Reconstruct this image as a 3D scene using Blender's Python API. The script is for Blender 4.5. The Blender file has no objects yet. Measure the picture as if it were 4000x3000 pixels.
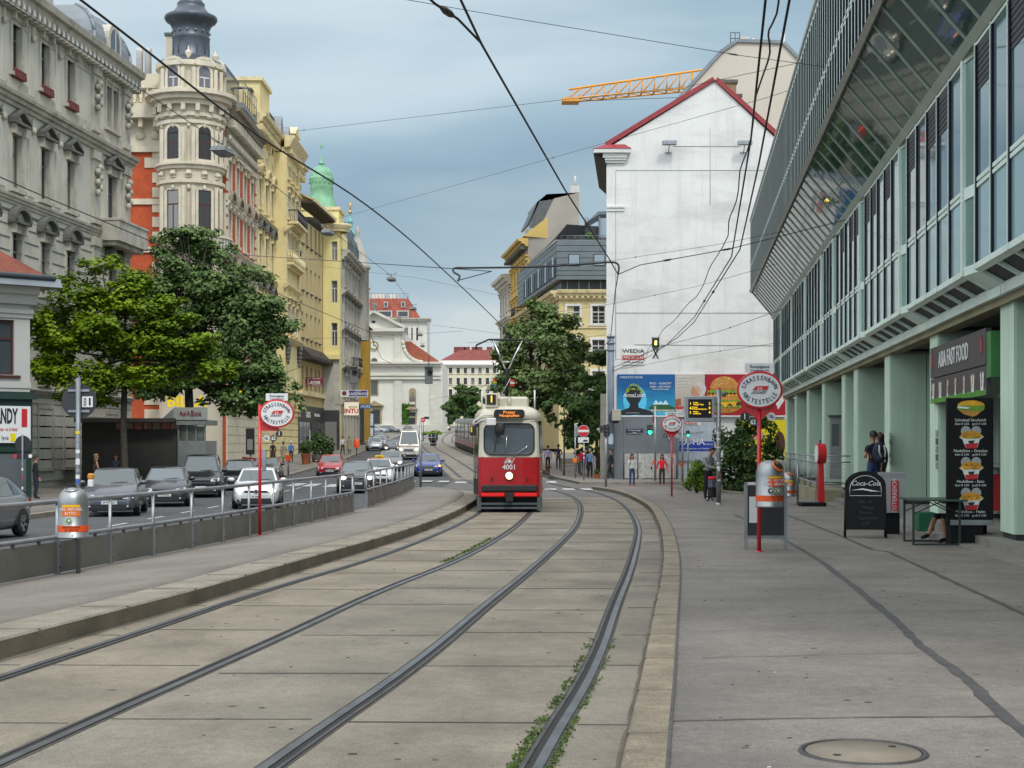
import bpy, bmesh, math, random
from mathutils import Vector, Matrix, noise
rad=math.radians; pi=math.pi
R=random.Random(11)
SC=bpy.context.scene
COL=SC.collection
F=6000.; CU=2000.; HV=1730.          # lens in photo pixels, used only to turn surveyed photo points into metres
def gx(u,Y): return (u-CU)*Y/F
def gz(v,Y): return (HV-v)*Y/F
def P(u,v,Y): return Vector((gx(u,Y),Y,gz(v,Y)))
def zt(Y):                            # height of the tram track along the street
    if Y<80: return -1.74-.00575*Y
    if Y<95: return -2.2
    return -2.2+.0208*(Y-95)
def zs(Y): return zt(Y)+.125          # right pavement
def zr(Y):                            # left carriageway
    return zt(Y)-(.3 if Y<60 else .3*(95-Y)/35 if Y<95 else 0)
def zl(Y): return zr(Y)+.14           # left pavement
def lerp(a,b,t): return a+(b-a)*t
def interp(tab,y):
    if y<=tab[0][0]:
        (a,b),(c,d)=tab[0],tab[1]
    elif y>=tab[-1][0]:
        (a,b),(c,d)=tab[-2],tab[-1]
    else:
        for i in range(len(tab)-1):
            if tab[i][0]<=y<=tab[i+1][0]:
                (a,b),(c,d)=tab[i],tab[i+1]; break
    return b+(d-b)*(y-a)/(c-a)
def smooth(tab,n=4):
    for _ in range(n):
        new=[tab[0]]
        for i in range(len(tab)-1):
            p,q=tab[i],tab[i+1]
            new+= [(lerp(p[0],q[0],.25),lerp(p[1],q[1],.25)),(lerp(p[0],q[0],.75),lerp(p[1],q[1],.75))]
        new.append(tab[-1]); tab=new
    return tab
# ---------------------------------------------------------------- materials
MATS={}
def nodes(name):
    m=bpy.data.materials.new(name); m.use_nodes=True
    nt=m.node_tree; b=nt.nodes['Principled BSDF']
    MATS[name]=m
    return m,nt,b
def N(nt,t,**k):
    n=nt.nodes.new(t)
    for a,v in k.items():
        if a.startswith('i_'):
            n.inputs[a[2:].replace('_',' ')].default_value=v
        else: setattr(n,a,v)
    return n
def c4(c): return (c[0],c[1],c[2],1)
def M(name,col,rough=.7,metal=0,var=.12,scale=3.,bump=0,bscale=40.,stain=0,stcol=None,stscale=(.25,.25,1.2),coat=0,spec=.5,rnd=0,emit=0,speck=0,sscale=90,drip=0):
    """procedural paint/plaster/metal: base colour broken up by two noises, optional streaky stains and bump"""
    if name in MATS: return MATS[name]
    m,nt,b=nodes(name); L=nt.links.new
    tc=N(nt,'ShaderNodeTexCoord')
    n1=N(nt,'ShaderNodeTexNoise'); n1.inputs['Scale'].default_value=scale; n1.inputs['Detail'].default_value=6
    L(tc.outputs['Object'],n1.inputs['Vector'])
    mr=N(nt,'ShaderNodeMapRange'); mr.inputs[1].default_value=.3; mr.inputs[2].default_value=.7
    mr.inputs[3].default_value=1-var; mr.inputs[4].default_value=1+var
    L(n1.outputs[0],mr.inputs[0])
    mx=N(nt,'ShaderNodeMix',data_type='RGBA',blend_type='MULTIPLY'); mx.inputs[0].default_value=1
    mx.inputs[6].default_value=c4(col); L(mr.outputs[0],mx.inputs[7])
    out=mx.outputs[2]
    if stain:
        mp=N(nt,'ShaderNodeMapping'); mp.inputs['Scale'].default_value=stscale
        L(tc.outputs['Object'],mp.inputs['Vector'])
        n2=N(nt,'ShaderNodeTexNoise'); n2.inputs['Scale'].default_value=1.6; n2.inputs['Detail'].default_value=8; n2.inputs['Roughness'].default_value=.65
        L(mp.outputs[0],n2.inputs['Vector'])
        r2=N(nt,'ShaderNodeMapRange'); r2.inputs[1].default_value=.5; r2.inputs[2].default_value=.72; r2.inputs[3].default_value=0; r2.inputs[4].default_value=stain
        L(n2.outputs[0],r2.inputs[0])
        m2=N(nt,'ShaderNodeMix',data_type='RGBA'); L(r2.outputs[0],m2.inputs[0]); L(out,m2.inputs[6])
        m2.inputs[7].default_value=c4(stcol or [x*.45 for x in col]); out=m2.outputs[2]
    if speck:
        n4=N(nt,'ShaderNodeTexNoise'); n4.inputs['Scale'].default_value=sscale; n4.inputs['Detail'].default_value=2; L(tc.outputs['Object'],n4.inputs['Vector'])
        r4=N(nt,'ShaderNodeMapRange'); r4.inputs[1].default_value=.32; r4.inputs[2].default_value=.68; r4.inputs[3].default_value=1-speck; r4.inputs[4].default_value=1+speck; L(n4.outputs[0],r4.inputs[0])
        n5=N(nt,'ShaderNodeTexNoise'); n5.inputs['Scale'].default_value=sscale*.13; n5.inputs['Detail'].default_value=5; n5.inputs['Roughness'].default_value=.7; L(tc.outputs['Object'],n5.inputs['Vector'])
        r5=N(nt,'ShaderNodeMapRange'); r5.inputs[1].default_value=.35; r5.inputs[2].default_value=.65; r5.inputs[3].default_value=1-speck*.55; r5.inputs[4].default_value=1+speck*.55; L(n5.outputs[0],r5.inputs[0])
        mm_=N(nt,'ShaderNodeMath',operation='MULTIPLY'); L(r4.outputs[0],mm_.inputs[0]); L(r5.outputs[0],mm_.inputs[1])
        m4=N(nt,'ShaderNodeMix',data_type='RGBA',blend_type='MULTIPLY'); m4.inputs[0].default_value=1; L(out,m4.inputs[6]); L(mm_.outputs[0],m4.inputs[7]); out=m4.outputs[2]
    if drip:
        md=N(nt,'ShaderNodeMapping'); md.inputs['Scale'].default_value=(1.3,1.3,.07); L(tc.outputs['Object'],md.inputs['Vector']); nd=N(nt,'ShaderNodeTexNoise'); nd.inputs['Scale'].default_value=1.5; nd.inputs['Detail'].default_value=7; nd.inputs['Roughness'].default_value=.7; L(md.outputs[0],nd.inputs['Vector'])
        rd=N(nt,'ShaderNodeMapRange'); rd.inputs[1].default_value=.52; rd.inputs[2].default_value=.75; rd.inputs[3].default_value=0; rd.inputs[4].default_value=drip; L(nd.outputs[0],rd.inputs[0])
        m6=N(nt,'ShaderNodeMix',data_type='RGBA'); L(rd.outputs[0],m6.inputs[0]); L(out,m6.inputs[6]); m6.inputs[7].default_value=c4(stcol or [x*.5 for x in col]); out=m6.outputs[2]
    if rnd:
        oi=N(nt,'ShaderNodeObjectInfo'); r3=N(nt,'ShaderNodeMapRange'); r3.inputs[3].default_value=1-rnd; r3.inputs[4].default_value=1+rnd
        L(oi.outputs['Random'],r3.inputs[0])
        m3=N(nt,'ShaderNodeMix',data_type='RGBA',blend_type='MULTIPLY'); m3.inputs[0].default_value=1
        L(out,m3.inputs[6]); L(r3.outputs[0],m3.inputs[7]); out=m3.outputs[2]
    L(out,b.inputs['Base Color'])
    b.inputs['Roughness'].default_value=rough; b.inputs['Metallic'].default_value=metal
    b.inputs['Specular IOR Level'].default_value=spec
    if coat: b.inputs['Coat Weight'].default_value=coat; b.inputs['Coat Roughness'].default_value=.08
    if emit: L(out,b.inputs['Emission Color']); b.inputs['Emission Strength'].default_value=emit
    if bump:
        n3=N(nt,'ShaderNodeTexNoise'); n3.inputs['Scale'].default_value=bscale; n3.inputs['Detail'].default_value=4
        L(tc.outputs['Object'],n3.inputs['Vector'])
        bp=N(nt,'ShaderNodeBump'); bp.inputs['Strength'].default_value=bump; bp.inputs['Distance'].default_value=.02
        L(n3.outputs[0],bp.inputs['Height']); L(bp.outputs[0],b.inputs['Normal'])
    return m
def glow(name,col,s,rough=.4):
    if name in MATS: return MATS[name]
    m,nt,b=nodes(name); b.inputs['Base Color'].default_value=c4(col); b.inputs['Roughness'].default_value=rough
    b.inputs['Emission Color'].default_value=c4(col); b.inputs['Emission Strength'].default_value=s
    return m
def glassm(name,col=(.02,.024,.028),rough=.05,var=.6,curtain=.0,spec=.5):
    """window pane: dark room behind a reflecting sheet; per-window variation, some with pale curtains"""
    if name in MATS: return MATS[name]
    m,nt,b=nodes(name); L=nt.links.new
    oi=N(nt,'ShaderNodeObjectInfo'); tc=N(nt,'ShaderNodeTexCoord')
    ns=N(nt,'ShaderNodeTexNoise'); ns.inputs['Scale'].default_value=1.3; L(tc.outputs['Object'],ns.inputs['Vector'])
    mr=N(nt,'ShaderNodeMapRange'); mr.inputs[3].default_value=1-var; mr.inputs[4].default_value=1+var; L(oi.outputs['Random'],mr.inputs[0])
    mx=N(nt,'ShaderNodeMix',data_type='RGBA',blend_type='MULTIPLY'); mx.inputs[0].default_value=1; mx.inputs[6].default_value=c4(col); L(mr.outputs[0],mx.inputs[7])
    out=mx.outputs[2]
    if curtain:
        w=N(nt,'ShaderNodeTexWave'); w.inputs['Scale'].default_value=6; w.inputs['Distortion'].default_value=2; L(tc.outputs['Object'],w.inputs['Vector'])
        gt=N(nt,'ShaderNodeMath',operation='GREATER_THAN'); gt.inputs[1].default_value=1-curtain; 
        ml=N(nt,'ShaderNodeMath',operation='MULTIPLY'); ml.inputs[1].default_value=7.31; fr=N(nt,'ShaderNodeMath',operation='FRACT')
        L(oi.outputs['Random'],ml.inputs[0]); L(ml.outputs[0],fr.inputs[0]); L(fr.outputs[0],gt.inputs[0])
        cr=N(nt,'ShaderNodeMix',data_type='RGBA'); cr.inputs[6].default_value=(.16,.16,.15,1); cr.inputs[7].default_value=(.34,.33,.31,1); L(w.outputs[0],cr.inputs[0])
        m2=N(nt,'ShaderNodeMix',data_type='RGBA'); L(gt.outputs[0],m2.inputs[0]); L(out,m2.inputs[6]); L(cr.outputs[2],m2.inputs[7]); out=m2.outputs[2]
    L(out,b.inputs['Base Color']); b.inputs['Roughness'].default_value=rough; b.inputs['Specular IOR Level'].default_value=spec
    bp=N(nt,'ShaderNodeBump'); bp.inputs['Strength'].default_value=.02; bp.inputs['Distance'].default_value=.05; L(ns.outputs[0],bp.inputs['Height']); L(bp.outputs[0],b.inputs['Normal'])
    return m
def brickm(name,c1,c2,mortar,scale,w=.5,h=.25,msize=.02,bump=.4,rough=.85,coord='Object',rot=(0,0,0)):
    if name in MATS: return MATS[name]
    m,nt,b=nodes(name); L=nt.links.new
    tc=N(nt,'ShaderNodeTexCoord'); mp=N(nt,'ShaderNodeMapping'); mp.inputs['Rotation'].default_value=rot
    L(tc.outputs[coord],mp.inputs['Vector'])
    br=N(nt,'ShaderNodeTexBrick'); br.inputs['Scale'].default_value=scale; br.inputs['Color1'].default_value=c4(c1); br.inputs['Color2'].default_value=c4(c2); br.inputs['Mortar'].default_value=c4(mortar)
    br.inputs['Mortar Size'].default_value=msize; br.inputs['Brick Width'].default_value=w; br.inputs['Row Height'].default_value=h
    L(mp.outputs[0],br.inputs['Vector'])
    n1=N(nt,'ShaderNodeTexNoise'); n1.inputs['Scale'].default_value=.7; n1.inputs['Detail'].default_value=6; L(tc.outputs[coord],n1.inputs['Vector'])
    mr=N(nt,'ShaderNodeMapRange'); mr.inputs[1].default_value=.3; mr.inputs[2].default_value=.7; mr.inputs[3].default_value=.75; mr.inputs[4].default_value=1.2; L(n1.outputs[0],mr.inputs[0])
    mx=N(nt,'ShaderNodeMix',data_type='RGBA',blend_type='MULTIPLY'); mx.inputs[0].default_value=1; L(br.outputs[0],mx.inputs[6]); L(mr.outputs[0],mx.inputs[7])
    L(mx.outputs[2],b.inputs['Base Color']); b.inputs['Roughness'].default_value=rough
    if bump:
        bp=N(nt,'ShaderNodeBump'); bp.inputs['Strength'].default_value=bump; bp.inputs['Distance'].default_value=.02; bp.invert=True
        L(br.outputs['Fac'],bp.inputs['Height']); L(bp.outputs[0],b.inputs['Normal'])
    return m
def leafm(name,dark,light,scale=.5,trans=.25):
    """leaf: colour wanders from clump to clump, a little light comes through"""
    if name in MATS: return MATS[name]
    m,nt,b=nodes(name); L=nt.links.new
    tc=N(nt,'ShaderNodeTexCoord'); n1=N(nt,'ShaderNodeTexNoise'); n1.inputs['Scale'].default_value=scale; n1.inputs['Detail'].default_value=3; L(tc.outputs['Object'],n1.inputs['Vector'])
    n2=N(nt,'ShaderNodeTexNoise'); n2.inputs['Scale'].default_value=9.; L(tc.outputs['Object'],n2.inputs['Vector'])
    ad=N(nt,'ShaderNodeMath',operation='ADD'); L(n1.outputs[0],ad.inputs[0]); L(n2.outputs[0],ad.inputs[1])
    mr=N(nt,'ShaderNodeMapRange'); mr.inputs[1].default_value=.75; mr.inputs[2].default_value=1.25; L(ad.outputs[0],mr.inputs[0])
    mx=N(nt,'ShaderNodeMix',data_type='RGBA'); mx.inputs[6].default_value=c4(dark); mx.inputs[7].default_value=c4(light); L(mr.outputs[0],mx.inputs[0])
    L(mx.outputs[2],b.inputs['Base Color']); b.inputs['Roughness'].default_value=.55; b.inputs['Specular IOR Level'].default_value=.3
    tr=N(nt,'ShaderNodeBsdfTranslucent'); L(mx.outputs[2],tr.inputs['Color'])
    ms=N(nt,'ShaderNodeMixShader'); ms.inputs[0].default_value=trans; L(b.outputs[0],ms.inputs[1]); L(tr.outputs[0],ms.inputs[2])
    L(ms.outputs[0],nt.nodes['Material Output'].inputs['Surface'])
    return m
# ---------------------------------------------------------------- mesh builder
I4=Matrix.Identity(4)
class MB:
    def __init__(s): s.v=[]; s.f=[]; s.fm=[]; s.fs=[]; s.mats=[]; s.M=I4
    def mi(s,m):
        if m not in s.mats: s.mats.append(m)
        return s.mats.index(m)
    def vs(s,pts):
        i=len(s.v); M_=s.M
        s.v+= [M_@Vector(p) for p in pts]
        return i
    def face(s,pts,m,sm=False):
        i=s.vs(pts); s.f.append(tuple(range(i,i+len(pts)))); s.fm.append(s.mi(m)); s.fs.append(sm)
    def faces(s,i,idx,m,sm=False):
        k=s.mi(m)
        for q in idx: s.f.append(tuple(i+a for a in q)); s.fm.append(k); s.fs.append(sm)
    def box(s,a,b,m,bev=0):
        x0,y0,z0=[min(p,q) for p,q in zip(a,b)]; x1,y1,z1=[max(p,q) for p,q in zip(a,b)]
        if bev:
            t=bev
            ring=lambda z,i:[(x0+i,y0+t,z),(x0+t,y0+i,z),(x1-t,y0+i,z),(x1-i,y0+t,z),(x1-i,y1-t,z),(x1-t,y1-i,z),(x0+t,y1-i,z),(x0+i,y1-t,z)]
            s.rings([ring(z0,t),ring(z0+t,0),ring(z1-t,0),ring(z1,t)],m,caps=True); return
        i=s.vs([(x0,y0,z0),(x1,y0,z0),(x1,y1,z0),(x0,y1,z0),(x0,y0,z1),(x1,y0,z1),(x1,y1,z1),(x0,y1,z1)])
        s.faces(i,[(0,3,2,1),(4,5,6,7),(0,1,5,4),(1,2,6,5),(2,3,7,6),(3,0,4,7)],m)
    def cbox(s,c,d,m,bev=0): s.box([c[i]-d[i]/2 for i in range(3)],[c[i]+d[i]/2 for i in range(3)],m,bev)
    def rings(s,rs,m,caps=False,closed=True,sm=False,loop=False):
        n=len(rs[0]); base=[s.vs(r) for r in rs]; k=s.mi(m)
        q=len(rs) if loop else len(rs)-1
        for a in range(q):
            A=base[a]; B=base[(a+1)%len(rs)]
            for j in range(n if closed else n-1):
                j2=(j+1)%n
                s.f.append((A+j,A+j2,B+j2,B+j)); s.fm.append(k); s.fs.append(sm)
        if caps and not loop:
            s.f.append(tuple(base[0]+j for j in reversed(range(n)))); s.fm.append(k); s.fs.append(False)
            s.f.append(tuple(base[-1]+j for j in range(n))); s.fm.append(k); s.fs.append(False)
    def ext(s,poly,vec,m):
        v=Vector(vec); a=[Vector(p) for p in poly]
        s.rings([a,[p+v for p in a]],m,caps=True)
    def tube(s,pts,r,m,n=6,caps=True,sm=True):
        pts=[Vector(p) for p in pts]; rs=[]
        if not hasattr(r,'__len__'): r=[r]*len(pts)
        up=None
        for i,p in enumerate(pts):
            t=(pts[min(i+1,len(pts)-1)]-pts[max(i-1,0)]).normalized()
            if up is None: up=Vector((0,0,1)) if abs(t.z)<.9 else Vector((0,1,0))
            a=t.cross(up)
            if a.length<1e-4: a=t.cross(Vector((1,0,0)))
            a.normalize(); b=a.cross(t); up=b
            rs.append([p+(a*math.cos(2*pi*j/n)+b*math.sin(2*pi*j/n))*r[i] for j in range(n)])
        s.rings(rs,m,caps=caps,sm=sm)
    def lathe(s,prof,m,n=16,c=(0,0,0),sm=True,a0=0,a1=2*pi,caps=False):
        full=abs(a1-a0-2*pi)<1e-6; k=n if full else n+1
        rs=[[(c[0]+r*math.cos(a0+(a1-a0)*j/n),c[1]+r*math.sin(a0+(a1-a0)*j/n),c[2]+z) for j in range(k)] for r,z in prof]
        s.rings(rs,m,closed=full,sm=sm,caps=caps)
    def ball(s,c,r,m,n=10,k=6):
        if not hasattr(r,'__len__'): r=(r,r,r)
        rs=[[(c[0]+r[0]*math.sin(pi*i/k)*math.cos(2*pi*j/n),c[1]+r[1]*math.sin(pi*i/k)*math.sin(2*pi*j/n),c[2]-r[2]*math.cos(pi*i/k)) for j in range(n)] for i in range(k+1)]
        s.rings(rs,m,sm=True)
    def disc(s,c,r,m,axis='y',n=24,t=.02,ry=None):
        ry=ry or r
        if axis=='y': a=[(c[0]+r*math.cos(2*pi*j/n),c[1]-t/2,c[2]+ry*math.sin(2*pi*j/n)) for j in range(n)]; v=(0,t,0)
        elif axis=='x': a=[(c[0]-t/2,c[1]+r*math.cos(2*pi*j/n),c[2]+ry*math.sin(2*pi*j/n)) for j in range(n)]; v=(t,0,0)
        else: a=[(c[0]+r*math.cos(2*pi*j/n),c[1]+ry*math.sin(2*pi*j/n),c[2]-t/2) for j in range(n)]; v=(0,0,t)
        s.ext(a,v,m)
    def mold(s,x0,x1,prof,m,y=0):
        """straight moulding on a facade (x along, -y out): prof = [(out,z),...] closed polygon"""
        s.rings([[(x0,y-o,z) for o,z in prof],[(x1,y-o,z) for o,z in prof]],m,caps=True)
    def mesh(s,name):
        me=bpy.data.meshes.new(name); me.from_pydata([tuple(v) for v in s.v],[],s.f)
        for m in s.mats: me.materials.append(m)
        me.polygons.foreach_set('material_index',s.fm); me.polygons.foreach_set('use_smooth',s.fs)
        bm=bmesh.new(); bm.from_mesh(me); bmesh.ops.remove_doubles(bm,verts=bm.verts,dist=1e-5); bmesh.ops.recalc_face_normals(bm,faces=bm.faces); bm.to_mesh(me); bm.free()
        me.update(); return me
    def build(s,name,parent=None): return mobj(name,s.mesh(name),parent)
def mobj(name,me,parent=None,loc=None,rz=0):
    o=bpy.data.objects.new(name,me); COL.objects.link(o)
    if parent: o.parent=parent
    if loc: o.location=loc
    if rz: o.rotation_euler=(0,0,rz)
    return o
def thing(name,label,cat,loc=(0,0,0),rz=0,group=None):
    o=bpy.data.objects.new(name,None); o.empty_display_size=.2; COL.objects.link(o)
    o.location=loc; o.rotation_euler=(0,0,rz); o['label']=label; o['category']=cat
    if group: o['group']=group
    return o
def tag(o,label,cat,group=None,loc=None,rz=None):
    o['label']=label; o['category']=cat
    if group: o['group']=group
    if loc is not None: o.location=loc
    if rz is not None: o.rotation_euler=(0,0,rz)
    return o
def struct(name,mb,kind='structure'):
    o=mb.build(name); o['kind']=kind; return o
def dup(root,loc,rz=0,label=None,group=None):
    r=root.copy(); COL.objects.link(r); r.location=loc; r.rotation_euler=(0,0,rz)
    if label: r['label']=label
    if group: r['group']=group
    for ch in list(root.children):
        c=ch.copy(); COL.objects.link(c); c.parent=r
        for g in ch.children:
            d=g.copy(); COL.objects.link(d); d.parent=c
    return r
# ---------------------------------------------------------------- lettering
_TX={}
def glyphs(s,bold,align,shear):
    k=(s,round(bold,4),align,shear)
    if k in _TX: return _TX[k]
    cu=bpy.data.curves.new('t','FONT'); cu.body=s; cu.size=1; cu.extrude=.5; cu.offset=bold; cu.align_x=align; cu.align_y='CENTER'; cu.resolution_u=2; cu.shear=shear
    o=bpy.data.objects.new('t',cu); sc=bpy.data.scenes.get('lettering') or bpy.data.scenes.new('lettering')
    sc.collection.objects.link(o); vl=sc.view_layers[0]; vl.update()
    me=bpy.data.meshes.new_from_object(o.evaluated_get(vl.depsgraph))
    _TX[k]=([v.co.copy() for v in me.vertices],[tuple(p.vertices) for p in me.polygons])
    bpy.data.objects.remove(o); bpy.data.curves.remove(cu); bpy.data.meshes.remove(me)
    return _TX[k]
def addtext(mb,s,c,size,m,bold=0.,narrow=1.,ext=.004,align='CENTER',rz=0,tilt=0,shear=0):
    """letters standing on a vertical board that faces -y (local), merged into mb"""
    V,Pf=glyphs(s,bold,align,shear)
    M0=Matrix.Translation(c)@Matrix.Rotation(rz,4,'Z')@Matrix.Rotation(pi/2,4,'X')@Matrix.Rotation(tilt,4,'Z')@Matrix.Diagonal((narrow*size,size,ext,1))
    i=mb.vs([M0@v for v in V]); k=mb.mi(m)
    for p in Pf:
        mb.f.append(tuple(i+a for a in p)); mb.fm.append(k); mb.fs.append(False)
def arctext(mb,s,c,rx,ry,a0,a1,size,m,up=True,bold=.0,y=0,narrow=.9):
    n=len(s)
    for i,ch in enumerate(s):
        a=lerp(a0,a1,i/(n-1))
        px=c[0]+rx*math.cos(a); pz=c[2]+ry*math.sin(a)
        nx,nz=math.cos(a)/rx,math.sin(a)/ry
        if not up: nx,nz=-nx,-nz
        addtext(mb,ch,(px,c[1],pz),size,m,bold,narrow,.003,tilt=math.atan2(nz,nx)-pi/2)
# ================================================================ camera, light, sky
cam=bpy.data.cameras.new('camera'); co=bpy.data.objects.new('camera',cam); COL.objects.link(co)
co.location=(0,0,0); co.rotation_euler=(pi/2,0,0); cam.sensor_width=36; cam.lens=36*F/4000.; cam.shift_y=(HV-1500)/4000.; cam.clip_start=.3; cam.clip_end=4000
SC.camera=co
w=bpy.data.worlds.new('World'); SC.world=w; w.use_nodes=True; nt=w.node_tree; L=nt.links.new
bg=nt.nodes['Background']; SUNEL=rad(52); SUNAZ=rad(160)
sk=N(nt,'ShaderNodeTexSky',sky_type='NISHITA'); sk.sun_disc=False; sk.sun_elevation=SUNEL; sk.sun_rotation=SUNAZ
L(sk.outputs[0],bg.inputs['Color']); bg.inputs['Strength'].default_value=.07
# cloud deck over the clear sky: heavy blue-grey ahead, thin and bright overhead and behind
tc=N(nt,'ShaderNodeTexCoord'); sp=N(nt,'ShaderNodeSeparateXYZ'); L(tc.outputs['Generated'],sp.inputs[0])
mp=N(nt,'ShaderNodeMapping'); mp.inputs['Scale'].default_value=(1.0,1.0,3.2); L(tc.outputs['Generated'],mp.inputs['Vector'])
ns=N(nt,'ShaderNodeTexNoise'); ns.inputs['Scale'].default_value=2.3; ns.inputs['Detail'].default_value=6; ns.inputs['Roughness'].default_value=.5; ns.inputs['Distortion'].default_value=.35; L(mp.outputs[0],ns.inputs['Vector'])
nb=N(nt,'ShaderNodeMapRange'); nb.inputs[1].default_value=.35; nb.inputs[2].default_value=.68; nb.inputs[3].default_value=-.24; nb.inputs[4].default_value=.34; L(ns.outputs[0],nb.inputs[0])
# elevation ramp in front: pale at the roofs, slate blue in the middle, pale again high up
ad=N(nt,'ShaderNodeMath',operation='MULTIPLY_ADD'); ad.inputs[1].default_value=.32; L(nb.outputs[0],ad.inputs[0]); L(sp.outputs['Z'],ad.inputs[2])
lx=N(nt,'ShaderNodeMath',operation='MULTIPLY_ADD'); lx.inputs[1].default_value=-.26; L(sp.outputs['X'],lx.inputs[0]); L(ad.outputs[0],lx.inputs[2])
rp=N(nt,'ShaderNodeValToRGB'); L(lx.outputs[0],rp.inputs[0]); el=rp.color_ramp.elements
el[0].position=.0; el[0].color=(.60,.66,.68,1); el[1].position=.9; el[1].color=(1.25,1.32,1.4,1)
for p,c in ((.05,(.57,.65,.68)),(.11,(.39,.51,.585)),(.18,(.285,.41,.515)),(.25,(.36,.50,.60)),(.33,(.545,.67,.745)),(.42,(.70,.79,.85)),(.6,(.90,.95,1.0))):
    e=el.new(p); e.color=c4(c)
cl=N(nt,'ShaderNodeBackground'); cl.inputs['Strength'].default_value=1
# brighter thin cloud behind the photographer
bh=N(nt,'ShaderNodeMapRange'); bh.inputs[1].default_value=.35; bh.inputs[2].default_value=-.7; bh.inputs[3].default_value=1; bh.inputs[4].default_value=1.75; L(sp.outputs['Y'],bh.inputs[0])
mm=N(nt,'ShaderNodeMix',data_type='RGBA',blend_type='MULTIPLY'); mm.inputs[0].default_value=1; L(rp.outputs[0],mm.inputs[6]); L(bh.outputs[0],mm.inputs[7]); L(mm.outputs[2],cl.inputs['Color'])
ms=N(nt,'ShaderNodeMixShader'); ms.inputs[0].default_value=.93; L(bg.outputs[0],ms.inputs[1]); L(cl.outputs[0],ms.inputs[2]); L(ms.outputs[0],nt.nodes['World Output'].inputs['Surface'])
sl=bpy.data.lights.new('sun','SUN'); sl.energy=1.5; sl.angle=rad(11); sl.color=(1,.955,.89)
so=bpy.data.objects.new('sun',sl); COL.objects.link(so); so.location=(0,-40,60)
d=Vector((math.sin(SUNAZ)*math.cos(SUNEL),math.cos(SUNAZ)*math.cos(SUNEL),math.sin(SUNEL)))   # towards the sun
so.rotation_euler=(-d).to_track_quat('-Z','Y').to_euler()
SC.view_settings.view_transform='Standard'; SC.view_settings.look='None'; SC.view_settings.exposure=.12; SC.view_settings.gamma=1
SC.cycles.max_bounces=5; SC.cycles.diffuse_bounces=3; SC.cycles.glossy_bounces=3; SC.cycles.transmission_bounces=3; SC.cycles.transparent_max_bounces=6; SC.cycles.caustics_reflective=False; SC.cycles.caustics_refractive=False
SC.cycles.use_denoising=True; SC.cycles.sample_clamp_indirect=6
# ================================================================ materials of the setting
m_conc=M('track_concrete',(.205,.179,.137),.9,var=.26,scale=.8,bump=.3,bscale=60,speck=.20,sscale=70,stain=.75,stcol=(.118,.102,.079),stscale=(.8,.35,1))
m_joint=M('joint_bitumen',(.055,.05,.043),.9,var=.3,scale=7)
m_asph=M('asphalt_road',(.072,.072,.075),.85,speck=.2,var=.22,scale=1.3,bump=.35,bscale=90,stain=.35,stcol=(.05,.05,.053),stscale=(.5,.2,1))
m_pave=M('asphalt_pavement',(.188,.169,.147),.9,speck=.24,sscale=85,var=.2,scale=.9,bump=.4,bscale=110,stain=.4,stcol=(.125,.113,.10),stscale=(.35,.9,1))
m_isl=M('platform_asphalt',(.20,.178,.152),.9,speck=.2,sscale=85,var=.17,scale=.8,bump=.4,bscale=110,stain=.3,stcol=(.15,.136,.12),stscale=(.7,.3,1))
m_kerb=M('kerb_granite',(.215,.18,.127),.85,speck=.25,sscale=60,var=.28,scale=2.2,bump=.3,bscale=50,stain=.5,stcol=(.17,.14,.10),stscale=(1,1,1))
m_kerb2=M('kerb_concrete',(.235,.208,.16),.85,speck=.2,sscale=60,var=.24,scale=1.8,bump=.3,bscale=50,stain=.45,stcol=(.13,.115,.09),stscale=(1,.6,2))
m_kface=M('kerb_dirt_and_contact_shade',(.115,.098,.07),.9,var=.3,scale=1.5,bump=.3,bscale=40)  # kerb faces, joints and spots; also base strips that paint contact shadow
m_rail=M('rail_steel',(.14,.142,.148),.38,metal=.8,var=.35,scale=2.5)
m_raild=M('rail_dark_steel',(.075,.072,.07),.55,metal=.5,var=.3,scale=3)
m_groove=M('rail_groove',(.015,.014,.013),.8)
m_paint=M('road_paint',(.47,.47,.45),.8,var=.2,scale=5,stain=.5,stcol=(.2,.2,.2),stscale=(2,2,1))
m_soil=M('soil',(.07,.055,.04),.95,var=.3,scale=6,bump=.5)
m_stone=M('plinth_stone',(.20,.185,.16),.85,var=.2,scale=1.5,bump=.2,bscale=30,stain=.4,stcol=(.1,.09,.08))
# ================================================================ ground
LC=smooth([(0,-4.55),(8.5,-3.62),(14.5,-2.87),(19,-2.42),(25,-1.5),(33,-.80),(40,-.38),(46,-.11),(55,.12),(64,.05),(74,-.5),(84,-1.5),(104.5,-3.2),(140,-6.2),(173,-9.4),(218,-12.3),(300,-14.5),(345,-14.2),(420,-12)],3)
RC=smooth([(0,-1.62),(8.5,-.62),(12.3,-.07),(17.5,.45),(22,.95),(29.6,1.69),(36,2.25),(47,2.86),(56,3.08),(65,2.95),(73,2.25),(84,1.35),(104,-.1),(141,-2.9),(173,-6.0),(213,-9.4),(297,-11.4),(345,-11),(420,-9)],3)
KR=smooth([(0,-.35),(8.5,.62),(11,.92),(14.1,1.27),(22.6,2.25),(32,3.12),(37,3.5),(45,4.08),(52,4.32),(60,4.46),(66,4.35),(71.5,3.7)],3)
KL=smooth([(0,-5.6),(8,-4.9),(12.9,-4.28),(15,-3.98),(18,-3.55),(22.5,-3.1),(29.5,-2.28),(35,-1.83),(42.5,-1.4),(53,-1.12),(60,-1.3),(66,-2.1),(69.5,-3.3)],3)
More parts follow.
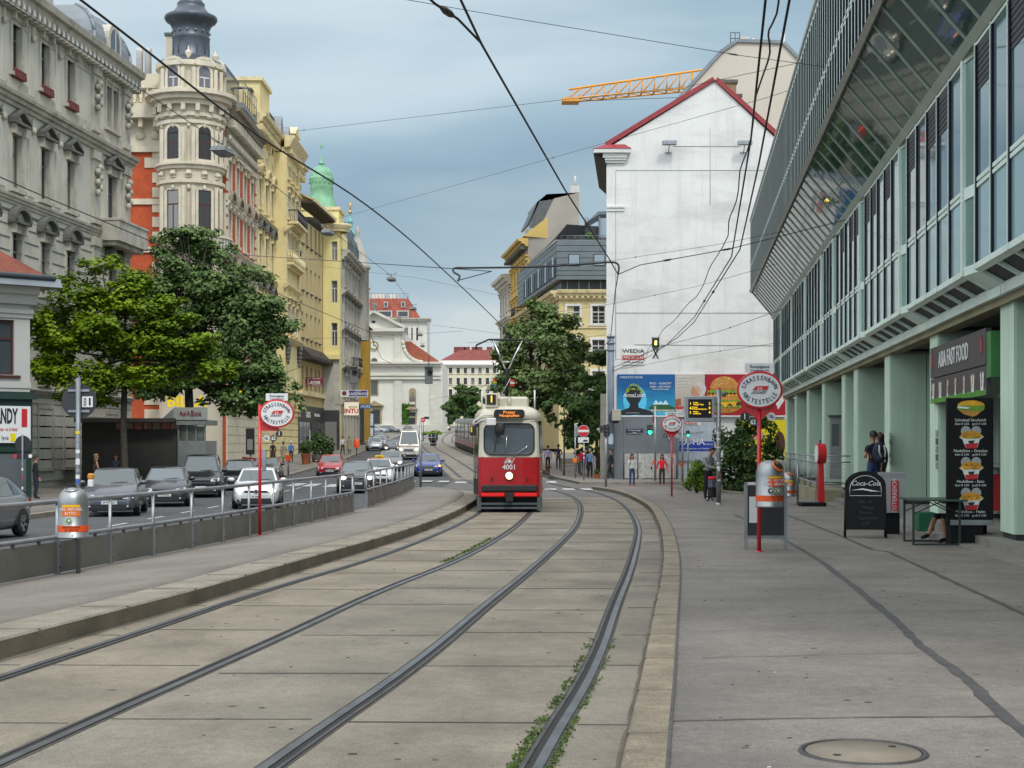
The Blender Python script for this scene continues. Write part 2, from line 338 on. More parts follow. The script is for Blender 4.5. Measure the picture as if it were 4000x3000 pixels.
FE=[(0,-10.6),(14,-8.45),(22,-7.12),(23.3,-6.9),(25.3,-6.62),(27.05,-6.32),(29,-6.05),(30.8,-5.8),(32.7,-5.6),(34.9,-5.42),(36.8,-5.24),(38.7,-5.06),(40.4,-4.9),(42.4,-4.74),(44.1,-4.58),(46.9,-4.45),(58,-4.36),(68.7,-4.42),(69.5,-4.45)]
def zf(Y): return min(-2.0-.0015*max(0,Y-45),zt(Y)+.12) if Y>18 else zt(Y)-.1
def Lc(Y): return interp(LC,Y)
def Rc(Y): return interp(RC,Y)
def frange(a,b,s):
    r=[];x=a
    while x<b-1e-6: r.append(x); x+=s
    return r+[b]
def sheet(mb,rows,m,skirt=0,sm=True):
    """rows: list of point lists across; quads between successive rows"""
    n=len(rows[0]); mb.rings(rows,m,closed=False,sm=sm)
    if skirt:
        for k in (0,n-1):
            mb.rings([[r[k],(r[k][0],r[k][1],r[k][2]-skirt)] for r in rows],m,closed=False)
        for r in (rows[0],rows[-1]):
            mb.rings([r,[(p[0],p[1],p[2]-skirt) for p in r]],m,closed=False)
def zrx(x,Y):                         # carriageway height: it climbs to track level near the tracks at the junction
    if Y<69.5 or Y>96: return zr(Y)
    xr=min(lerp(interp(FE,69.5),-1.0,(Y-69.5)/6),-1.0); t=max(0,min(1,(x+14.6)/(xr+14.6)))
    return lerp(zr(Y),zt(Y)-.012,t**4)
# wide ground sheet to the horizon
g=MB(); rows=[]
for Y in [-60,0,20,40,60,80,95,130,200,345,420,700,1500,3000]:
    z=zt(min(Y,420))-(.62 if Y<70 else .62 if Y<80 else .16)
    rows.append([(x,Y,z) for x in (-1500,-200,-60,-20,0,20,60,200,1500)])
sheet(g,rows,m_asph); struct('ground',g)
# carriageway on the left, junction, far road
g=MB(); rows=[]
for Y in frange(0,96,3):
    xr=interp(FE,Y)+.05 if Y<69.5 else min(lerp(interp(FE,69.5),-1.0,(Y-69.5)/6),-1.0)
    rows.append([(x,Y,zr(Y)) for x in (-24,-19,-14.6)]+[(lerp(-14.6,xr,t),Y,zrx(lerp(-14.6,xr,t),Y)) for t in (.25,.45,.6,.7,.8,.88,.94,1)])
sheet(g,rows,m_asph)
struct('road',g)
g=MB(); rows=[]
for Y in frange(56,92.4,1.3): rows.append([(x,Y,zt(Y)-.008) for x in (-3.4 if Y>69 else max(-3.4,interp(KL,Y)) if Y>60 else -.95,1,4.3,6 if Y<70.5 else 6,12 if Y>70 else 6.01,60 if Y>70 else 6.02)])
sheet(g,rows,M('asphalt_junction',(.125,.118,.11),.9,var=.18,scale=.9,bump=.3,bscale=90,stain=.4,stcol=(.08,.077,.073),stscale=(.3,.6,1))); struct('junction_road',g)
g=MB(); rows=[]
for Y in frange(95.9,420,6): rows.append([(x,Y,zt(Y)-.01) for x in (-21,-17,Lc(Y)-1.25)])
sheet(g,rows,m_asph)
struct('far_road',g)
# concrete track bed with slab joints
g=MB(); rows=[]
for Y in frange(1,58,1):
    a=interp(KL,Y)-.02; b=interp(KR,Y)+.03
    rows.append([a,Lc(Y)-.7175,Lc(Y)+.7175,Rc(Y)-.7175,Rc(Y)+.7175,b,Y])
m_concw=M('track_concrete_warm',(.217,.186,.139),.9,var=.24,scale=.7,bump=.3,bscale=60,speck=.2,sscale=70,stain=.8,stcol=(.13,.108,.072),stscale=(.9,.3,1)); m_concg=M('track_concrete_grey',(.198,.176,.138),.9,var=.28,scale=.6,bump=.3,bscale=60,speck=.2,sscale=70,stain=.8,stcol=(.14,.122,.095),stscale=(.7,.25,1))
for i_,mm_ in enumerate((m_concw,m_concw,m_concg,m_conc,m_concg)): sheet(g,[[(lerp(r[i_],r[i_+1],t/2),r[6],zt(r[6])) for t in range(3)] for r in rows],mm_)
def joint(x0,x1,Y,sl,wd=.012,m=m_joint):
    g.ext([(x0,Y-wd,zt(Y)+.001),(x1,Y-wd+sl*(x1-x0),zt(Y)+.001),(x1,Y+wd+sl*(x1-x0),zt(Y)+.001),(x0,Y+wd,zt(Y)+.001)],(0,0,.003),m)
R.seed(5)
for k,Y in enumerate(frange(7.2,56,2.5)):
    l=Lc(Y); r=Rc(Y); q=lambda: R.uniform(-.35,.35)
    for (x0,x1) in ((interp(KL,Y)+.02,l-.85),(l-.62,l+.62),(l+.86,r-.86),(r-.62,r+.62),(r+.86,interp(KR,Y)-.02)):
        if x1-x0>.15:
            y=Y+q(); joint(x0,x1,y,R.uniform(-.03,.0),R.choice((.006,.009,.016)))
for k in range(170):                 # chips and dark spots
    Y=8+34*R.random()**1.6; x=lerp(interp(KL,Y)+.1,interp(KR,Y)-.1,R.random()); s=R.uniform(.008,.026)
    if min(abs(abs(x-Lc(Y))-.72),abs(abs(x-Rc(Y))-.72))<.15: continue
    a0=R.random()*3
    g.ext([(x+s*R.uniform(.7,1.5)*math.cos(a0+j*1.256),Y+s*math.sin(a0+j*1.256),zt(Y)+.001) for j in range(5)],(0,0,.003),R.choice((m_joint,m_kface,m_kface)))
struct('tram_road',g)
# far track bed
g=MB(); rows=[]
m_conc2=M('track_concrete_far',(.235,.215,.18),.9,var=.2,scale=.6,stain=.4,stcol=(.15,.14,.12),stscale=(.4,.15,1))
for Y in frange(92.3,420,4): rows.append([(lerp(Lc(Y)-1.3,Rc(Y)+1.5,t/4),Y,zt(Y)) for t in range(5)])
sheet(g,rows,m_conc2); struct('far_tram_road',g)
# rails
def rail(ctr,off,label,y1=345):
    mb=MB(); Ys=[Y for Y in frange(1,60,.5)]+frange(61,110,1)+frange(112,y1,3); sgn=1 if off>0 else -1
    def pr(o0,o1,z0,z1,m):
        rows=[]
        for Y in Ys:
            x=ctr(Y); t=Vector((ctr(Y+.3)-ctr(Y-.3),.6)).normalized(); nx,ny=t.y,-t.x
            w=1 if Y<70 else 1.25
            rows.append([(x+nx*(off+o*w),Y+ny*(off+o*w),zt(Y)+z) for o,z in ((o0,z0),(o0,z1),(o1,z1),(o1,z0))])
        mb.rings(rows,m,caps=True)
    s=sgn
    pr(-.088,.088,-.02,.003,m_joint)                    # bitumen seam
    pr(*sorted((s*.0,s*.058)),-.02,.011,m_rail)       # running head
    pr(*sorted((s*-.045,s*0)),-.02,.0045,m_groove)    # groove
    pr(*sorted((s*-.068,s*-.045)),-.02,.010,m_raild)  # lip
    tag(mb.build('tram_rail'),label,'rail','grooved rails of the two tram tracks')
rail(Lc,-.7175,'rail nearest the high kerb of the left platform')
rail(Lc,.7175,'right-hand rail of the track the old red tram stands on')
rail(Rc,-.7175,'left-hand rail of the empty track beside the right pavement')
rail(Rc,.7175,'mossy rail nearest the right pavement kerb')
# right pavement and kerb
g=MB(); rows=[]; kx=lambda Y: interp(KR,Y)
KW=.24
for Y in frange(1,71.5,1.1):
    a=kx(Y)+KW; b=.1117*Y+7.4
    rows.append([(lerp(a,b,t/6),Y,zs(Y)) for t in range(7)])
sheet(g,rows,m_pave,skirt=.3)
def seam(pts,w,m,off=0.005,cols=None):
    W=[]
    for u,v in pts:
        Y=3.
        while (HV-v)*Y/F>zs(Y): Y+=.02
        W.append(Vector((gx(u,Y),Y,zs(Y))))
    D=[]
    for a,b in zip(W,W[1:]):
        n=max(2,int((b-a).length/.18))
        D+=[a.lerp(b,i/n) for i in range(n)]
    D.append(W[-1]); rows=[]
    for i,p in enumerate(D):
        t=(D[min(i+1,len(D)-1)]-D[max(i-1,0)]).normalized(); nx=Vector((t.y,-t.x,0))
        k=w*(1+.5*noise.noise(p*2.5)); j=nx*(.02*noise.noise(p*3+Vector((7,0,0))))
        A=p+nx*k/2+j; B=p-nx*k/2+j; A.z=zs(A.y)+off; B.z=zs(B.y)+off
        rows.append([A,B])
    g.rings(rows,m,closed=False)
Z7=lambda L_: [(2000+x/1.106,2000+y/1.106) for x,y in L_]
m_bit=M('seam_bitumen',(.068,.066,.064),.75,var=.25,scale=8)
seam(Z7([(960,10),(1190,128),(1330,210),(1500,340),(1640,455),(1780,590),(1960,720),(2120,880),(2260,985)]),.085,m_bit)
seam(Z7([(1185,12),(1400,95),(1560,165),(1620,170),(1900,300),(2250,460)]),.07,m_bit,.0056)
seam(Z7([(680,905),(1300,893),(2120,886)]),.022,m_bit,.0062)
seam(Z7([(820,632),(1780,610)]),.012,m_bit,.0062); seam(Z7([(1200,440),(2170,425)]),.012,m_bit,.0062); seam(Z7([(1050,250),(1400,242)]),.012,m_bit,.0062); seam(Z7([(700,520),(1300,508)]),.008,m_bit,.0062)
R.seed(9)
for k in range(150):
    Y=7.5+22*R.random()**1.4; x=lerp(kx(Y)+.4,.1117*Y+5,R.random()); s=R.uniform(.006,.02)
    g.ext([(x+s*R.uniform(.7,1.6)*math.cos(j*1.256),Y+s*math.sin(j*1.256),zs(Y)+.001) for j in range(5)],(0,0,.003),R.choice((m_bit,m_bit,m_kface,m_bit,m_kface,m_bit,m_paint)))
struct('right_pavement',g)
g=MB()
Ys=frange(1,71.5,.5); rows=[[(kx(Y),Y,zt(Y)-.1),(kx(Y)+.004,Y,zs(Y)-.012),(kx(Y)+.02,Y,zs(Y)+.004),(kx(Y)+KW,Y,zs(Y)+.004),(kx(Y)+KW+.012,Y,zs(Y)-.02)] for Y in Ys]
for i in range(3,4): pass
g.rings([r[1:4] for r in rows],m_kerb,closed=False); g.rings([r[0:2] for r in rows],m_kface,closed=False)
for Y in frange(8.8,70,1.6):         # butt joints of the kerb stones
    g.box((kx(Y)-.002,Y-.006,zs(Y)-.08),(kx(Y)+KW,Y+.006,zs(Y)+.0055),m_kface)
g.rings([[(kx(Y)+KW-.004,Y,zs(Y)+.0065),(kx(Y)+KW+.016,Y,zs(Y)+.0065)] for Y in Ys],m_bit,closed=False)
g.box((kx(71.5),71.48,zt(71.5)-.1),(13,71.62,zs(71.5)+.004),m_kerb)
g.rings([[(kx(Y)-.05-.04*noise.noise(Vector((Y*1.9,9,0))),Y,zt(Y)+.003),(kx(Y)-.004,Y,zt(Y)+.003)] for Y in frange(1,70,.35)],m_kface,closed=False)  # gutter dirt strip that also paints contact shadow under the right kerb
struct('right_kerb',g)
# left platform (island) with its high kerb
g=MB(); rows=[]; kl=lambda Y: interp(KL,Y)
for Y in frange(1,69.5,1):
    a=interp(FE,Y)-.12; b=kl(Y)-.5
    b=max(a+.05,b); z1=zt(Y)+.17
    rows.append([(lerp(a,b,t/5),Y,lerp(zf(Y),z1-.004,t/5)) for t in range(6)])
sheet(g,rows,m_isl,skirt=.35)
g.rings([[(interp(FE,Y)+.02,Y,zf(Y)+.007),(interp(FE,Y)+.13+.09*noise.noise(Vector((Y*1.3,5,0))),Y,zf(Y)+.012)] for Y in frange(14,68.6,.4)],m_kface,closed=False)  # dirt line at the railing foot, doubling as painted contact shadow
struct('platform_pavement',g)
g=MB(); Ys=frange(1,69.5,.6)
top=lambda Y: zt(Y)+.17-(.0 if Y<58 else .13*(Y-58)/11.5)
g.rings([[(kl(Y)-.55,Y,top(Y)-.003),(kl(Y)-.03,Y,top(Y)+.003),(kl(Y)-.006,Y,top(Y)-.015)] for Y in Ys],m_kerb2,closed=False)
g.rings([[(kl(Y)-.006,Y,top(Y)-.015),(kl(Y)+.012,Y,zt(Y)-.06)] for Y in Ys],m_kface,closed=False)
for Y in frange(9.6,68,2.0): g.box((kl(Y)-.5,Y-.005,top(Y)-.05),(kl(Y)+.006,Y+.005,top(Y)+.0045),m_kface)
g.rings([[(kl(Y)+.008,Y,zt(Y)+.003),(kl(Y)+.07+.05*noise.noise(Vector((Y*1.7,3,0))),Y,zt(Y)+.003)] for Y in frange(1,66,.35)],m_kface,closed=False)  # dark strip below the platform kerb: part dirt, part painted contact shadow
struct('platform_kerb',g)
# left pavement
g=MB(); rows=[]
for Y in frange(20,96,4): rows.append([(x,Y,zl(Y)) for x in (-60,-26,-20,-14.6)])
sheet(g,rows,m_pave,skirt=.4)
rows=[]
for Y in frange(96.3,420,6): rows.append([(x,Y,zl(Y)) for x in (-60,-24,-19,-14.2 if Y<130 else -14.2-(Y-130)*.035)])
xs=[(96.3,-13.4)]
sheet(g,rows,m_pave,skirt=.4)
struct('left_pavement',g)
g=MB()
for a,b in ((20,96),(96.3,260)):
    for Y in frange(a,b,3)[:-1]:
        X=lambda Y: -14.6 if Y<96.1 else (-14.2 if Y<130 else -14.2-(Y-130)*.035)
        Z=lambda Y: zl(Y)+.004
        Y2=min(Y+2.98,b)
        g.rings([[(X(y),y,Z(y)-.2),(X(y)+.05,y,Z(y)-.2),(X(y)+.05,y,Z(y)),(X(y)-.2,y,Z(y))] for y in (Y,Y2)],m_kerb2,caps=True)
struct('left_kerb',g)
# far right pavement beyond the side street
g=MB(); rows=[]
def kfr(Y): return 3.6-(Y-82)*.075 if Y<100 else Rc(Y)+2.5
for Y in frange(82,420,4): rows.append([(kfr(Y),Y,zt(Y)+.10),(kfr(Y)+.25,Y,zt(Y)+.105),(12,Y,zt(Y)+.105),(60,Y,zt(Y)+.105)])
sheet(g,rows,m_pave)
g.rings([[r[0],(r[0][0],r[0][1],r[0][2]-.2)] for r in rows],m_kface,closed=False); g.rings([rows[0],[(p[0],p[1],p[2]-.2) for p in rows[0]]],m_kerb2,closed=False)
struct('corner_pavement',g)
# road markings
g=MB()
def stripe(u,v,w=.62,l=4.2,zfun=zr,sk=0):
    Y=40.
    while (HV-v)*Y/F>zfun(Y): Y+=.05
    x=gx(u,Y)
    pts=[(x+dx+sk*dy,Y+dy) for dx,dy in ((-w/2,-l/2),(w/2,-l/2),(w/2,l/2),(-w/2,l/2))]
    zf_=(lambda a,b: zrx(a,b)+.004) if zfun is zr else (lambda a,b: zfun(b)+.001)
    g.ext([(a,b,zf_(a,b)) for a,b in pts],(0,0,.005),m_paint)
for u,v in ((1160,1893),(1219,1895),(1300,1897),(1380,1894),(1470,1889),(1540,1886)): stripe(u,v,.66,4)
for u,v in ((1600,1881),(1667,1880),(1734,1881),(1800,1884)): stripe(u,v,.62,3,lambda Y: zt(Y)-.004)
for u,v in ((2150,1911),(2221,1911),(2290,1911)): stripe(u,v,.55,2.6,lambda Y: zt(Y)+.002)
for u,v in ((2152,1883),(2100,1880)): stripe(u,v,.6,4,lambda Y: zt(Y)+.002)
for Y in frange(28,78,4.6): g.ext([(-11.05,Y,zrx(-11,Y)+.004),(-10.93,Y,zrx(-11,Y)+.004),(-10.93,Y+2,zrx(-11,Y+2)+.004),(-11.05,Y+2,zrx(-11,Y+2)+.004)],(0,0,.004),m_paint)
for Y in frange(100,190,9): g.ext([(-9.6-.03*(Y-100),Y,zt(Y)-.006),(-9.46-.03*(Y-100),Y,zt(Y)-.006),(-9.52-.03*(Y-98),Y+3,zt(Y+3)-.006),(-9.66-.03*(Y-98),Y+3,zt(Y+3)-.006)],(0,0,.004),m_paint)
struct('road_markings',g)
# moss beside the mossy rail
m_moss=leafm('moss',(.035,.065,.012),(.10,.17,.03),3,.1)
g=MB(); R.seed(3)
def tuft(x,Y,s):
    for k in range(4):
        a=R.random()*6.28; h=s*R.uniform(.4,1.1)
        g.face([(x+s*.6*math.cos(a),Y+s*.6*math.sin(a),zt(Y)+.004),(x+s*.6*math.cos(a+2),Y+s*.6*math.sin(a+2),zt(Y)+.004),(x+s*R.uniform(-.8,.8),Y+s*R.uniform(-.8,.8),zt(Y)+h)],m_moss)
for k in range(4200):
    Y=7.9+6.8*R.random()**1.6; dens=max(0,noise.noise(Vector((Y*2.3,0,0)))*.9+.62-(Y-8)*.09)
    if R.random()>dens: continue
    side=R.choice((-1,-1,1)); x=Rc(Y)+.7175+(R.gauss(-.105,.020) if side<0 else R.gauss(.105,.014))
    tuft(x,Y,R.uniform(.007,.019))
for k in range(420):
    Y=R.uniform(24,31); x=Lc(Y)+.7175-R.gauss(.15,.03); tuft(x,Y,R.uniform(.012,.03))
o=g.build('moss_vegetation'); o['kind']='stuff'
# manhole
mh=thing('manhole_cover','round concrete-filled manhole cover in an iron ring on the right pavement','manhole cover',(1.885,8.25,zs(8.25)))
g=MB(); g.lathe([(.316,.003),(.316,.010),(.34,.010),(.346,.0)],m_raild,48); g.build('iron_ring',mh)
g=MB(); g.lathe([(.0,.006),(.304,.006),(.304,.0)],M('cover_concrete',(.215,.185,.14),.9,var=.15,scale=5,bump=.3,bscale=80),48)
g.lathe([(.304,.0045),(.316,.0045)],m_groove,48)
for x,y in ((-.16,-.1),(.19,.13)): g.disc((x,y,.0065),.022,m_groove,'z',12,.004)
g.build('cover_plate',mh)
# ================================================================ the office block on the right
m_mint=M('mint_paint',(.70,.82,.745),.45,var=.1,scale=.8,stain=.25,stcol=(.30,.38,.33),stscale=(1.5,1.5,.15))
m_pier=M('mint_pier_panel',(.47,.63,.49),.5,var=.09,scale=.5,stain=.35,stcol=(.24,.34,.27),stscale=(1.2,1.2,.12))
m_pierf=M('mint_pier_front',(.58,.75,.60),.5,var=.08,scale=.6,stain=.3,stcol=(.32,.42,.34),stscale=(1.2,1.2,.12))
m_beam=M('beam_concrete',(.27,.25,.16),.85,var=.2,scale=.7,bump=.15,stain=.4,stcol=(.16,.15,.09))
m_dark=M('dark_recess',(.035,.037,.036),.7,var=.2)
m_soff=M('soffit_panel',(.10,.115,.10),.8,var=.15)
m_bglass=glassm('office_glass',(.12,.19,.20),.04,.25)
m_uglass=glassm('upper_glass',(.07,.11,.125),.05,.2)
m_span=glassm('spandrel_glass',(.28,.42,.42),.10,.08)
m_tglass=glassm('return_glass',(.13,.27,.235),.12,.15)
m_sglass=glassm('soffit_glass',(.05,.105,.088),.03,.2,spec=.32)
m_louv=M('louvre',(.03,.032,.035),.5)
m_sofm=M('soffit_mullion',(.36,.42,.36),.5,var=.12,scale=1)
m_shadeback=M('mullion_shade_and_backing',(.012,.014,.028),.6,spec=.2)  # shaded mullion sides painted as dark strips; also the louvre backing
m_edge=M('soffit_edge_alu',(.34,.34,.30),.5,metal=.3,var=.15)
TH=math.atan(.1117); ROT=-TH
OBL=Vector((5.37*math.cos(TH)+50*math.sin(TH),-5.37*math.sin(TH)+50*math.cos(TH),-1.6))
office=thing('office_building','long mint-green glass office block with a slanting glazed overhang on piers','building',OBL,ROT)
OM=Matrix.Translation((-5.37,-50,1.6))
def ob(): 
    m=MB(); m.M=OM; return m
def bY(Y,X0): return (Y+X0*math.cos(TH)*math.sin(TH))/math.cos(TH)
NEAR,FAR=bY(7,4.8),bY(82,3.6)
PY=[11.2,18.7,26.2,33.7,41.3,48.8,52.5,60,67.4,74.7,81.0]
for Y in PY:
    b1=bY(Y,5.4); b0=b1-1.08; g=ob()
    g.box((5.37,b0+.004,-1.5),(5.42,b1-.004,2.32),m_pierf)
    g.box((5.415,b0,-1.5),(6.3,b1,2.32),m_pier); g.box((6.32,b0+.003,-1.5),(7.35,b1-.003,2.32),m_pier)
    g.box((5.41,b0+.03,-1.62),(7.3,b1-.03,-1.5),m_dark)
    g.build('pier',office)
g=ob()
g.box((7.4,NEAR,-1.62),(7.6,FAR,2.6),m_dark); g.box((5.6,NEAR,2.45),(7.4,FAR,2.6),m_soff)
g.build('recessed_wall',office)
g=ob(); g.box((5.28,NEAR,2.31),(5.6,FAR,2.56),m_beam); g.build('beam',office)
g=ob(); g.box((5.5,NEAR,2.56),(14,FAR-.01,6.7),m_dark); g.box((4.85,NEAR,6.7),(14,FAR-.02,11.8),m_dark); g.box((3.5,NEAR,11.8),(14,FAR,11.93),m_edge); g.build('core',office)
BY=[10.1,17.7,25.3,33,40.7,48.2,52.4,59.8,67.5,75,81.8]
for k in range(len(BY)-1):
    bn,bf=bY(BY[k],4.8)+1.02,bY(BY[k+1],4.8)-.03
    g=ob(); a=4.77; t=.055
    n=5 if bf-bn>5 else 3
    hz=((2.85,2.95),(4.17,4.235),(4.27,4.335),(6.5,6.64))
    for z0,z1 in hz: g.box((a-.015,bn,z0),(a+.1,bf,z1),m_mint)
    for i in range(n+1):
        b=lerp(bn+.12,bf-.05,i/n); w=.12 if i==0 else .05
        g.box((a-.03,b-w,2.86),(a+.1,b+w*.3,6.63),m_mint); g.box((a-.026,b-w-.09,2.96),(a+.05,b-w-.003,6.5),m_shadeback) if i else None  # dark strip beside each mullion stands in for its shaded side
    for z0,z1 in ((2.85,3.0),(4.15,4.35),(6.5,6.64)): g.ext([(a,bn,z0),(a+.13,bn-.98,z0),(a+.4,bn-.98,z0),(a+.4,bn,z0)],(0,0,z1-z0),m_mint)
    g.box((a+.10,bn-1.02,2.86),(a+.4,bn-.90,6.62),m_mint); g.ext([(a+.13,bn-1.0,2.86),(a,bn,2.86),(5.4,bn,2.5),(5.4,bn-1.0,2.5)],(0,0,.05),m_mint)
    # slanted underside: frame with dark openings
    pz=lambda u_: (lerp(a,5.3,u_),lerp(2.85,2.53,u_))
    for u0,u1 in ((-.02,.16),(.84,1.06)):
        p,q=pz(u0),pz(u1); g.ext([(p[0],bn,p[1]),(q[0],bn,q[1]),(q[0],bn,q[1]+.06),(p[0],bn,p[1]+.06)],(0,bf-bn,0),m_mint)
    for i in range(n+1):
        b=lerp(bn+.05,bf-.05,i/n); p,q=pz(.15),pz(.86); g.ext([(p[0],b-.06,p[1]+.002),(q[0],b-.06,q[1]+.002),(q[0],b-.06,q[1]+.07),(p[0],b-.06,p[1]+.07)],(0,.12,0),m_mint)
    p,q=pz(0),pz(1); g.face([(p[0],bn,p[1]+.08),(q[0],bn,q[1]+.08),(q[0],bf,q[1]+.08),(p[0],bf,p[1]+.08)],m_louv)
    g.box((5.18,bn-1.0,2.44),(5.29,bf-.0,2.60),m_mint)
    bay=g.build('window_bay',office)
    g=ob(); g.box((a+.012,bn+.05,4.3),(a+.03,bf,6.6),m_bglass); g.build('glazing',bay); g=ob(); g.box((a+.012,bn+.05,2.9),(a+.03,bf,4.2),m_span); g.build('spandrel',bay)
    g=ob(); g.ext([(a+.035,bn-.02,2.98),(a+.15,bn-.92,2.98),(a+.18,bn-.92,2.98),(a+.065,bn-.02,2.98)],(0,0,3.55),m_tglass); g.build('return_panel',bay)
    for i in range(n):
        if (k*3+i)%5 in (0,2,3):
            g=ob()
            b0=lerp(bn+.12,bf-.05,i/n)+.1; b1=lerp(bn+.12,bf-.05,(i+1)/n)-.12
            for z in frange(5.75,6.42,.1): g.box((a+.0,b0,z),(a+.025,b1,z+.06),m_louv)
            g.box((a+.005,b0,5.75),(a+.011,b1,6.48),m_shadeback); g.build('louvre',bay)
# slanted overhang
A0,Z0,A1,Z1=4.77,6.66,3.58,8.1
g=ob(); nx=Vector((-(Z1-Z0),0,-(A0-A1))).normalized()
def sl(t,b,o): return (lerp(A0,A1,t)+nx.x*o,b,lerp(Z0,Z1,t)+nx.z*o)
for b in frange(NEAR,FAR,1.25):
    g.ext([sl(0,b-.035,.03),sl(1,b-.035,.03),sl(1,b-.035,-.02),sl(0,b-.035,-.02)],(0,.07,0),m_sofm)
g.ext([sl(-.03,NEAR,.09),sl(.06,NEAR,.09),sl(.06,NEAR,-.03),sl(-.03,NEAR,-.03)],(0,FAR-NEAR,0),m_sofm)
g.ext([sl(.95,NEAR,.09),sl(1.03,NEAR,.09),sl(1.03,NEAR,-.03),sl(.95,NEAR,-.03)],(0,FAR-NEAR,0),m_edge)
ov=g.build('overhang_frame',office)
g=ob(); g.ext([sl(0,NEAR,.0),sl(1,NEAR,.0),sl(1,NEAR,-.03),sl(0,NEAR,-.03)],(0,FAR-NEAR,0),m_sglass); g.build('glazing',ov)
# upper storey
g=ob(); a=3.58
for z0,z1 in ((8.1,8.22),(9.3,9.36),(9.41,9.47),(11.66,11.8)): g.box((a-.03,NEAR,z0),(a+.1,FAR,z1),m_mint)
for i,b in enumerate(frange(NEAR,FAR,.625)): g.box((a-.04,b-.045,8.12),(a+.1,b+.045,11.78),m_mint); g.box((a-.037,b-.15,8.2),(a+.05,b-.047,11.7),m_shadeback)  # strip painted dark for the shaded near side of each mullion
g.box((a-.04,FAR-.1,8.1),(5.5,FAR+.02,11.8),m_mint)
up=g.build('upper_window_grid',office)
g=ob(); g.box((a-.002,NEAR,8.15),(a+.02,FAR,11.75),m_uglass); g.build('glazing',up)
R.seed(21)
for i,b in enumerate(frange(NEAR,FAR-1,.625)):
    if R.random()<.3: g=ob(); g.box((a-.006,b+.05,9.48),(a+.01,b+.58,11.65 if R.random()<.7 else 10.6),M('window_blind',(.10,.12,.13),.5)); g.build('blind',up)
# steps and terrace under the piers
m_step=M('step_stone',(.215,.205,.18),.85,var=.2,scale=1.4,bump=.2,bscale=40,stain=.45,stcol=(.12,.11,.10),stscale=(1,.4,1))
g=MB(); g.M=Matrix.Rotation(ROT,4,'Z')
g.box((5.02,NEAR,-2.3),(7.42,FAR,-1.60),m_step); g.box((4.72,NEAR,-2.3),(5.02,FAR,-1.735),m_step)
g.box((4.42,36,-2.3),(4.72,FAR,-1.87),m_step)
g.box((4.15,49.5,-2.3),(5.0,FAR,-1.5),m_beam)
o=g.build('terrace_ground'); o['kind']='structure'
# railing on the terrace
g=MB(); m_galv=M('galvanised_steel',(.33,.345,.36),.45,metal=.7,var=.18,scale=5)
rl=thing('terrace_railing','grey tubular railing with mesh infill along the raised terrace at the far end','railing',(0,0,0),ROT)
for z in (-.42,-.62,-1.3): g.tube([(4.25,50,z),(4.25,80,z)],.025,m_galv)
for b in (50,): 
    for z in (-.42,-.62,-1.3): g.tube([(4.25,b,z),(5.3,b,z)],.022,m_galv)
for b in frange(50,80,2.5): g.tube([(4.25,b,-1.5),(4.25,b,-.42)],.022,m_galv)
for b in frange(50,80,.16): g.tube([(4.25,b,-1.3),(4.25,b,-.66)],.004,m_galv,n=3)
for a_ in frange(4.3,5.3,.14): g.tube([(a_,50,-1.3),(a_,50,-.66)],.004,m_galv,n=3)
for z in frange(-1.25,-.7,.14): g.tube([(4.25,50,z),(5.3,50,z)],.004,m_galv,n=3)
g.build('rail_frame',rl)
# ================================================================ generic town-house builder
m_glass=glassm('window_glass',(.03,.034,.04),.06,.5,.25)
m_glassl=glassm('window_glass_pale',(.10,.115,.125),.08,.5,.35)
m_wframe=M('window_white',(.56,.55,.52),.55,var=.08)
m_wbrown=M('window_brown',(.075,.022,.018),.5,var=.15)
m_wgrey=M('window_dark',(.10,.10,.095),.5,var=.1)
_WM={}
def winmesh(w,h,fm,style='cross',gm=None,arch=False):
    k=(round(w,2),round(h,2),fm.name,style,gm.name if gm else '',arch)
    if k in _WM: return _WM[k]
    g=MB(); t=.075
    g.box((-w/2,0,0),(-w/2+t,.07,h),fm); g.box((w/2-t,0,0),(w/2,.07,h),fm); g.box((-w/2+t,0,0),(w/2-t,.07,t),fm); g.box((-w/2+t,0,h-t),(w/2-t,.07,h),fm)
    if style!='plain':
        zt_=h*.66; g.box((-w/2+t,-.01,zt_-.05),(w/2-t,.06,zt_+.05),fm); g.box((-.045,-.005,t),(.045,.06,zt_-.05),fm)
    if style=='grid':
        for z in (h*.22,h*.44): g.box((-w/2+t,.01,z-.02),(w/2-t,.055,z+.02),fm)
        g.box((-.04,.0,h*.66+.05),(.04,.06,h-t),fm)
    f=g.mesh('window'); g=MB(); g.face([(-w/2+.03,.045,.03),(w/2-.03,.045,.03),(w/2-.03,.045,h-.03),(-w/2+.03,.045,h-.03)],gm or m_glass)
    _WM[k]=(f,g.mesh('pane')); return _WM[k]
_SM={}
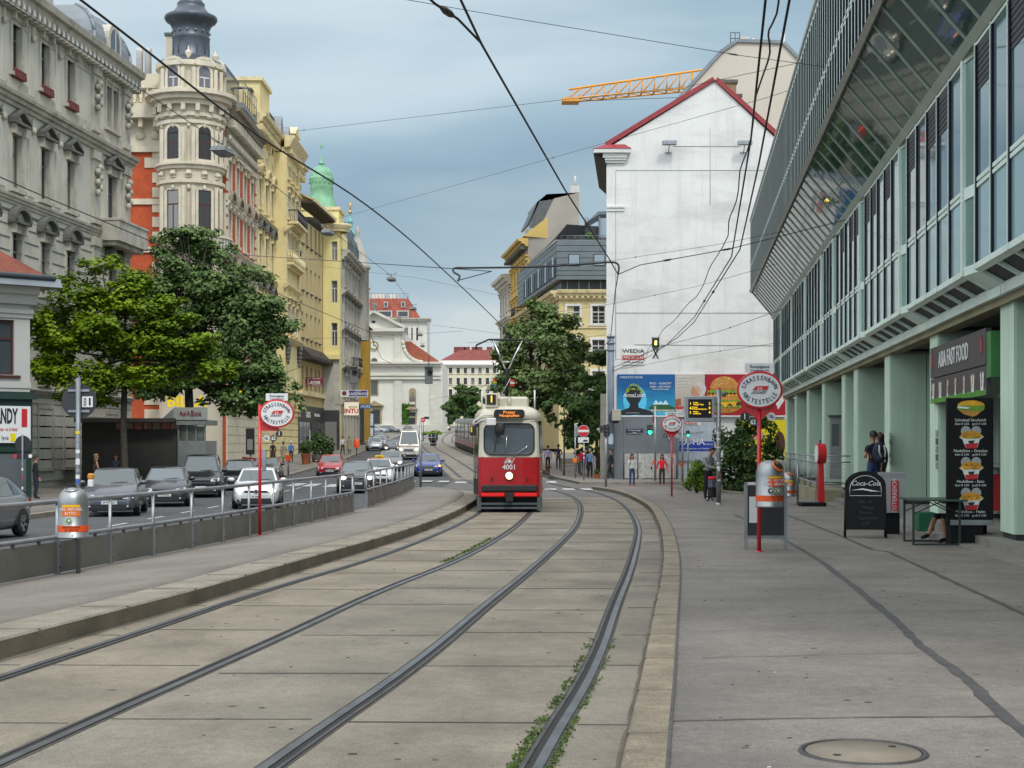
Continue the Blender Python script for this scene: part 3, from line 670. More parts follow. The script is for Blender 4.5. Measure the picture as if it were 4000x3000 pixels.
def surmesh(w,h,m,kind,dm=None):
    k=(round(w,2),round(h,2),m.name,kind)
    if k in _SM: return _SM[k]
    g=MB(); t=.2; dm=dm or m
    g.box((-w/2-t,-.09,-.02),(-w/2,.02,h),m); g.box((w/2,-.09,-.02),(w/2+t,.02,h),m); g.box((-w/2-t-.01,-.1,h),(w/2+t+.01,.02,h+.22),m)
    g.box((-w/2-t-.1,-.2,-.2),(w/2+t+.1,.02,-.02),m)
    if kind=='sill': g=MB(); g.box((-w/2-.1,-.16,-.12),(w/2+.1,.02,0),dm)
    if kind not in ('plain','sill'):
        W=w/2+t+.22; z=h+.42
        g.box((-w/2-t,-.12,h+.22),(w/2+t,.01,z),m)
        g.box((-W,-.38,z),(W,.0,z+.13),dm)
        for s in (-1,1): g.box((s*(w/2+t*.5)-.1,-.3,h-.05),(s*(w/2+t*.5)+.1,-.1,z),m)
        if kind=='tri':
            for s in (-1,1): g.ext([(s*W,-.40,z+.13),(s*W,-.40,z+.27),(0,-.40,z+.80),(0,-.40,z+.62)],(0,.38,0),dm)
            g.ext([(-W+.1,-.1,z+.13),(W-.1,-.1,z+.13),(0,-.1,z+.65)],(0,.1,0),m); g.ball((0,-.12,z+.3),(.14,.08,.12),m,8,5)
        if kind=='arch':
            n=10; o=[(W*math.cos(pi*i/n),z+.13+.72*math.sin(pi*i/n)) for i in range(n+1)]; q=[((W-.2)*math.cos(pi*i/n),z+.13+.52*math.sin(pi*i/n)) for i in range(n+1)]
            for i in range(n): g.ext([(o[i][0],-.42,o[i][1]),(o[i+1][0],-.42,o[i+1][1]),(q[i+1][0],-.42,q[i+1][1]),(q[i][0],-.42,q[i][1])],(0,.42,0),dm)
            g.ext([(a_,-.1,b_) for a_,b_ in q],(0,.1,0),m); g.ball((0,-.12,z+.35),(.16,.1,.16),m,8,5)
    _SM[k]=g.mesh('window_surround'); return _SM[k]
class House:
    def __init__(s,name,label,loc,rz,L_,H,wall,trim,depth=12,z0=None,cat='building'):
        s.root=thing(name,label,cat,loc,rz); s.L=L_; s.H=H; s.wall=wall; s.trim=trim; s.D=depth; s.holes=[]; s.T=MB()
    def window(s,x,z,w,h,fm,sur=None,style='cross',gm=None,dm=None,rec=.22,sm=None,hole=True,y=0):
        if hole: s.holes.append((x-w/2,x+w/2,z,z+h))
        f,p=winmesh(w,h,fm,style,gm)
        o=mobj('window',f,s.root,(x,y+rec,z)); mobj('pane',p,o)
        if sur: mobj('window_surround',surmesh(w,h,sm or s.trim,sur,dm),o,(0,-rec,0))
        return o
    def finish(s,wallf=None,x0=0,roof=None,parapet=None):
        """front wall as a grid of quads that leaves the window openings free, with reveals; side, back and top"""
        g=MB(); L_,H=s.L,s.H
        zs_=sorted({0,H}|{a for h in s.holes for a in h[2:]}|({b for b,_ in wallf} if wallf else set()))
        for z0,z1 in zip(zs_,zs_[1:]):
            zm=(z0+z1)/2; hs=sorted(h for h in s.holes if h[2]<zm<h[3])
            m=s.wall
            if wallf:
                for b,mm in wallf:
                    if zm>b: m=mm
            x=x0
            for h in hs+[(L_,L_,0,0)]:
                if h[0]>x+1e-4: g.face([(x,0,z0),(h[0],0,z0),(h[0],0,z1),(x,0,z1)],m)
                x=max(x,h[1])
        d=.3
        for a,b,c,e in s.holes:
            g.face([(a,0,c),(a,d,c),(a,d,e),(a,0,e)],s.trim); g.face([(b,0,c),(b,0,e),(b,d,e),(b,d,c)],s.trim); g.face([(a,0,e),(b,0,e),(b,d,e),(a,d,e)],s.trim); g.face([(a,0,c),(a,d,c),(b,d,c),(b,0,c)],s.trim)
            g.face([(a,d,c),(b,d,c),(b,d,e),(a,d,e)],m_dark)
        D=s.D
        for q in ([(x0,0,0),(x0,0,H),(x0,D,H),(x0,D,0)],[(L_,0,0),(L_,D,0),(L_,D,H),(L_,0,H)],[(x0,D,0),(x0,D,H),(L_,D,H),(L_,D,0)],[(x0,0,H),(L_,0,H),(L_,D,H),(x0,D,H)]): g.face(q,s.wall)
        g.build('wall',s.root)
        if s.T.v: s.T.build('cornice',s.root)
    def band(s,x0,x1,z0,z1,out,m=None,steps=3):
        """stepped cornice growing outwards to the top"""
        p=[(0,z0)]
        for i in range(steps):
            o=out*(i+1)/steps; za=lerp(z0,z1,i/steps); zb=lerp(z0,z1,(i+1)/steps)
            p+=[(o-out*.25/steps,za+.02),(o,zb-.04*(z1-z0))]
        p+=[(out,z1),(0,z1+.06)]
        s.T.mold(x0-out*.0,x1+out*.0,p,m or s.trim)
    def dentils(s,x0,x1,z0,z1,out,step,w,m=None):
        for x in frange(x0,x1-w,step): s.T.box((x,-out,z0),(x+w,0,z1),m or s.trim)
    def pilaster(s,x,w,z0,z1,out=.14,m=None,cap=.5):
        m=m or s.trim; s.T.box((x-w/2,-out,z0),(x+w/2,-.002,z1),m); s.T.box((x-w/2-.08,-out-.1,z1-cap),(x+w/2+.08,-.003,z1-.02),m); s.T.box((x-w/2-.07,-out-.08,z0+.01),(x+w/2+.07,-.004,z0+.3),m)
def balcony(h,x0,x1,z,out,m,rail='solid',hm=1.0):
    g=MB(); g.box((x0,-out,z-.22),(x1,0,z),m); g.box((x0+.15,-out*.8,z-.45),(x1-.15,0,z-.22),m)
    if rail=='solid':
        g.box((x0,-out,z),(x1,-out+.12,z+hm-.12),m); g.box((x0,-out+.12,z),(x0+.12,0,z+hm-.12),m); g.box((x1-.12,-out+.12,z),(x1,0,z+hm-.12),m); g.box((x0-.06,-out-.06,z+hm-.12),(x1+.06,0,z+hm),m)
    else:
        mm=m if rail=='baluster' else M('wrought_iron',(.03,.03,.032),.5); r=.055 if rail=='baluster' else .018
        g.box((x0,-out,z+hm-.1),(x1,-out+.1,z+hm),mm); g.box((x0,-out+.1,z+hm-.1),(x0+.1,0,z+hm),mm); g.box((x1-.1,-out+.1,z+hm-.1),(x1,0,z+hm),mm)
        st=.22 if rail=='baluster' else .14
        for x in frange(x0+.06,x1-.06,st): g.tube([(x,-out+.05,z),(x,-out+.05,z+.35*hm),(x,-out+.05,z+hm-.1)],[r*.7,r*1.2,r*.7],mm,n=6)
        for y in frange(-out+.2,-.1,st):
            for x in (x0+.06,x1-.06): g.tube([(x,y,z),(x,y,z+hm-.1)],r,mm,n=5)
    return g.build('balcony',h.root)
# ================================================================ left side of the street
m_A=M('plaster_grey',(.55,.52,.44),.9,var=.1,scale=.5,bump=.1,bscale=25,stain=.5,stcol=(.25,.235,.20),stscale=(.8,.8,.22))
m_At=M('plaster_grey_trim',(.46,.43,.355),.9,var=.16,scale=.9,stain=.65,stcol=(.13,.12,.10),stscale=(1,1,.6))
m_Ad=M('sooty_stone',(.13,.125,.11),.9,var=.3,scale=1.5,stain=.5,stcol=(.05,.048,.043))
m_zinc=M('zinc_sheet',(.22,.245,.265),.5,metal=.35,var=.15,scale=.6,stain=.3,stcol=(.12,.14,.15))
m_zincd=M('dark_zinc',(.095,.115,.125),.5,metal=.35,var=.2,scale=.7)
m_red=M('red_flower_box',(.16,.03,.025),.7)
def left_house(name,label,Y0,X0,dx,L_,H,wall,trim,z0,depth=12):
    return House(name,label,(X0,Y0,z0),math.atan2(1,dx),L_,H,wall,trim,depth)
# --- grey palace
h=left_house('grey_palace','grey stuccoed corner palace with sooty window pediments and a curved zinc corner roof',66,-24.28,.0867,23.6,22.4,m_A,m_At,-2.2,14)
zz=lambda hh: hh+2.2
for i,x in enumerate((.4,3.83,7.29,10.74,14.16)):
    h.window(x,zz(17.6),1.1,2.5,m_wgrey,'flat'); h.window(x,zz(12.1),1.15,2.6,m_wgrey,'tri',dm=m_Ad); h.window(x,zz(7.4),1.15,2.6,m_wgrey,'arch',dm=m_Ad); h.window(x,zz(3.0),1.2,2.5,m_wgrey,'flat'); h.window(x,zz(-1.2),1.7,2.9,m_wgrey,'plain')
    g=MB(); g.box((x-.6,-.28,zz(17.35)),(x+.6,-.02,zz(17.62)),m_red)
    for k in range(9): g.ball((x-.55+.137*k,-.18,zz(17.68)),(.09,.12,.10),m_red,5,3)
    g.build('flower_box',h.root)
for x in (19.9,20.95): h.window(x,zz(17.6),.8,2.5,m_wgrey,'plain')
h.window(20.4,zz(12.1),1.5,2.9,m_wgrey,'tri',dm=m_Ad); h.window(20.4,zz(7.4),1.3,2.6,m_wgrey,'arch',dm=m_Ad); h.window(20.4,zz(3),1.3,2.5,m_wgrey,'flat'); h.window(20.4,zz(-1.6),1.8,3.2,m_wgrey,'plain')
h.band(-1,23.9,zz(20.5),zz(21.55),.85); h.dentils(-.8,23.7,zz(20.35),zz(20.85),.62,.62,.26); h.dentils(-.8,23.7,zz(20.5),zz(20.72),.66,.62,.22,m_wframe)
h.band(-1,23.8,zz(15.95),zz(16.55),.5); h.band(-1,23.7,zz(11.3),zz(11.75),.25); h.band(-1,23.7,zz(6.5),zz(7),.3); h.band(-1,23.7,zz(2.3),zz(2.6),.3)
h.T.box((-1,-.05,zz(16.7)),(23.6,-.001,zz(17.3)),m_At); h.T.box((-1,-.04,zz(19.9)),(23.6,-.001,zz(20.45)),m_At)
for z in frange(7.2,11,.62): h.T.box((-1,-.03,zz(z)),(23.6,-.001,zz(z)+.045),m_Ad)
for z in frange(-1.9,2.2,.55): h.T.box((-1,-.06,zz(z)),(23.65,-.001,zz(z)+.48),m_A)
for x in (17.7,22.6):
    for a,b in ((16.9,20.5),(11.9,15.9),(7,11.2)): h.pilaster(x,1.0,zz(a),zz(b),.16)
    for z in (19.6,15.0):
        for k in range(6): h.T.ball((x+.18*(-1)**k,-.3,zz(z)-.28*k),(.3-.03*k,.16,.2),m_At,7,4)
for x in (2.1,5.56,9,12.45):
    for a,b in ((16.9,20.3),(12,15.8)): h.T.box((x-.35,-.07,zz(a)),(x+.35,-.001,zz(b)),m_A); h.T.box((x-.12,-.2,zz(b)-.5),(x+.12,-.05,zz(b)),m_At); h.T.ball((x,-.2,zz(b)-.6),(.16,.12,.2),m_At,6,4)
h.finish()
balcony(h,18.4,23.3,zz(11.35),1.15,m_At)
# attic, mansard and corner roof
g=MB(); g.M=Matrix.Translation((0,0,22.4))
g.ext([(-1,.2,0),(-1,2.4,2.6),(-1,13.8,2.9),(-1,13.8,0)],(24.4,0,0),m_zinc)
g.build('roof',h.root)
g=MB(); g.M=Matrix.Translation((0,0,zz(21.6)))
g.box((5.2,.9,0),(14.2,4,2.7),M('attic_plaster',(.44,.44,.41),.9,stain=.3)); g.box((5.1,.8,2.7),(14.3,4.1,2.85),m_zinc); g.box((9.6,.86,.6),(10.4,.95,1.9),m_wgrey)
g.build('attic',h.root)
g=MB(); g.M=Matrix.Translation((19.9,2.6,zz(21.5)))
pr=[(2.9,0),(2.85,.8),(2.6,1.5),(2.15,2.1),(1.5,2.55),(1.2,2.7)]
g.rings([[(-r,-r,z),(r,-r,z),(r,r,z),(-r,r,z)] for r,z in pr],m_zinc,caps=True)
for s in (-1,1):
  for q in range(len(pr)-1):
    (r0,z0),(r1,z1)=pr[q],pr[q+1]; g.tube([(s*r0,-r0,z0),(s*r1,-r1,z1)],.1,m_zinc,n=6)
n=8; o=[(1.0*math.cos(pi*i/n),.9+.95*math.sin(pi*i/n)) for i in range(n+1)]
g.ext([(-1.0,-3.0,0),(1.0,-3.0,0)]+[(a,-3.0,b) for a,b in o],(0,1.5,0),m_A); g.ext([(-.7,-3.02,.1),(.7,-3.02,.1)]+[(a*.7,-3.02,.9+(b-.9)*.7) for a,b in o],(0,.02,0),m_glassl); g.box((-.05,-3.05,.1),(.05,-3.0,1.5),m_wframe)
g.build('corner_roof',h.root)
g=MB(); g.tube([(16.3,5,zz(21.7)),(16.3,5,zz(25.7))],.24,m_wframe,n=10); g.tube([(16.3,5,zz(25.2)),(16.3,5,zz(25.3))],.3,m_zincd,n=10); g.tube([(16.3,5,zz(25.6)),(16.3,5,zz(25.85))],.3,m_zincd,n=10); g.build('flue',h.root)
g=MB()
for x in frange(8,15.2,1.2): g.tube([(x,4.2,zz(24.3)),(x,4.2,zz(26.0))],.03,m_zincd,n=4)
for z in (25.2,26.0): g.tube([(8,4.2,zz(z)),(15.2,4.2,zz(z))],.03,m_zincd,n=4)
g.box((8,4.22,zz(24.4)),(15.2,4.24,zz(25.95)),m_glassl); g.build('roof_terrace_rail',h.root)
# --- low house with the phone shop
m_cream=M('plaster_white',(.50,.49,.455),.9,var=.06,scale=.6,bump=.08,bscale=30,stain=.2,stcol=(.40,.39,.35))
m_tile=brickm('roof_tile',(.22,.055,.03),(.30,.085,.045),(.07,.02,.015),5.2,.5,.35,.035,.6)
X1=gx(117,62); CA,SA=math.cos(rad(42)),math.sin(rad(42))
h=House('corner_shop_house','low white house with red tiled roof and a phone shop at the left edge',(X1-14*CA,62-14*SA,-2.2),rad(42),14,8.45,m_cream,m_cream,10)
for x in (1.5,5,9.0,12.72): h.window(x,zz(2.72),1.25,2.2,m_wbrown,None,gm=m_glassl,rec=.12)
h.band(0,14.1,zz(5.0),zz(5.35),.18,steps=2); h.band(0,14.2,zz(5.55),zz(6.35),.55,steps=2)
h.T.box((0,-.04,zz(2.2)),(14.03,-.001,zz(2.45)),m_cream)
for x in (12.72,): 
    h.T.box((x-.85,-.1,zz(2.6)),(x+.85,-.002,zz(2.7)),m_wbrown)
h.finish()
g=MB(); g.M=Matrix.Translation((0,0,8.45))
g.ext([(0,-.95,0),(0,-.75,.35),(0,10,.35),(0,10,0)],(14.95,0,0),m_zinc); g.tube([(0,-.8,.38),(14.7,-.8,.38)],.11,m_zincd,n=8)
g.ext([(0,-.72,.36),(14.6,-.72,.36),(11.5,4.5,3.4),(0,4.5,3.4)],(0,.1,-.1),m_tile); g.ext([(14.6,-.72,.36),(14.6,9.6,.36),(11.5,4.5,3.4)],(-.1,0,-.1),m_tile)
for x in frange(.5,14,.55): g.box((x,-.93,.36),(x+.02,-.76,.372),m_zincd)
g.build('roof',h.root)
m_shopg=M('shop_dark_green',(.018,.045,.035),.5)
g=MB(); g.box((0,-.12,zz(-.35)),(14.05,-.0,zz(2.05)),m_shopg); g.box((0,-.3,zz(1.75)),(14.2,-.12,zz(1.95)),m_shopg)
g.box((0,-.06,.0),(14.04,-.005,zz(-.35)),m_shopg)
for x in (1,4.5,8,11.2): g.box((x,-.08,.25),(x+2.6,-.06,zz(-.45)),m_glassl)
g.build('shopfront',h.root)
m_signw=M('sign_white',(.74,.74,.73),.5,var=.04); m_black=M('sign_black',(.02,.02,.022),.5,var=.05); m_signr=M('sign_red',(.55,.02,.03),.5,var=.05); m_yel=M('sign_yellow',(.75,.62,.0),.5,var=.05)
sg=thing('shop_sign','white fascia board with big black letters ANDY above the phone shop','sign',(X1-2.2*CA+.16*SA,62-2.2*SA-.16*CA,.62),rad(42))
g=MB(); g.box((-4,-.08,-.62),(2.12,.0,.85),m_signw); g.build('board',sg)
g=MB(); addtext(g,'HANDY',(1.56,-.09,.42),.82,m_black,.03,.40,.01,'RIGHT'); addtext(g,'Reparatur - An- & Verkauf',(1.56,-.09,-.08),.2,m_signr,0,.42,.006,'RIGHT'); addtext(g,'lyca',(1.2,-.09,-.42),.22,m_black,0,.9,.006,'RIGHT'); addtext(g,'yooopi',(1.78,-.09,-.42),.2,m_signr,.01,.5,.006); g.build('lettering',sg)
g=MB(); g.box((1.74,-.095,.02),(1.97,-.08,.74),m_signr); g.box((1.27,-.095,-.56),(1.48,-.08,-.24),m_yel); g.build('colour_squares',sg)
# --- red and cream corner house with the round oriel
m_B=M('plaster_cream',(.62,.555,.43),.85,var=.09,scale=.6,bump=.1,bscale=25,stain=.35,stcol=(.38,.33,.25),stscale=(.8,.8,.3))
m_Bt=M('plaster_cream_trim',(.66,.59,.46),.85,var=.12,scale=1,stain=.45,stcol=(.30,.26,.19),stscale=(1,1,.7))
m_Bd=M('cornice_grey',(.27,.235,.175),.85,var=.2,stain=.5,stcol=(.13,.115,.09))
m_brick=M('orange_brick',(.47,.085,.028),.85,var=.14,scale=1.2,speck=.16,sscale=26,stain=.3,stcol=(.36,.07,.03),bump=.2,bscale=30)
m_lead=M('lead_roof',(.085,.10,.12),.42,metal=.35,var=.2,scale=1.2,stain=.25,stcol=(.16,.18,.19))
z0=-2.0; zz=lambda hh: hh-z0
h=left_house('red_corner_house','red brick and cream corner house with a round oriel tower under a lead onion roof',109,-20.3,0,12.4,25.4,m_brick,m_B,z0,12)
for x in (1.3,4.4,7.5,10.6):
    h.window(x,zz(17.8),1.05,2.4,m_wbrown,'flat',sm=m_Bt); h.window(x,zz(14.5),1.05,2.3,m_wbrown,'arch',sm=m_Bt,dm=m_Bd); h.window(x,zz(9.8),1.05,2.5,m_wbrown,'arch',sm=m_Bt,dm=m_Bd); h.window(x,zz(5.6),1.05,2.4,m_wbrown,'tri',sm=m_Bt)
    h.window(x,zz(-1.6),1.6,3.9,m_wgrey,'arch',sm=m_Bt)
h.T.box((0,-.1,0),(12.4,-.001,zz(4.9)),m_B)
for z in frange(-1.9,4.4,.62): h.T.box((0,-.13,zz(z)),(12.4,-.1,zz(z)+.56),m_B)
h.band(0,12.4,zz(22.9),zz(23.9),1.05,m_Bd); h.dentils(0,12.4,zz(22.4),zz(23),.7,.62,.26,m_Bt); h.T.box((0,-.12,zz(21)),(12.4,-.002,zz(22.5)),m_Bd); h.band(0,12.4,zz(20.6),zz(21),.3,m_Bt)
for k in range(20): h.T.ball((.4+.62*k,-.2,zz(21.7)),(.22,.14,.3),m_Bt,6,4)
h.band(0,12.4,zz(16.7),zz(17.2),.3,m_Bt); h.band(0,12.4,zz(13.6),zz(14.0),.3,m_Bt); h.band(0,12.4,zz(8.9),zz(9.3),.3,m_Bt); h.band(0,12.4,zz(4.5),zz(4.9),.35,m_Bt)
for x in (-.0,12.1): 
    for z in frange(5.2,20.4,.85): h.T.box((x-.0,-.1,zz(z)),(x+.5,-.003,zz(z)+.62),m_Bt)
h.finish(wallf=[(0,m_B),(zz(4.6),m_brick),(zz(20.8),m_B)])
# side towards the camera, in brick with cream quoins
S=Matrix.Translation((0,0,0))
g=MB()  # local frame of this root: x along +Y, y to -X ; face at x=-.0 going to y=9.5
def sb(y0,y1,za,zb,o,m): g.box((-o,y0,za),(-.001,y1,zb),m)
sb(2.3,12,zz(-2),zz(23),.06,m_brick)
for z in frange(-1.5,20.2,1.05): sb(2.2,5.75 if int(z*2)%2 else 5.2,zz(z),zz(z)+.72,.14,m_Bt)
for za,zb,o in ((22.9,23.9,1.0),(20.6,21,.3),(16.9,17.3,.2),(13.5,13.9,.2),(8.9,9.3,.2)): sb(2.2,12,zz(za),zz(zb),o,m_Bt)
sb(2.2,12,zz(21),zz(22.9),.1,m_B); sb(2.2,12,zz(4.0),zz(4.6),.2,m_Bt); sb(2.25,12,zz(23.9),zz(26.2),.02,m_B)
for k in range(9): g.box((-.75,2.6+k*1.05,zz(22.3)),(-.1,2.9+k*1.05,zz(22.9)),m_Bt); g.ball((-.15,2.9+k*1.05,zz(21.8)),(.12,.4,.35),m_Bt,6,4)
for k in range(14): g.lathe([(.12,0),(.08,.2),(.16,.45),(.08,.8),(.12,1)],m_Bt,6,(-.3,4.6+.45*k,zz(24.1)))
g.box((-.45,4.4,zz(25.1)),(-.15,12,zz(25.3)),m_Bt)
g.build('side_wall',h.root)
# round oriel tower
T=thing_c=None
g=MB(); g.M=Matrix.Translation((-1.1,2.25,0)); r=2.18
def ringband(za,zb,o,m,steps=1): 
    p=[(r-.05,zz(za))]
    for i in range(steps): p+=[(r+o*(i+1)/steps,lerp(zz(za),zz(zb),i/steps)+.03),(r+o*(i+1)/steps,lerp(zz(za),zz(zb),(i+1)/steps)-.03)]
    p+=[(r-.05,zz(zb))]
    g.lathe(p,m,40,sm=False)
g.lathe([(r,zz(-2)),(r,zz(26.3))],m_B,40)
for q in ((12.9,13.3,.35,m_Bt,2),(14.0,14.3,.25,m_Bt,1),(17.9,18.2,.2,m_Bt,1),(18.9,19.4,.35,m_Bt,2),(22.0,22.3,.18,m_Bt,1),(20.9+1.6,22.8,.25,m_Bt,1),(23.3,24.3,1.0,m_Bt,3),(26.0,26.4,.25,m_Bt,1),(9,9.3,.2,m_Bt,1),(4.5,5,.35,m_Bt,2)): ringband(*q)
for k in range(16):
    a=2*pi*k/16; g.box((0,0,0),(0,0,0),m_Bt) if 0 else None
    c,s=math.cos(a),math.sin(a); g.cbox((c*(r+.35),s*(r+.35),zz(23.1)),(.28,.28,.5),m_Bt); g.ball((c*(r+.05),s*(r+.05),zz(22.55)),(.3,.3,.22),m_Bt,6,4)
for ang_ in (-rad(139),-rad(111),-rad(82),-rad(54),-rad(25)):
    c_,s_=math.sin(ang_),-math.cos(ang_)
    for zq in (18.55,13.75):
        g.cbox((c_*(r+.04),s_*(r+.04),zz(zq)),(.30,.30,.5),m_Bt)
        g.ball((c_*(r+.12),s_*(r+.12),zz(zq)),(.26,.26,.16),m_Bt,8,4)
    for zq in (21.9,17.6): g.ball((c_*(r+.05),s_*(r+.05),zz(zq)),(.14,.14,.22),m_Bt,6,4)
tw=g.build('oriel_tower',h.root)
def towin(ang,z,w,hh,arch,fm=m_wbrown,gm=m_glass):
    o=mobj('window',winmesh(w,hh,fm,'cross' if not arch else 'cross',gm)[0],tw); 
    mw=Matrix.Translation((-1.1,2.25,0))@Matrix.Rotation(ang,4,'Z')@Matrix.Translation((0,-r-.03,z)); o.matrix_local=mw
    g=MB(); g.box((-w/2,-.0,.0),(w/2,.03,hh),gm)
    if arch:
        n=8; g.ext([(w/2*math.cos(pi*i/n),.0,hh+w/2*math.sin(pi*i/n)) for i in range(n+1)],(0,.03,0),gm)
        for i in range(n):
            a0,a1=pi*i/n,pi*(i+1)/n; g.ext([(w/2*math.cos(a0),-.05,hh+w/2*math.sin(a0)),(w/2*math.cos(a1),-.05,hh+w/2*math.sin(a1)),((w/2+.2)*math.cos(a1),-.05,hh+(w/2+.2)*math.sin(a1)),((w/2+.2)*math.cos(a0),-.05,hh+(w/2+.2)*math.sin(a0))],(0,.1,0),m_Bt)
    for s in (-1,1): g.box((s*(w/2+.1)-.1,-.08,0),(s*(w/2+.1)+.1,.05,hh),m_Bt); g.box((s*(w/2+.38)-.12,-.12,-.3),(s*(w/2+.38)+.12,.1,hh+.25),m_Bt)
    g.box((-w/2-.3,-.2,-.22),(w/2+.3,.1,0),m_Bt)
    q=g.mesh('surround'); c=mobj('surround',q,tw); c.matrix_local=mw
# local angle: -y local = street (+X world); camera looks along +x local, so the seen side is -x local = angle -90deg
for ang in (-rad(111),-rad(54),rad(3)):
    towin(ang,zz(19.55),.95,1.85,True); towin(ang,zz(14.55),.95,2.9,False); towin(ang,zz(9.6),.95,2.6,False); towin(ang,zz(24.5),.85,1.1,True,m_wframe,glassm('attic_glass',(.12,.12,.15),.15,.2))
g=MB(); g.M=Matrix.Translation((-1.1,2.25,zz(26.4)))
g.lathe([(2.4,0),(2.2,.2),(1.5,.5),(1.28,.7),(1.28,1.9),(1.34,2.0),(1.25,2.1),(1.3,2.6),(1.45,2.95),(1.75,3.15),(1.85,3.35),(1.8,3.5),(1.3,3.75),(1.0,4.1),(.93,4.3),(.97,4.4),(.8,4.6),(.5,5.1),(.42,5.4),(.45,5.5),(.3,5.7),(.16,6.4),(.05,7.6)],m_lead,24)
for k in range(14):
    a=2*pi*k/14; g.ball((1.3*math.cos(a),1.3*math.sin(a),2.35),.09,m_zinc,6,4); g.box((0,0,0),(0,0,0),m_lead) if 0 else None
for k in range(12):
    a=2*pi*k/12; g.tube([(1.29*math.cos(a),1.29*math.sin(a),.7),(1.29*math.cos(a),1.29*math.sin(a),1.9)],.03,m_lead,n=4)
g.build('onion_roof',h.root)
g=MB()
for ang in (-rad(111),-rad(54),rad(3)):
    n=10; mm=Matrix.Translation((-1.1,2.25,zz(26.1)))@Matrix.Rotation(ang,4,'Z'); g.M=mm
    o=[(.85*math.cos(pi*i/n),-2.35,.0+.55*math.sin(pi*i/n)) for i in range(n+1)]; g.ext(o,(0,.5,0),m_Bt)
    g.M=Matrix.Translation((-1.1,2.25,zz(26.4)))@Matrix.Rotation(ang+rad(28),4,'Z'); g.lathe([(.05,0),(.2,.1),(.1,.2),(.25,.45),(.2,.6),(.06,.7),(.05,.95)],m_Bt,8,(0,-2.1,0))
g.M=I4; g.box((1.5,3.2,zz(26)),(3.2,4.6,zz(29.3)),m_B); g.box((1.4,3.1,zz(29.3)),(3.3,4.7,zz(29.5)),m_zincd)
for y in (6.0,6.6): g.tube([(2,y,zz(25)),(2,y,zz(28.2)),(2,y,zz(28.5))],[.25,.25,.3],m_wframe,n=8)
g.box((0.2,.6,zz(23.9)),(12.4,3,zz(25.6)),m_B)
g.build('gables',h.root)
g=MB(); r2=2.9; g.M=Matrix.Translation((-1.1,2.25,zz(13.2)))
g.lathe([(r,0),(r2,0),(r2,.15),(r,.15)],m_Bt,30,a0=-pi*1.05,a1=-.1); g.lathe([(r2-.18,.95),(r2,.95),(r2,1.1),(r2-.18,1.1),(r2-.18,.95)],m_Bt,30,a0=-pi*1.05,a1=-.1)
for k in range(26):
    a=lerp(-pi*1.03,-.15,k/25); g.lathe([(.07,.15),(.05,.3),(.11,.5),(.05,.8),(.08,.95)],m_wframe,6,((r2-.09)*math.cos(a),(r2-.09)*math.sin(a),0))
g.build('balustrade',h.root)
# --- yellow stucco house
m_C=M('plaster_yellow',(.78,.65,.33),.9,var=.09,scale=.5,bump=.08,bscale=25,stain=.3,stcol=(.42,.33,.14),stscale=(.8,.8,.25))
m_Ct=M('plaster_yellow_trim',(.74,.62,.36),.9,var=.12,stain=.5,stcol=(.27,.21,.10),stscale=(1,1,.6))
m_Cd=M('slate_hood',(.13,.125,.115),.7,var=.25)
z0=-1.9
h=left_house('yellow_stucco_house','tall yellow stucco house with a projecting centre bay and grey hooded windows',121.6,-20.3,0,25.3,26.2,m_C,m_Ct,z0,12)
for x in (1.9,5.1,8.1,19.4,22.6):
    h.window(x,zz(22.6),.6,.8,m_wgrey,'plain',style='plain'); h.window(x,zz(18.9),1.0,2.3,m_wgrey,'arch',dm=m_Cd if x in (8.1,19.4) else m_Ct); h.window(x,zz(14.3),1.0,2.5,m_wgrey,'arch',dm=m_Cd); h.window(x,zz(9.6),1.0,2.4,m_wgrey,'tri',dm=m_Cd); h.window(x,zz(5.3),1.0,2.2,m_wgrey,'flat')
    h.window(x,zz(-1.3),1.6,3.8,m_wgrey,'arch')
h.band(0,25.3,zz(25.2),zz(26.2),.9); h.dentils(0,25.3,zz(24.85),zz(25.3),.6,.6,.25); h.band(0,25.3,zz(17.9),zz(18.3),.35); h.band(0,25.3,zz(13.2),zz(13.6),.35); h.band(0,25.3,zz(8.8),zz(9.1),.3); h.band(0,25.3,zz(4.2),zz(4.7),.4)
for z in frange(-1.8,4,.6): h.T.box((0,-.08,zz(z)),(25.3,-.002,zz(z)+.53),m_C)
for x in (.3,3.5,6.6,21,24.6): h.pilaster(x,.5,zz(9.2),zz(24.6),.12)
h.finish()
cb=MB(); cb.M=Matrix.Translation((9.6,0,0))
W_=8.2
cb.box((0,-.9,zz(4.4)),(W_,.1,zz(25.3)),m_C)
for za,zb,o in ((25.2,26.2,.9),(18.0,18.4,.35),(13.2,13.6,.35),(8.6,9.1,.5)): cb.M=Matrix.Translation((9.6,-.9,0)); cb.mold(-.3,W_+.3,[(0,zz(za)),(o*.5,zz(za)+.1),(o,zz(zb)-.1),(o,zz(zb)),(0,zz(zb)+.05)],m_Ct)
for x in (.3,W_-.3): cb.box((x-.25,-.15,zz(9.2)),(x+.25,-.001,zz(25)),m_Ct)
for k in range(9): cb.box((.2+.9*k,-.6,zz(24.8)),(.5+.9*k,0,zz(25.2)),m_Ct)
for x in (.6,W_-.6):
    for k in range(5): cb.ball((x,-.2,zz(8.4)-.35*k),(.35-.04*k,.35-.05*k,.3),m_Cd,7,4)
cb.build('centre_bay',h.root)
for x in (11.3,13.7,16.1):
    for z,hh in ((9.6,2.4),(15.8,2.3),(19.4,2.2)): h.window(x,zz(z),1.1,hh,m_wframe,'flat',rec=-.02,hole=False,y=-.95)
    h.window(x,zz(22.9),.8,1.0,m_wgrey,'plain',rec=-.02,hole=False,y=-.95)
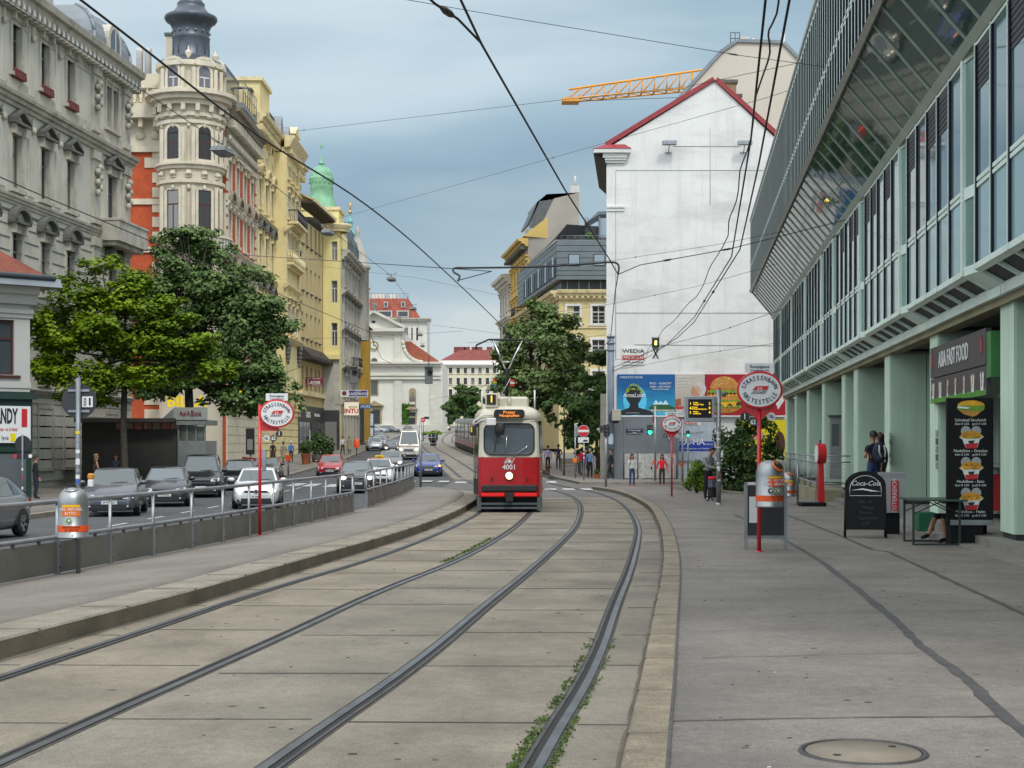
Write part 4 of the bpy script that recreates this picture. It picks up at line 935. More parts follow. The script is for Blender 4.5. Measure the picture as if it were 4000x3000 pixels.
balcony(h,10.6,16.8,zz(19.1),1.9,m_Ct,'iron'); balcony(h,9.9,17.5,zz(15.5),1.6,m_Ct,'baluster')
g=MB(); g.box((0,.6,zz(26.2)),(25.3,4.5,zz(28)),m_Ct); g.ext([(0,.3,zz(28)),(25.3,.3,zz(28)),(25.3,4.8,zz(28.4)),(0,4.8,zz(28.4))],(0,0,.12),m_zincd)
g.box((1,-.2,zz(26.2)),(5.6,2,zz(28.9)),m_C); g.box((.8,-.4,zz(28.9)),(5.8,2.2,zz(29.2)),m_Ct)
n=8
for x in (12,16.5): g.ext([(x-1.1+2.2*i/n*1.0,-.3,zz(26.2)+2.2*math.sin(pi*i/n)) for i in range(n+1)],(0,2.5,0),m_zinc)
g.box((19,-.3,zz(26.2)),(22,1.5,zz(28.3)),m_C); g.ext([(18.8,-.5,zz(28.3)),(22.2,-.5,zz(28.3)),(20.5,-.5,zz(29.2))],(0,2,0),m_Ct)
g.build('attic_gables',h.root)
g=MB(); g.box((-6.5,1.2,zz(25.4)),(-.6,5,zz(28.4)),m_zincd); g.box((-6.6,-.2,zz(25.1)),(-.5,1.2,zz(25.5)),m_zinc)
for x in frange(-6.5,-.6,.98): g.tube([(x,-.15,zz(25.5)),(x,-.15,zz(27.1))],.035,m_zinc,n=4)
for z in (26.3,27.1): g.tube([(-6.5,-.15,zz(z)),(-.6,-.15,zz(z))],.03,m_zinc,n=4)
g.box((-6.4,1.15,zz(25.6)),(-1,1.19,zz(28)),m_glassl); g.build('roof_terrace',h.root)
# --- plain tan house with the deep eaves, shops below
m_D=M('plaster_tan',(.62,.49,.25),.9,var=.08,scale=.4,stain=.35,stcol=(.34,.26,.13),stscale=(.6,.6,.2))
h=left_house('tan_house','plain tan rendered house with deep dark eaves and a red restaurant sign',147.1,-20.3,.044,13.2,23.2,m_D,m_D,-1.5,12)
zz=lambda hh: hh+1.5
for x in (1.3,3.7,6.1,8.7,10.9):
    for z,hh in ((19.3,2.3),(14.8,2.4),(10.2,2.5)): h.window(x,zz(z),1.0,hh,m_wgrey,'sill',dm=m_Ad)
    h.window(x,zz(5.2),1.0,2.3,m_wgrey,None)
h.T.box((-.2,-.28,zz(4.6)),(13.3,-.001,zz(5)),m_Ct)
h.finish()
m_brown=M('dark_timber',(.05,.035,.028),.8)
g=MB(); g.box((-.3,-1.3,zz(22.9)),(13.4,.2,zz(23.15)),m_brown); g.ext([(-.3,-1.4,zz(23.15)),(13.4,-1.4,zz(23.15)),(13.4,6,zz(26.5)),(-.3,6,zz(26.5))],(0,0,.15),m_D); g.box((-.3,-1.45,zz(23.1)),(13.4,-1.3,zz(23.4)),m_Ct); g.build('roof',h.root)
g=MB(); g.ext([(-.1,-.05,zz(9.4)),(-.1,-1.1,zz(8.4)),(-.1,-1.1,zz(8.1)),(-.1,-.05,zz(8.0))],(13.2,0,0),m_brown); g.build('awning',h.root)
m_shop=M('shopfront_charcoal',(.045,.046,.048),.5,var=.1)
g=MB(); g.box((-2,-.2,0),(13.2,-.003,zz(3.6)),m_shop)
for x in frange(-1.4,12,2.0): g.box((x,-.22,.3),(x+1.6,-.2,zz(2.0)),m_glass); g.box((x+.78,-.24,.3),(x+.84,-.22,zz(2.0)),m_wgrey)
addtext(g,'Laura',(3.2,-.23,zz(2.85)),1.25,m_signw,.0,.9,.02); addtext(g,'Moden & mehr',(8.3,-.23,zz(2.8)),.5,m_signw,0,1,.02); g.build('shopfront',h.root)
# --- bright yellow corner house with the green copper dome
m_F=M('plaster_weathered',(.46,.44,.39),.9,var=.16,scale=.8,stain=.6,stcol=(.19,.18,.16),stscale=(.8,.8,.3))
m_E=M('plaster_lemon',(.84,.72,.33),.9,var=.06,scale=.4,stain=.2,stcol=(.52,.40,.09),stscale=(.6,.6,.2))
m_cop=M('copper_verdigris',(.20,.42,.26),.55,var=.2,scale=1.4,stain=.4,stcol=(.12,.28,.18),stscale=(1,1,.4))
m_cop2=M('copper_teal',(.16,.40,.36),.55,var=.2,scale=1.4,stain=.3,stcol=(.10,.25,.23))
XE0,XE1=gx(1262,160),gx(1327,160)
h=House('lemon_yellow_house','bright lemon yellow house with rounded parapet under a green copper dome',(XE0,160,-1.0),0,XE1-XE0,23.2,m_E,m_E,12)
zz=lambda hh: hh+1.0
for z,hh in ((19.0,2.0),(14.6,2.3),(10.1,2.4)): h.window(1.18,zz(z),.62,hh,m_wframe,None,gm=m_glassl)
h.T.box((-.01,-.35,zz(8.7)),(XE1-XE0+.02,-.001,zz(9.2)),m_E)
h.finish(wallf=[(0,m_F),(zz(8.7),m_E)])
g=MB(); g.box((-.2,-.14,0),(XE1-XE0-.02,-.003,zz(3.4)),M('shopfront_charcoal',(.045,.046,.048),.5,var=.1)); g.box((.2,-.17,.3),(XE1-XE0-.3,-.14,zz(2.2)),m_glassl); g.build('shopfront',h.root)
g=MB(); n=10; W_=XE1-XE0
g.lathe([(1.25,zz(22.0)),(1.3,zz(22.3)),(1.6,zz(22.6)),(1.6,zz(22.8)),(0,zz(22.9))],m_Ct,16,(W_-.4,.6,0)); g.build('parapet',h.root)
g=MB(); g.M=Matrix.Translation((gx(1256,165)-XE0,5,0)); k=165/6000.
v=lambda q: zz((HV-q)*k)
g.box((-2.1,-2.1,v(990)),(2.1,2.1,v(822)),m_E); g.box((-2.25,-2.25,v(832)),(2.25,2.25,v(820)),m_Ct); g.build('dome_tower',h.root)
g=MB(); g.M=Matrix.Translation((gx(1256,165)-XE0,5,0))
g.lathe([(1.75,v(822)),(1.55,v(800)),(1.28,v(770)),(1.2,v(740)),(1.28,v(735)),(1.2,v(728)),(1.3,v(712)),(1.34,v(702)),(1.36,v(698)),(1.22,v(694)),(1.18,v(684)),(1.0,v(666)),(.7,v(655)),(.3,v(649)),(.12,v(645)),(.36,v(640)),(.38,v(637)),(.14,v(632)),(.12,v(620)),(.1,v(612)),(.04,v(606)),(.035,v(540)),(0,v(538))],m_cop,20)
for j in range(16):
    a=2*pi*j/16; g.tube([(1.22*math.cos(a),1.22*math.sin(a),v(690)),(.72*math.cos(a),.72*math.sin(a),v(655))],.03,m_cop,n=4); g.ball((1.33*math.cos(a),1.33*math.sin(a),v(716)),.09,m_cop,5,3)
g.ball((0,0,v(570)),(.16,.05,.3),m_cop,8,5); g.build('copper_dome',h.root)
# --- grey ornate house with rounded corner
m_F=M('plaster_weathered',(.40,.385,.35),.9,var=.16,scale=.8,stain=.6,stcol=(.17,.16,.145),stscale=(.8,.8,.3))
h=left_house('weathered_grey_house','narrow weathered grey house with dark mansard and turret behind the lemon house',161.3,-17.9,0,19.5,20.6,m_F,m_F,-.9,10)
zz=lambda hh: hh+.9
for x in (3,6.3,9.6,13,16.2):
    for z,hh,k in ((16.8,2.1,'flat'),(13.1,2.0,'arch'),(9.0,2.3,'tri'),(5.2,2.0,'flat')): h.window(x,zz(z),.95,hh,m_wgrey,k,sm=m_F,dm=m_Ad)
    h.window(x,zz(-.6),1.5,3.6,m_wgrey,'plain')
h.band(0,19.5,zz(19.3),zz(20.3),.9,m_F); h.band(0,19.5,zz(15.6),zz(16.1),.6,m_F); h.band(0,19.5,zz(11.8),zz(12.2),.4,m_F); h.band(0,19.5,zz(7.8),zz(8.2),.5,m_F); h.band(0,19.5,zz(4.0),zz(4.5),.4,m_F)
for x in (1.2,4.7,8,11.3,14.7,18.4): h.pilaster(x,.6,zz(8.4),zz(19.2),.18,m_F)
h.finish(); balcony(h,7.8,11.6,zz(8.4),1.1,m_F,'iron')
g=MB(); g.ext([(0,.0,zz(20.3)),(0,1.2,zz(23.6)),(0,8,zz(24)),(0,9,zz(20.3))],(19.5,0,0),M('mansard_dark',(.055,.045,.042),.7,var=.2)); 
for x in (7,13): g.lathe([(.9,zz(20)),(.95,zz(21.6)),(.7,zz(22.6)),(.3,zz(23.2)),(.35,zz(23.6)),(.1,zz(24.2))],m_zincd,12,(x,.4,0))
g.lathe([(1.3,zz(12)),(1.3,zz(20.3)),(1.5,zz(20.4)),(1.5,zz(20.8)),(1.2,zz(21)),(1.1,zz(22)),(.6,zz(23.3)),(.2,zz(24.4)),(.35,zz(24.8)),(.1,zz(25.4))],m_F,14,(19,.2,0)); g.build('roof',h.root)
# --- ochre end wall
m_O=M('plaster_ochre',(.55,.31,.018),.9,var=.08,scale=.4,stain=.25,stcol=(.33,.19,.02))
X0=gx(1360,184); X1=gx(1447,192)
h=House('ochre_house','narrow ochre yellow end wall between the grey house and the church',(X0,184,0),0,X1-X0,gz(1258,184),m_O,m_O,8)
h.finish(); g=MB(); g.ext([(-.2,-.4,h.H),(X1-X0+.35,-.4,h.H-.5),(X1-X0+.35,-.4,h.H-.3),(-.2,-.4,h.H+1.2)],(0,8,0),m_brown); g.build('roof',h.root)
g=MB(); g.box((0,-.15,0),(X1-X0-.02,-.003,gz(1578,184)),m_shop); g.box((.2,-.2,.3),(X1-X0-.2,-.16,2.4),m_glassl); g.build('shopfront',h.root)
# ================================================================ right side beyond the side street
m_W=M('firewall_white',(.74,.73,.70),.9,var=.06,scale=.5,bump=.15,bscale=12,speck=.05,sscale=14,drip=.6,stain=.75,stcol=(.50,.485,.45),stscale=(.13,1,.5))
m_W2=M('firewall_cream',(.58,.54,.45),.9,var=.05,scale=.3,stain=.35,stcol=(.48,.44,.36),stscale=(.5,1,.1))
m_redt=M('red_verge',(.30,.035,.04),.6,var=.2,scale=3)
def Q(u,v,Y,Y0=0): return (gx(u,Y),Y0,gz(v,Y))
YW=90.
wr=thing('white_gable_house','white blank gable wall with a red roof edge above the billboards','building',(gx(2369,YW),YW,-2.1))
WM=Matrix.Translation((-gx(2369,YW),0,2.1)); xw=gx(2369,YW)
def wb(): m=MB(); m.M=WM; return m
prof=[(2369,1885),(2369,575),(2385,572),(2792,318),(3035,545),(3110,600),(3110,1885)]
g=wb(); g.ext([Q(u,v,YW) for u,v in prof],(1.6,16,0),m_W); g.build('gable_wall',wr)
g=wb()
def verge(p,q,w,out,d=.5):
    a,b=Vector(Q(*p,YW)),Vector(Q(*q,YW)); n=Vector((-(b-a).z,0,(b-a).x)).normalized()
    g.ext([a+Vector((0,-out,0)),b+Vector((0,-out,0)),b+Vector((0,-out,0))+n*w,a+Vector((0,-out,0))+n*w],(1.6*.02,d,0),m_redt)
verge((2372,572),(2793,316),.26,.12); verge((2791,316),(3110,604),.26,.13)
a=[Vector(Q(2350,588,YW)),Vector(Q(2792,312,YW)),Vector(Q(3115,605,YW))]
g.ext([a[0]+Vector((0,.3,.1)),a[1]+Vector((0,.3,.1)),a[2]+Vector((0,.3,.1)),a[2]+Vector((0,.3,-.1)),a[1]+Vector((0,.3,-.15)),a[0]+Vector((0,.3,-.1))],(1.6,16,0),m_redt)
# returned eaves cornice with its little hipped red roof
x0,x1=gx(2316,YW),gx(2464,YW); zt_,zb_=gz(565,YW),gz(585,YW)
g.rings([[(x0,-.5,zb_),(x1,-.5,zb_),(x1,.1,zb_),(x0,.1,zb_)],[(x0+.75,-.1,zt_),(x1-.35,-.1,zt_),(x1-.35,.1,zt_),(x0+.75,.1,zt_)]],m_redt,caps=True)
g.build('roof',wr)
g=wb()
for i,(u0,u1,v0,v1,o) in enumerate(((2318,2462,586,601,.46),(2354,2447,602,619,.3),(2362,2445,620,628,.24),(2364,2441,629,637,.16),(2369,2440,805,812,.12),(2369,2438,813,825,.06))): g.box((gx(u0,YW),-o,gz(v1,YW)),(gx(u1,YW),.03,gz(v0,YW)),m_W)
g.ext([Q(2318,602,YW,-.1),Q(2369,602,YW,-.1),Q(2369,648,YW,-.1)],(1.0,12,0),m_brown)
g.build('eaves_cornice',wr)
g=wb(); c_=M('conduit_grey',(.42,.42,.42),.6)
for pts in ([(2405,1400),(2405,665),(2992,665)],[(2774,494),(2774,800)],[(2628,571),(2890,571)],[(2405,1222),(3015,1222)],[(2480,1346),(3020,1350)]): g.tube([Q(u,v,YW,-.02) for u,v in pts],.014,c_,n=4)
g.build('conduits',wr)
for u,l in ((2611,'left-hand floodlight on a bracket high on the white gable wall'),(2904,'right-hand floodlight high on the white gable wall behind the cables')):
    t=thing('floodlight',l,'floodlight',P(u,598,YW-.02),0,'floodlights on the white gable')
    g=MB(); g.box((-.2,-.05,0),(.2,0,.06),m_galv); g.tube([(0,-.03,.0),(0,-.5,.35)],.03,m_galv); g.build('bracket',t)
    g=MB(); g.box((-.42,-.75,.35),(.42,-.45,.62),m_galv,.04); g.box((-.38,-.46,.42),(.38,-.42,.56),m_glassl); g.build('lamp_housing',t)
def chimney(root,u0,u1,v0,v1,Y,m,cap=m_Ad,pots=0):
    g=MB(); g.box((gx(u0,Y),0,gz(v1,Y)),(gx(u1,Y),1.0,gz(v0,Y)),m); g.box((gx(u0,Y)-.1,-.1,gz(v0,Y)),(gx(u1,Y)+.1,1.1,gz(v0,Y)+.2),cap)
    l=Vector(root.location); g.v=[p-Vector((l.x,l.y-Y,l.z)) for p in g.v]
    return g.build('chimney',root)
m_chim=M('chimney_brick',(.27,.19,.10),.9,var=.3,scale=3,stain=.5)
chimney(wr,2824,2876,324,400,96,m_chim); chimney(wr,2860,2893,380,430,95,m_chim)
# cream firewall behind
w2=thing('cream_gable_house','big cream blank gable rising behind the white gable house','building',(gx(2600,104),104,-2))
g=MB(); g.M=Matrix.Translation((-gx(2600,104),0,2))
g.ext([Q(u,v,104) for u,v in ((2500,1880),(2500,560),(2822,205),(2880,166),(3056,172),(3128,228),(3300,420),(3300,1880))],(1.8,14,0),m_W2); g.build('gable_wall',w2)
g=MB(); g.M=Matrix.Translation((-gx(2600,104),0,2))
for p,q in (((2500,560),(2822,205)),((2822,205),(2880,166)),((2880,166),(3056,172)),((3056,172),(3300,420))):
    a,b=Vector(Q(*p,104)),Vector(Q(*q,104)); n=Vector((-(b-a).z,0,(b-a).x)).normalized(); g.ext([a+Vector((0,-.15,0)),b+Vector((0,-.15,0)),b+n*.22+Vector((0,-.15,0)),a+n*.22+Vector((0,-.15,0))],(.05,.6,0),m_zinc)
g.ext([Q(3045,168,104,.5),Q(3130,228,104,.5),Q(3120,205,104,.5),Q(3062,150,104,.5)],(.3,3,0),m_wframe)
g.build('roof_edge',w2)
g=MB(); g.M=Matrix.Translation((-gx(2600,104),0,2))
g.box(Q(2900,166,104,1),Q(2935,128,104,2),m_W2); g.tube([Q(3069,185,104,1),Q(3069,120,104,1)],.16,m_wframe,n=8); g.tube([Q(2952,166,104,1),Q(2952,135,104,1)],.1,m_wframe,n=8)
for u in (2862,2880,2898): g.tube([Q(u,168,104,1),Q(u,112,104,1)],.03,m_zincd,n=4)
for v_ in (112,135): g.tube([Q(2862,v_,104,1),Q(2898,v_,104,1)],.03,m_zincd,n=4)
g.build('chimney',w2)
g=MB(); g.M=Matrix.Translation((-gx(2600,104),0,2))
p0=Q(2965,530,104,-4); 
# crane jib far behind
cr=thing('tower_crane_jib','orange lattice crane jib reaching out behind the cream gable','crane',P(2205,390,170))
m_cr=M('crane_orange',(.75,.33,.03),.5,var=.08)
g=MB(); k=170/6000.
A=lambda u,v,dy=0: Vector(((u-2205)*k,dy,(390-v)*k))
def jt(t): return A(lerp(2222,2900,t),lerp(350,250,t)),A(lerp(2207,2900,t),lerp(394,330,t),-.9),A(lerp(2207,2900,t),lerp(394,330,t),.9)
n=14; 
for i in range(n):
    a=jt(i/n); b=jt((i+1)/n)
    for q in range(3): g.tube([a[q],b[q]],.13 if q==0 else .1,m_cr,n=5)
    for q in (1,2): g.tube([a[q],b[0]],.045,m_cr,n=4); g.tube([b[0],b[q]],.055,m_cr,n=4)
    g.tube([a[1],b[2]],.05,m_cr,n=4); g.tube([b[1],b[2]],.06,m_cr,n=4)
    for s in (.35,.7):
        g.tube([a[0].lerp(b[0],s),a[1].lerp(b[1],s)],.02,m_cr,n=3)
g.box((-.3,-1,-.35),(1.6,1,.02),m_cr); g.build('jib',cr)
g=MB(); g.tube([A(2230,396),A(2900,372)],.03,m_black,n=4); g.build('hoist_cable',cr)
# grey modern attic on the yellow house
YY=150.; m_Y=M('plaster_pale_yellow',(.66,.55,.28),.9,var=.06,scale=.4,stain=.2,stcol=(.52,.43,.22),stscale=(.6,.6,.2))
xs0=gx(2183,YY)
h=House('pale_yellow_house','pale yellow house with white cross windows under a modern grey metal attic','x' and (xs0,YY,-1.2),0,8.5,gz(1130,YY)+1.2,m_Y,m_Y,10)
zz=lambda hh: hh+1.2
for u in (2240,2338,2436):
    for v in (1265,1397,1520): h.window(gx(u,YY)-xs0,zz(gz(v,YY)),1.25,1.75,m_wframe,'plain',style='grid',sm=m_W,rec=.12)
h.band(-.2,8.6,zz(gz(1172,YY)),zz(gz(1134,YY)),.8,m_Ct); h.dentils(0,8.5,zz(gz(1166,YY)),zz(gz(1146,YY)),.5,.55,.22,m_Ct)
h.T.box((-.1,-.12,zz(gz(1282,YY))),(8.6,-.001,zz(gz(1270,YY))),m_Ct); h.T.box((-.1,-.12,zz(gz(1412,YY))),(8.6,-.001,zz(gz(1402,YY))),m_Ct)
h.finish()
m_att=M('attic_metal',(.165,.19,.205),.45,metal=.3,var=.12,scale=.8); m_attw=glassm('attic_window',(.30,.36,.42),.1,.1); m_attd=M('attic_dark',(.03,.034,.038),.4)
dA=-.119; WL=30
# left wing of the pale yellow house along the bending street
h2=House('yellow_wing','long yellow wing running back along the bend of the street',(xs0+dA*WL,YY+WL,-.6),math.atan2(-1,-dA)+0,WL*1.007,gz(1130,YY)+.6,m_Y,m_Y,8)
for x in frange(2,28,2.9):
    for z in (13.0-.0,9.5,6): h2.window(x,z,1.2,1.9,m_wframe,'plain',style='grid',sm=m_W,rec=.12)
h2.band(0,WL,gz(1172,YY)+.6,gz(1134,YY)+.6,.8,m_Ct); h2.finish()
at=thing('metal_attic','modern grey metal clad attic storeys with ribbon windows on the pale yellow house','attic',(xs0,YY,gz(1130,YY)+.03))
def AT(u,v,dy=0): return (gx(u,YY)-xs0,dy,gz(v,YY)-gz(1130,YY)-.03)
g=MB()
def band3(v0,v1,out,m,dy0=-.0):
    a,b=AT(2183,v0),AT(2183,v1); zt0,zb0=a[2],b[2]
    X1=9.; 
    pts=lambda z:[(X1,-out,z),(-out*.5,-out,z),(dA*WL-out,WL,z),(dA*WL+8,WL,z),(X1,8,z)]
    g.rings([pts(zb0),pts(zt0)],m,caps=True)
band3(1095,1130,-.5,m_attd)
vs_=[940,962,985,1010,1035,1060,1078,1095]
for i in range(len(vs_)-1): band3(vs_[i],vs_[i+1]-2,.35+.012*(i%2),m_att); 
for u0,u1 in ((2223,2262),(2321,2360),(2420,2460)): g.box(AT(u0-3,994,-.40),AT(u1+3,1040,-.30),m_attd); g.box(AT(u0,997,-.42),AT(u1,1037,-.39),m_attw)
for u in (2205,2225,2270,2300): pass
for u in (2215,2260,2300,2345,2390): g.box(AT(u,1097,.4),AT(u+4,1128,.5),m_zinc)
g.build('cladding',at)
g=MB()   # ribbon windows of the left face
d=Vector((dA,1,0)).normalized(); nn=Vector((-1,dA,0)).normalized()
for i in range(14):
    p=Vector((0,0,0))+d*(.8+i*1.75)+nn*.40; z0=AT(0,1078)[2]; z1=AT(0,1000)[2]
    g.ext([(p.x,p.y,z0),(p.x+d.x*1.0,p.y+d.y*1.0,z0),(p.x+d.x*1.0,p.y+d.y*1.0,z1),(p.x,p.y,z1)],nn*.03,m_attd if i%3 else m_attw)
g.build('ribbon_windows',at)
g=MB()   # sloping glazed roof, terrace and canopy
z0=AT(0,938)[2]; z1=AT(0,878)[2]
ex=lambda t,o,z: (dA*WL*t-.4+o,WL*t-.3,z)
g.rings([[ex(0,0,z0),ex(0,1.2,z1)],[ex(1,0,z0),ex(1,2.4,z1)]],m_glassl,closed=False)
g.rings([[ex(0,.02,z0),(6,.0,z0)],[ex(0,1.2,z1),(6,2,z1)]],m_attd,closed=False)
for k in range(7): t=k/6.; g.tube([ex(0,1.2*t,lerp(z0,z1,t)+.02),ex(1,2.4*t,lerp(z0,z1,t)+.02)],.04,m_att,n=4)
g.ext([AT(2290,868,.2),AT(2338,824,.2),AT(2480,824,.2),AT(2480,838,.2),AT(2342,836,.2)],(0,5,0),m_att); g.box(AT(2338,930,.1),AT(2345,845,.2),m_att)
g.box(AT(2345,930,.35),AT(2400,850,.4),m_attw); g.box(AT(2285,930,.6),AT(2336,880,.7),m_attd)
for v in (922,): g.tube([AT(2190,v,-.2),AT(2372,v,-.2)],.035,m_zinc,n=4)
for u in frange(2192,2372,26): g.tube([AT(u,940,-.2),AT(u,922,-.2)],.025,m_zinc,n=4)
for k in range(26): g.ball(AT(2290+R.uniform(0,26),930-R.uniform(0,18),.1+R.random()*.3),.13,M('terrace_plant',(.08,.17,.02),.7),5,3)
g.tube([AT(2297,870,3),AT(2297,832,3)],.2,m_zinc,n=8)
g.build('roof_terrace',at)
# grey fire gable with the dark mansard, yellow front beyond
YG=182.; gg=thing('grey_fire_gable_house','yellow fronted house with a bare grey fire gable and dark mansard','building',(gx(2063,YG),YG,-.4))
GM=Matrix.Translation((-gx(2063,YG),0,.4)); m_gab=M('gable_grey',(.36,.325,.28),.9,var=.1,scale=.3,stain=.4,stcol=(.46,.42,.35),stscale=(.4,1,.4))
g=MB(); g.M=GM; g.ext([Q(u,v,YG) for u,v in ((2063,1800),(2063,893),(2107,893),(2165,775),(2262,752),(2262,1800))],(dA*3,2,0),m_gab); g.build('gable_wall',gg)
g=MB(); g.M=GM
s=lambda u,v,t=0: Vector(Q(u,v,YG,.2))+Vector((dA*t,t,0))
for a,b in (((2063,893),(2100,785)),((2100,785),(2136,757)),((2136,757),(2262,750))):
    pass
g.face([s(2065,890),s(2107,893),s(2165,775),s(2100,785)],M('mansard_grey',(.10,.105,.105),.6,var=.2)); g.face([s(2100,785),s(2165,775),s(2262,752),s(2136,757)],M('roof_grey',(.15,.16,.16),.6))
g.ext([s(2058,880),s(2100,785),s(2108,785),s(2067,880)],(dA*6,6,0),m_attd); g.ext([s(2136,757),s(2262,750),s(2262,754),s(2170,776),s(2102,786)],(dA*10,10,0),M('roof_grey',(.15,.16,.16),.6))
g.build('roof',gg)
g=MB(); g.M=GM; g.box(Q(2229,752,YG,.5),Q(2264,722,YG,1.6),m_wframe); g.tube([Q(2248,722,YG,1),Q(2248,682,YG,1)],.13,m_wframe,n=8); g.build('chimney',gg)
m_YF=M('plaster_gold',(.60,.42,.13),.9,var=.08,scale=.4,stain=.3,stcol=(.35,.25,.08),stscale=(.8,.8,.4))
Lf=17.4
h=House('golden_yellow_house','golden yellow stucco front with heavy cornice between the grey gable and the pale house',(gx(2063,YG)+dA*Lf,YG+Lf,0),math.atan2(-1,-dA),Lf*1.007,gz(940,YG),m_YF,m_YF,6)
for x in frange(1.6,17,3.0):
    for z in (19.5,15.6,11.6,7.6,3.6): h.window(x,z,1.1,2.2,m_wgrey,'flat')
h.band(0,Lf+.3,gz(962,YG),gz(932,YG),1.3,m_YF); h.dentils(0,Lf,gz(972,YG),gz(960,YG),.9,.9,.4,m_Ad); h.band(0,Lf,14.9,15.4,.7); h.band(0,Lf,10.9,11.3,.5)
h.finish(); g=MB(); g.ext([(0,-.6,h.H+.5),(0,3,h.H+3.4),(0,6,h.H+3.4),(0,6,h.H)],(Lf+.4,0,0),m_YF); g.build('roof',h.root); balcony(h,10,14,15.4,1.2,m_YF,'iron')
m_PW=M('plaster_offwhite',(.56,.52,.44),.9,var=.1,stain=.3)
h=House('offwhite_house','off-white ornate house beyond the golden yellow one',(gx(2063,YG)+dA*30,YG+30,.3),math.atan2(-1,-dA),12.6,21.6,m_PW,m_PW,6)
for x in frange(1.6,12,3.1):
    for z in (17.2,13,9,5,1.5): h.window(x,z,1.2,2.3,m_wgrey,'flat')
h.band(0,12.9,h.H-1.3,h.H,1.3); h.band(0,12.6,15.6,16.2,.7); h.finish()
# ================================================================ the church at the end
m_ch=M('church_white',(.70,.675,.60),.9,var=.05,scale=.2,stain=.3,stcol=(.55,.52,.45),stscale=(.2,1,.3)); m_cht=M('church_trim',(.62,.59,.51),.9,var=.08,scale=.5,stain=.3); m_chs=M('sandstone',(.36,.29,.17),.9,var=.2,scale=.8)
YC=300.; cx0=gx(1420,YC); ch=thing('baroque_church','white baroque church front with clock, gable and scrolled shoulder','church',(cx0,YC,1.9)); CM=Matrix.Translation((-cx0,0,-1.9))
def cb_(): m=MB(); m.M=CM; return m
q=lambda u,v,o=0: Q(u,v,YC,o)
g=cb_(); n=8; vol=[(lerp(1574,1652,1-math.cos(pi/2*i/n)) ,lerp(1332,1414,math.sin(pi/2*i/n))) for i in range(n+1)]
vol=[(1652-78*math.cos(pi/2*(1-i/n)) if 0 else 1574+78*(1-math.cos(pi/2*i/n)),1332+82*math.sin(pi/2*i/n)) for i in range(n+1)]
g.ext([q(u,v) for u,v in [(1380,1690),(1380,1290),(1572,1290)]+vol+[(1722,1416),(1722,1690)]],(0,30,0),m_ch)
g.build('front_wall',ch)
g=cb_()
for u0,u1,v0,v1,o in ((1380,1580,1283,1296,1.2),(1380,1576,1296,1304,.6),(1380,1726,1414,1422,1.3),(1380,1724,1422,1432,.8),(1380,1722,1462,1468,.5),(1380,1723,1474,1482,.6),(1540,1570,1484,1690,.35),(1385,1400,1484,1690,.35),(1680,1722,1484,1690,.3),(1380,1722,1660,1690,.4),(1540,1565,1304,1414,.35)): g.box(q(u0,v1,-o),q(u1,v0,.02),m_cht)
ap=(1460,1222)
for s,e in (((1380,1286),ap),(ap,(1584,1286))):
    a,b=Vector(q(*s)),Vector(q(*e)); nn_=Vector((-(b-a).z,0,(b-a).x)).normalized(); g.ext([a+Vector((0,-1.2,0)),b+Vector((0,-1.2,0)),b+nn_*.5+Vector((0,-1.2,0)),a+nn_*.5+Vector((0,-1.2,0))],(0,1.3,0),m_cht)
g.ext([q(1380,1284),q(1584,1284),q(*ap)],(0,6,0),m_ch); g.disc(q(1459,1257,-.05),.42,m_brown,'y',16,.1,.25)
for i in range(n): g.tube([q(*vol[i]),q(*vol[i+1])],.35,m_cht,n=6)
g.build('cornice',ch)
g=cb_(); c=q(1461,1350,-.1); g.lathe([(0,0),(1,0)],m_ch) if 0 else None
g.disc(c,.98,m_cht,'y',32,.3); g.disc((c[0],c[1]-.17,c[2]),.85,m_wgrey,'y',32,.06); g.disc((c[0],c[1]-.205,c[2]),.62,m_ch,'y',32,.03)
for i in range(12):
    a=2*pi*i/12; g.ext([(c[0]+r_*math.cos(a)+w_*math.sin(a),c[1]-.24,c[2]+r_*math.sin(a)-w_*math.cos(a)) for r_,w_ in ((.6,-.05),(.82,-.05),(.82,.05),(.6,.05))],(0,.05,0),m_yel)
for a,l in ((rad(-12),.5),(rad(100),.7)): g.ext([(c[0]+r_*math.cos(a)+w_*math.sin(a),c[1]-.27,c[2]+r_*math.sin(a)-w_*math.cos(a)) for r_,w_ in ((-.1,-.06),(l,-.04),(l,.04),(-.1,.06))],(0,.04,0),m_black)
g.build('clock',ch)
def cwin(u0,u1,v0,v1,arch,fm):
    g=cb_(); g.box(q(u0,v1,-.12),q(u1,v0,.0),fm)
    if arch:
        c=q((u0+u1)/2,v0,-.15); r_=(gx(u1,YC)-gx(u0,YC))/2; g.ext([(c[0]+r_*math.cos(pi*i/8),c[1],c[2]+r_*.8*math.sin(pi*i/8)) for i in range(9)],(0,.15,0),fm)
    return g
g=cwin(1446,1478,1486,1545,False,m_chs); g.box(q(1450,1541,-.16),q(1474,1490,-.1),m_wgrey); g.build('window',ch)
cwin(1450,1474,1408,1428,True,m_wgrey).build('window',ch)
g=cwin(1598,1625,1526,1588,True,m_chs); g.build('niche',ch); g=cwin(1448,1492,1585,1655,False,m_chs); g.box(q(1456,1655,-.2),q(1484,1600,-.1),m_dark); g.ext([q(1440,1585,-.7),q(1500,1585,-.7),q(1462,1565,-.7)],(0,.7,0),m_chs); g.build('door',ch)
g=cwin(1592,1628,1610,1656,False,m_chs); g.box(q(1597,1656,-.2),q(1622,1632,-.1),m_dark); g.box(q(1598,1625,-.2),q(1622,1612,-.1),m_dark); c=q(1610,1600,-.1); g.ext([(c[0]+1.1*math.cos(pi*i/8),-.9,c[2]+.6*math.sin(pi*i/8)) for i in range(9)],(0,.9,0),m_chs)
g.build('door',ch)
g=cb_()
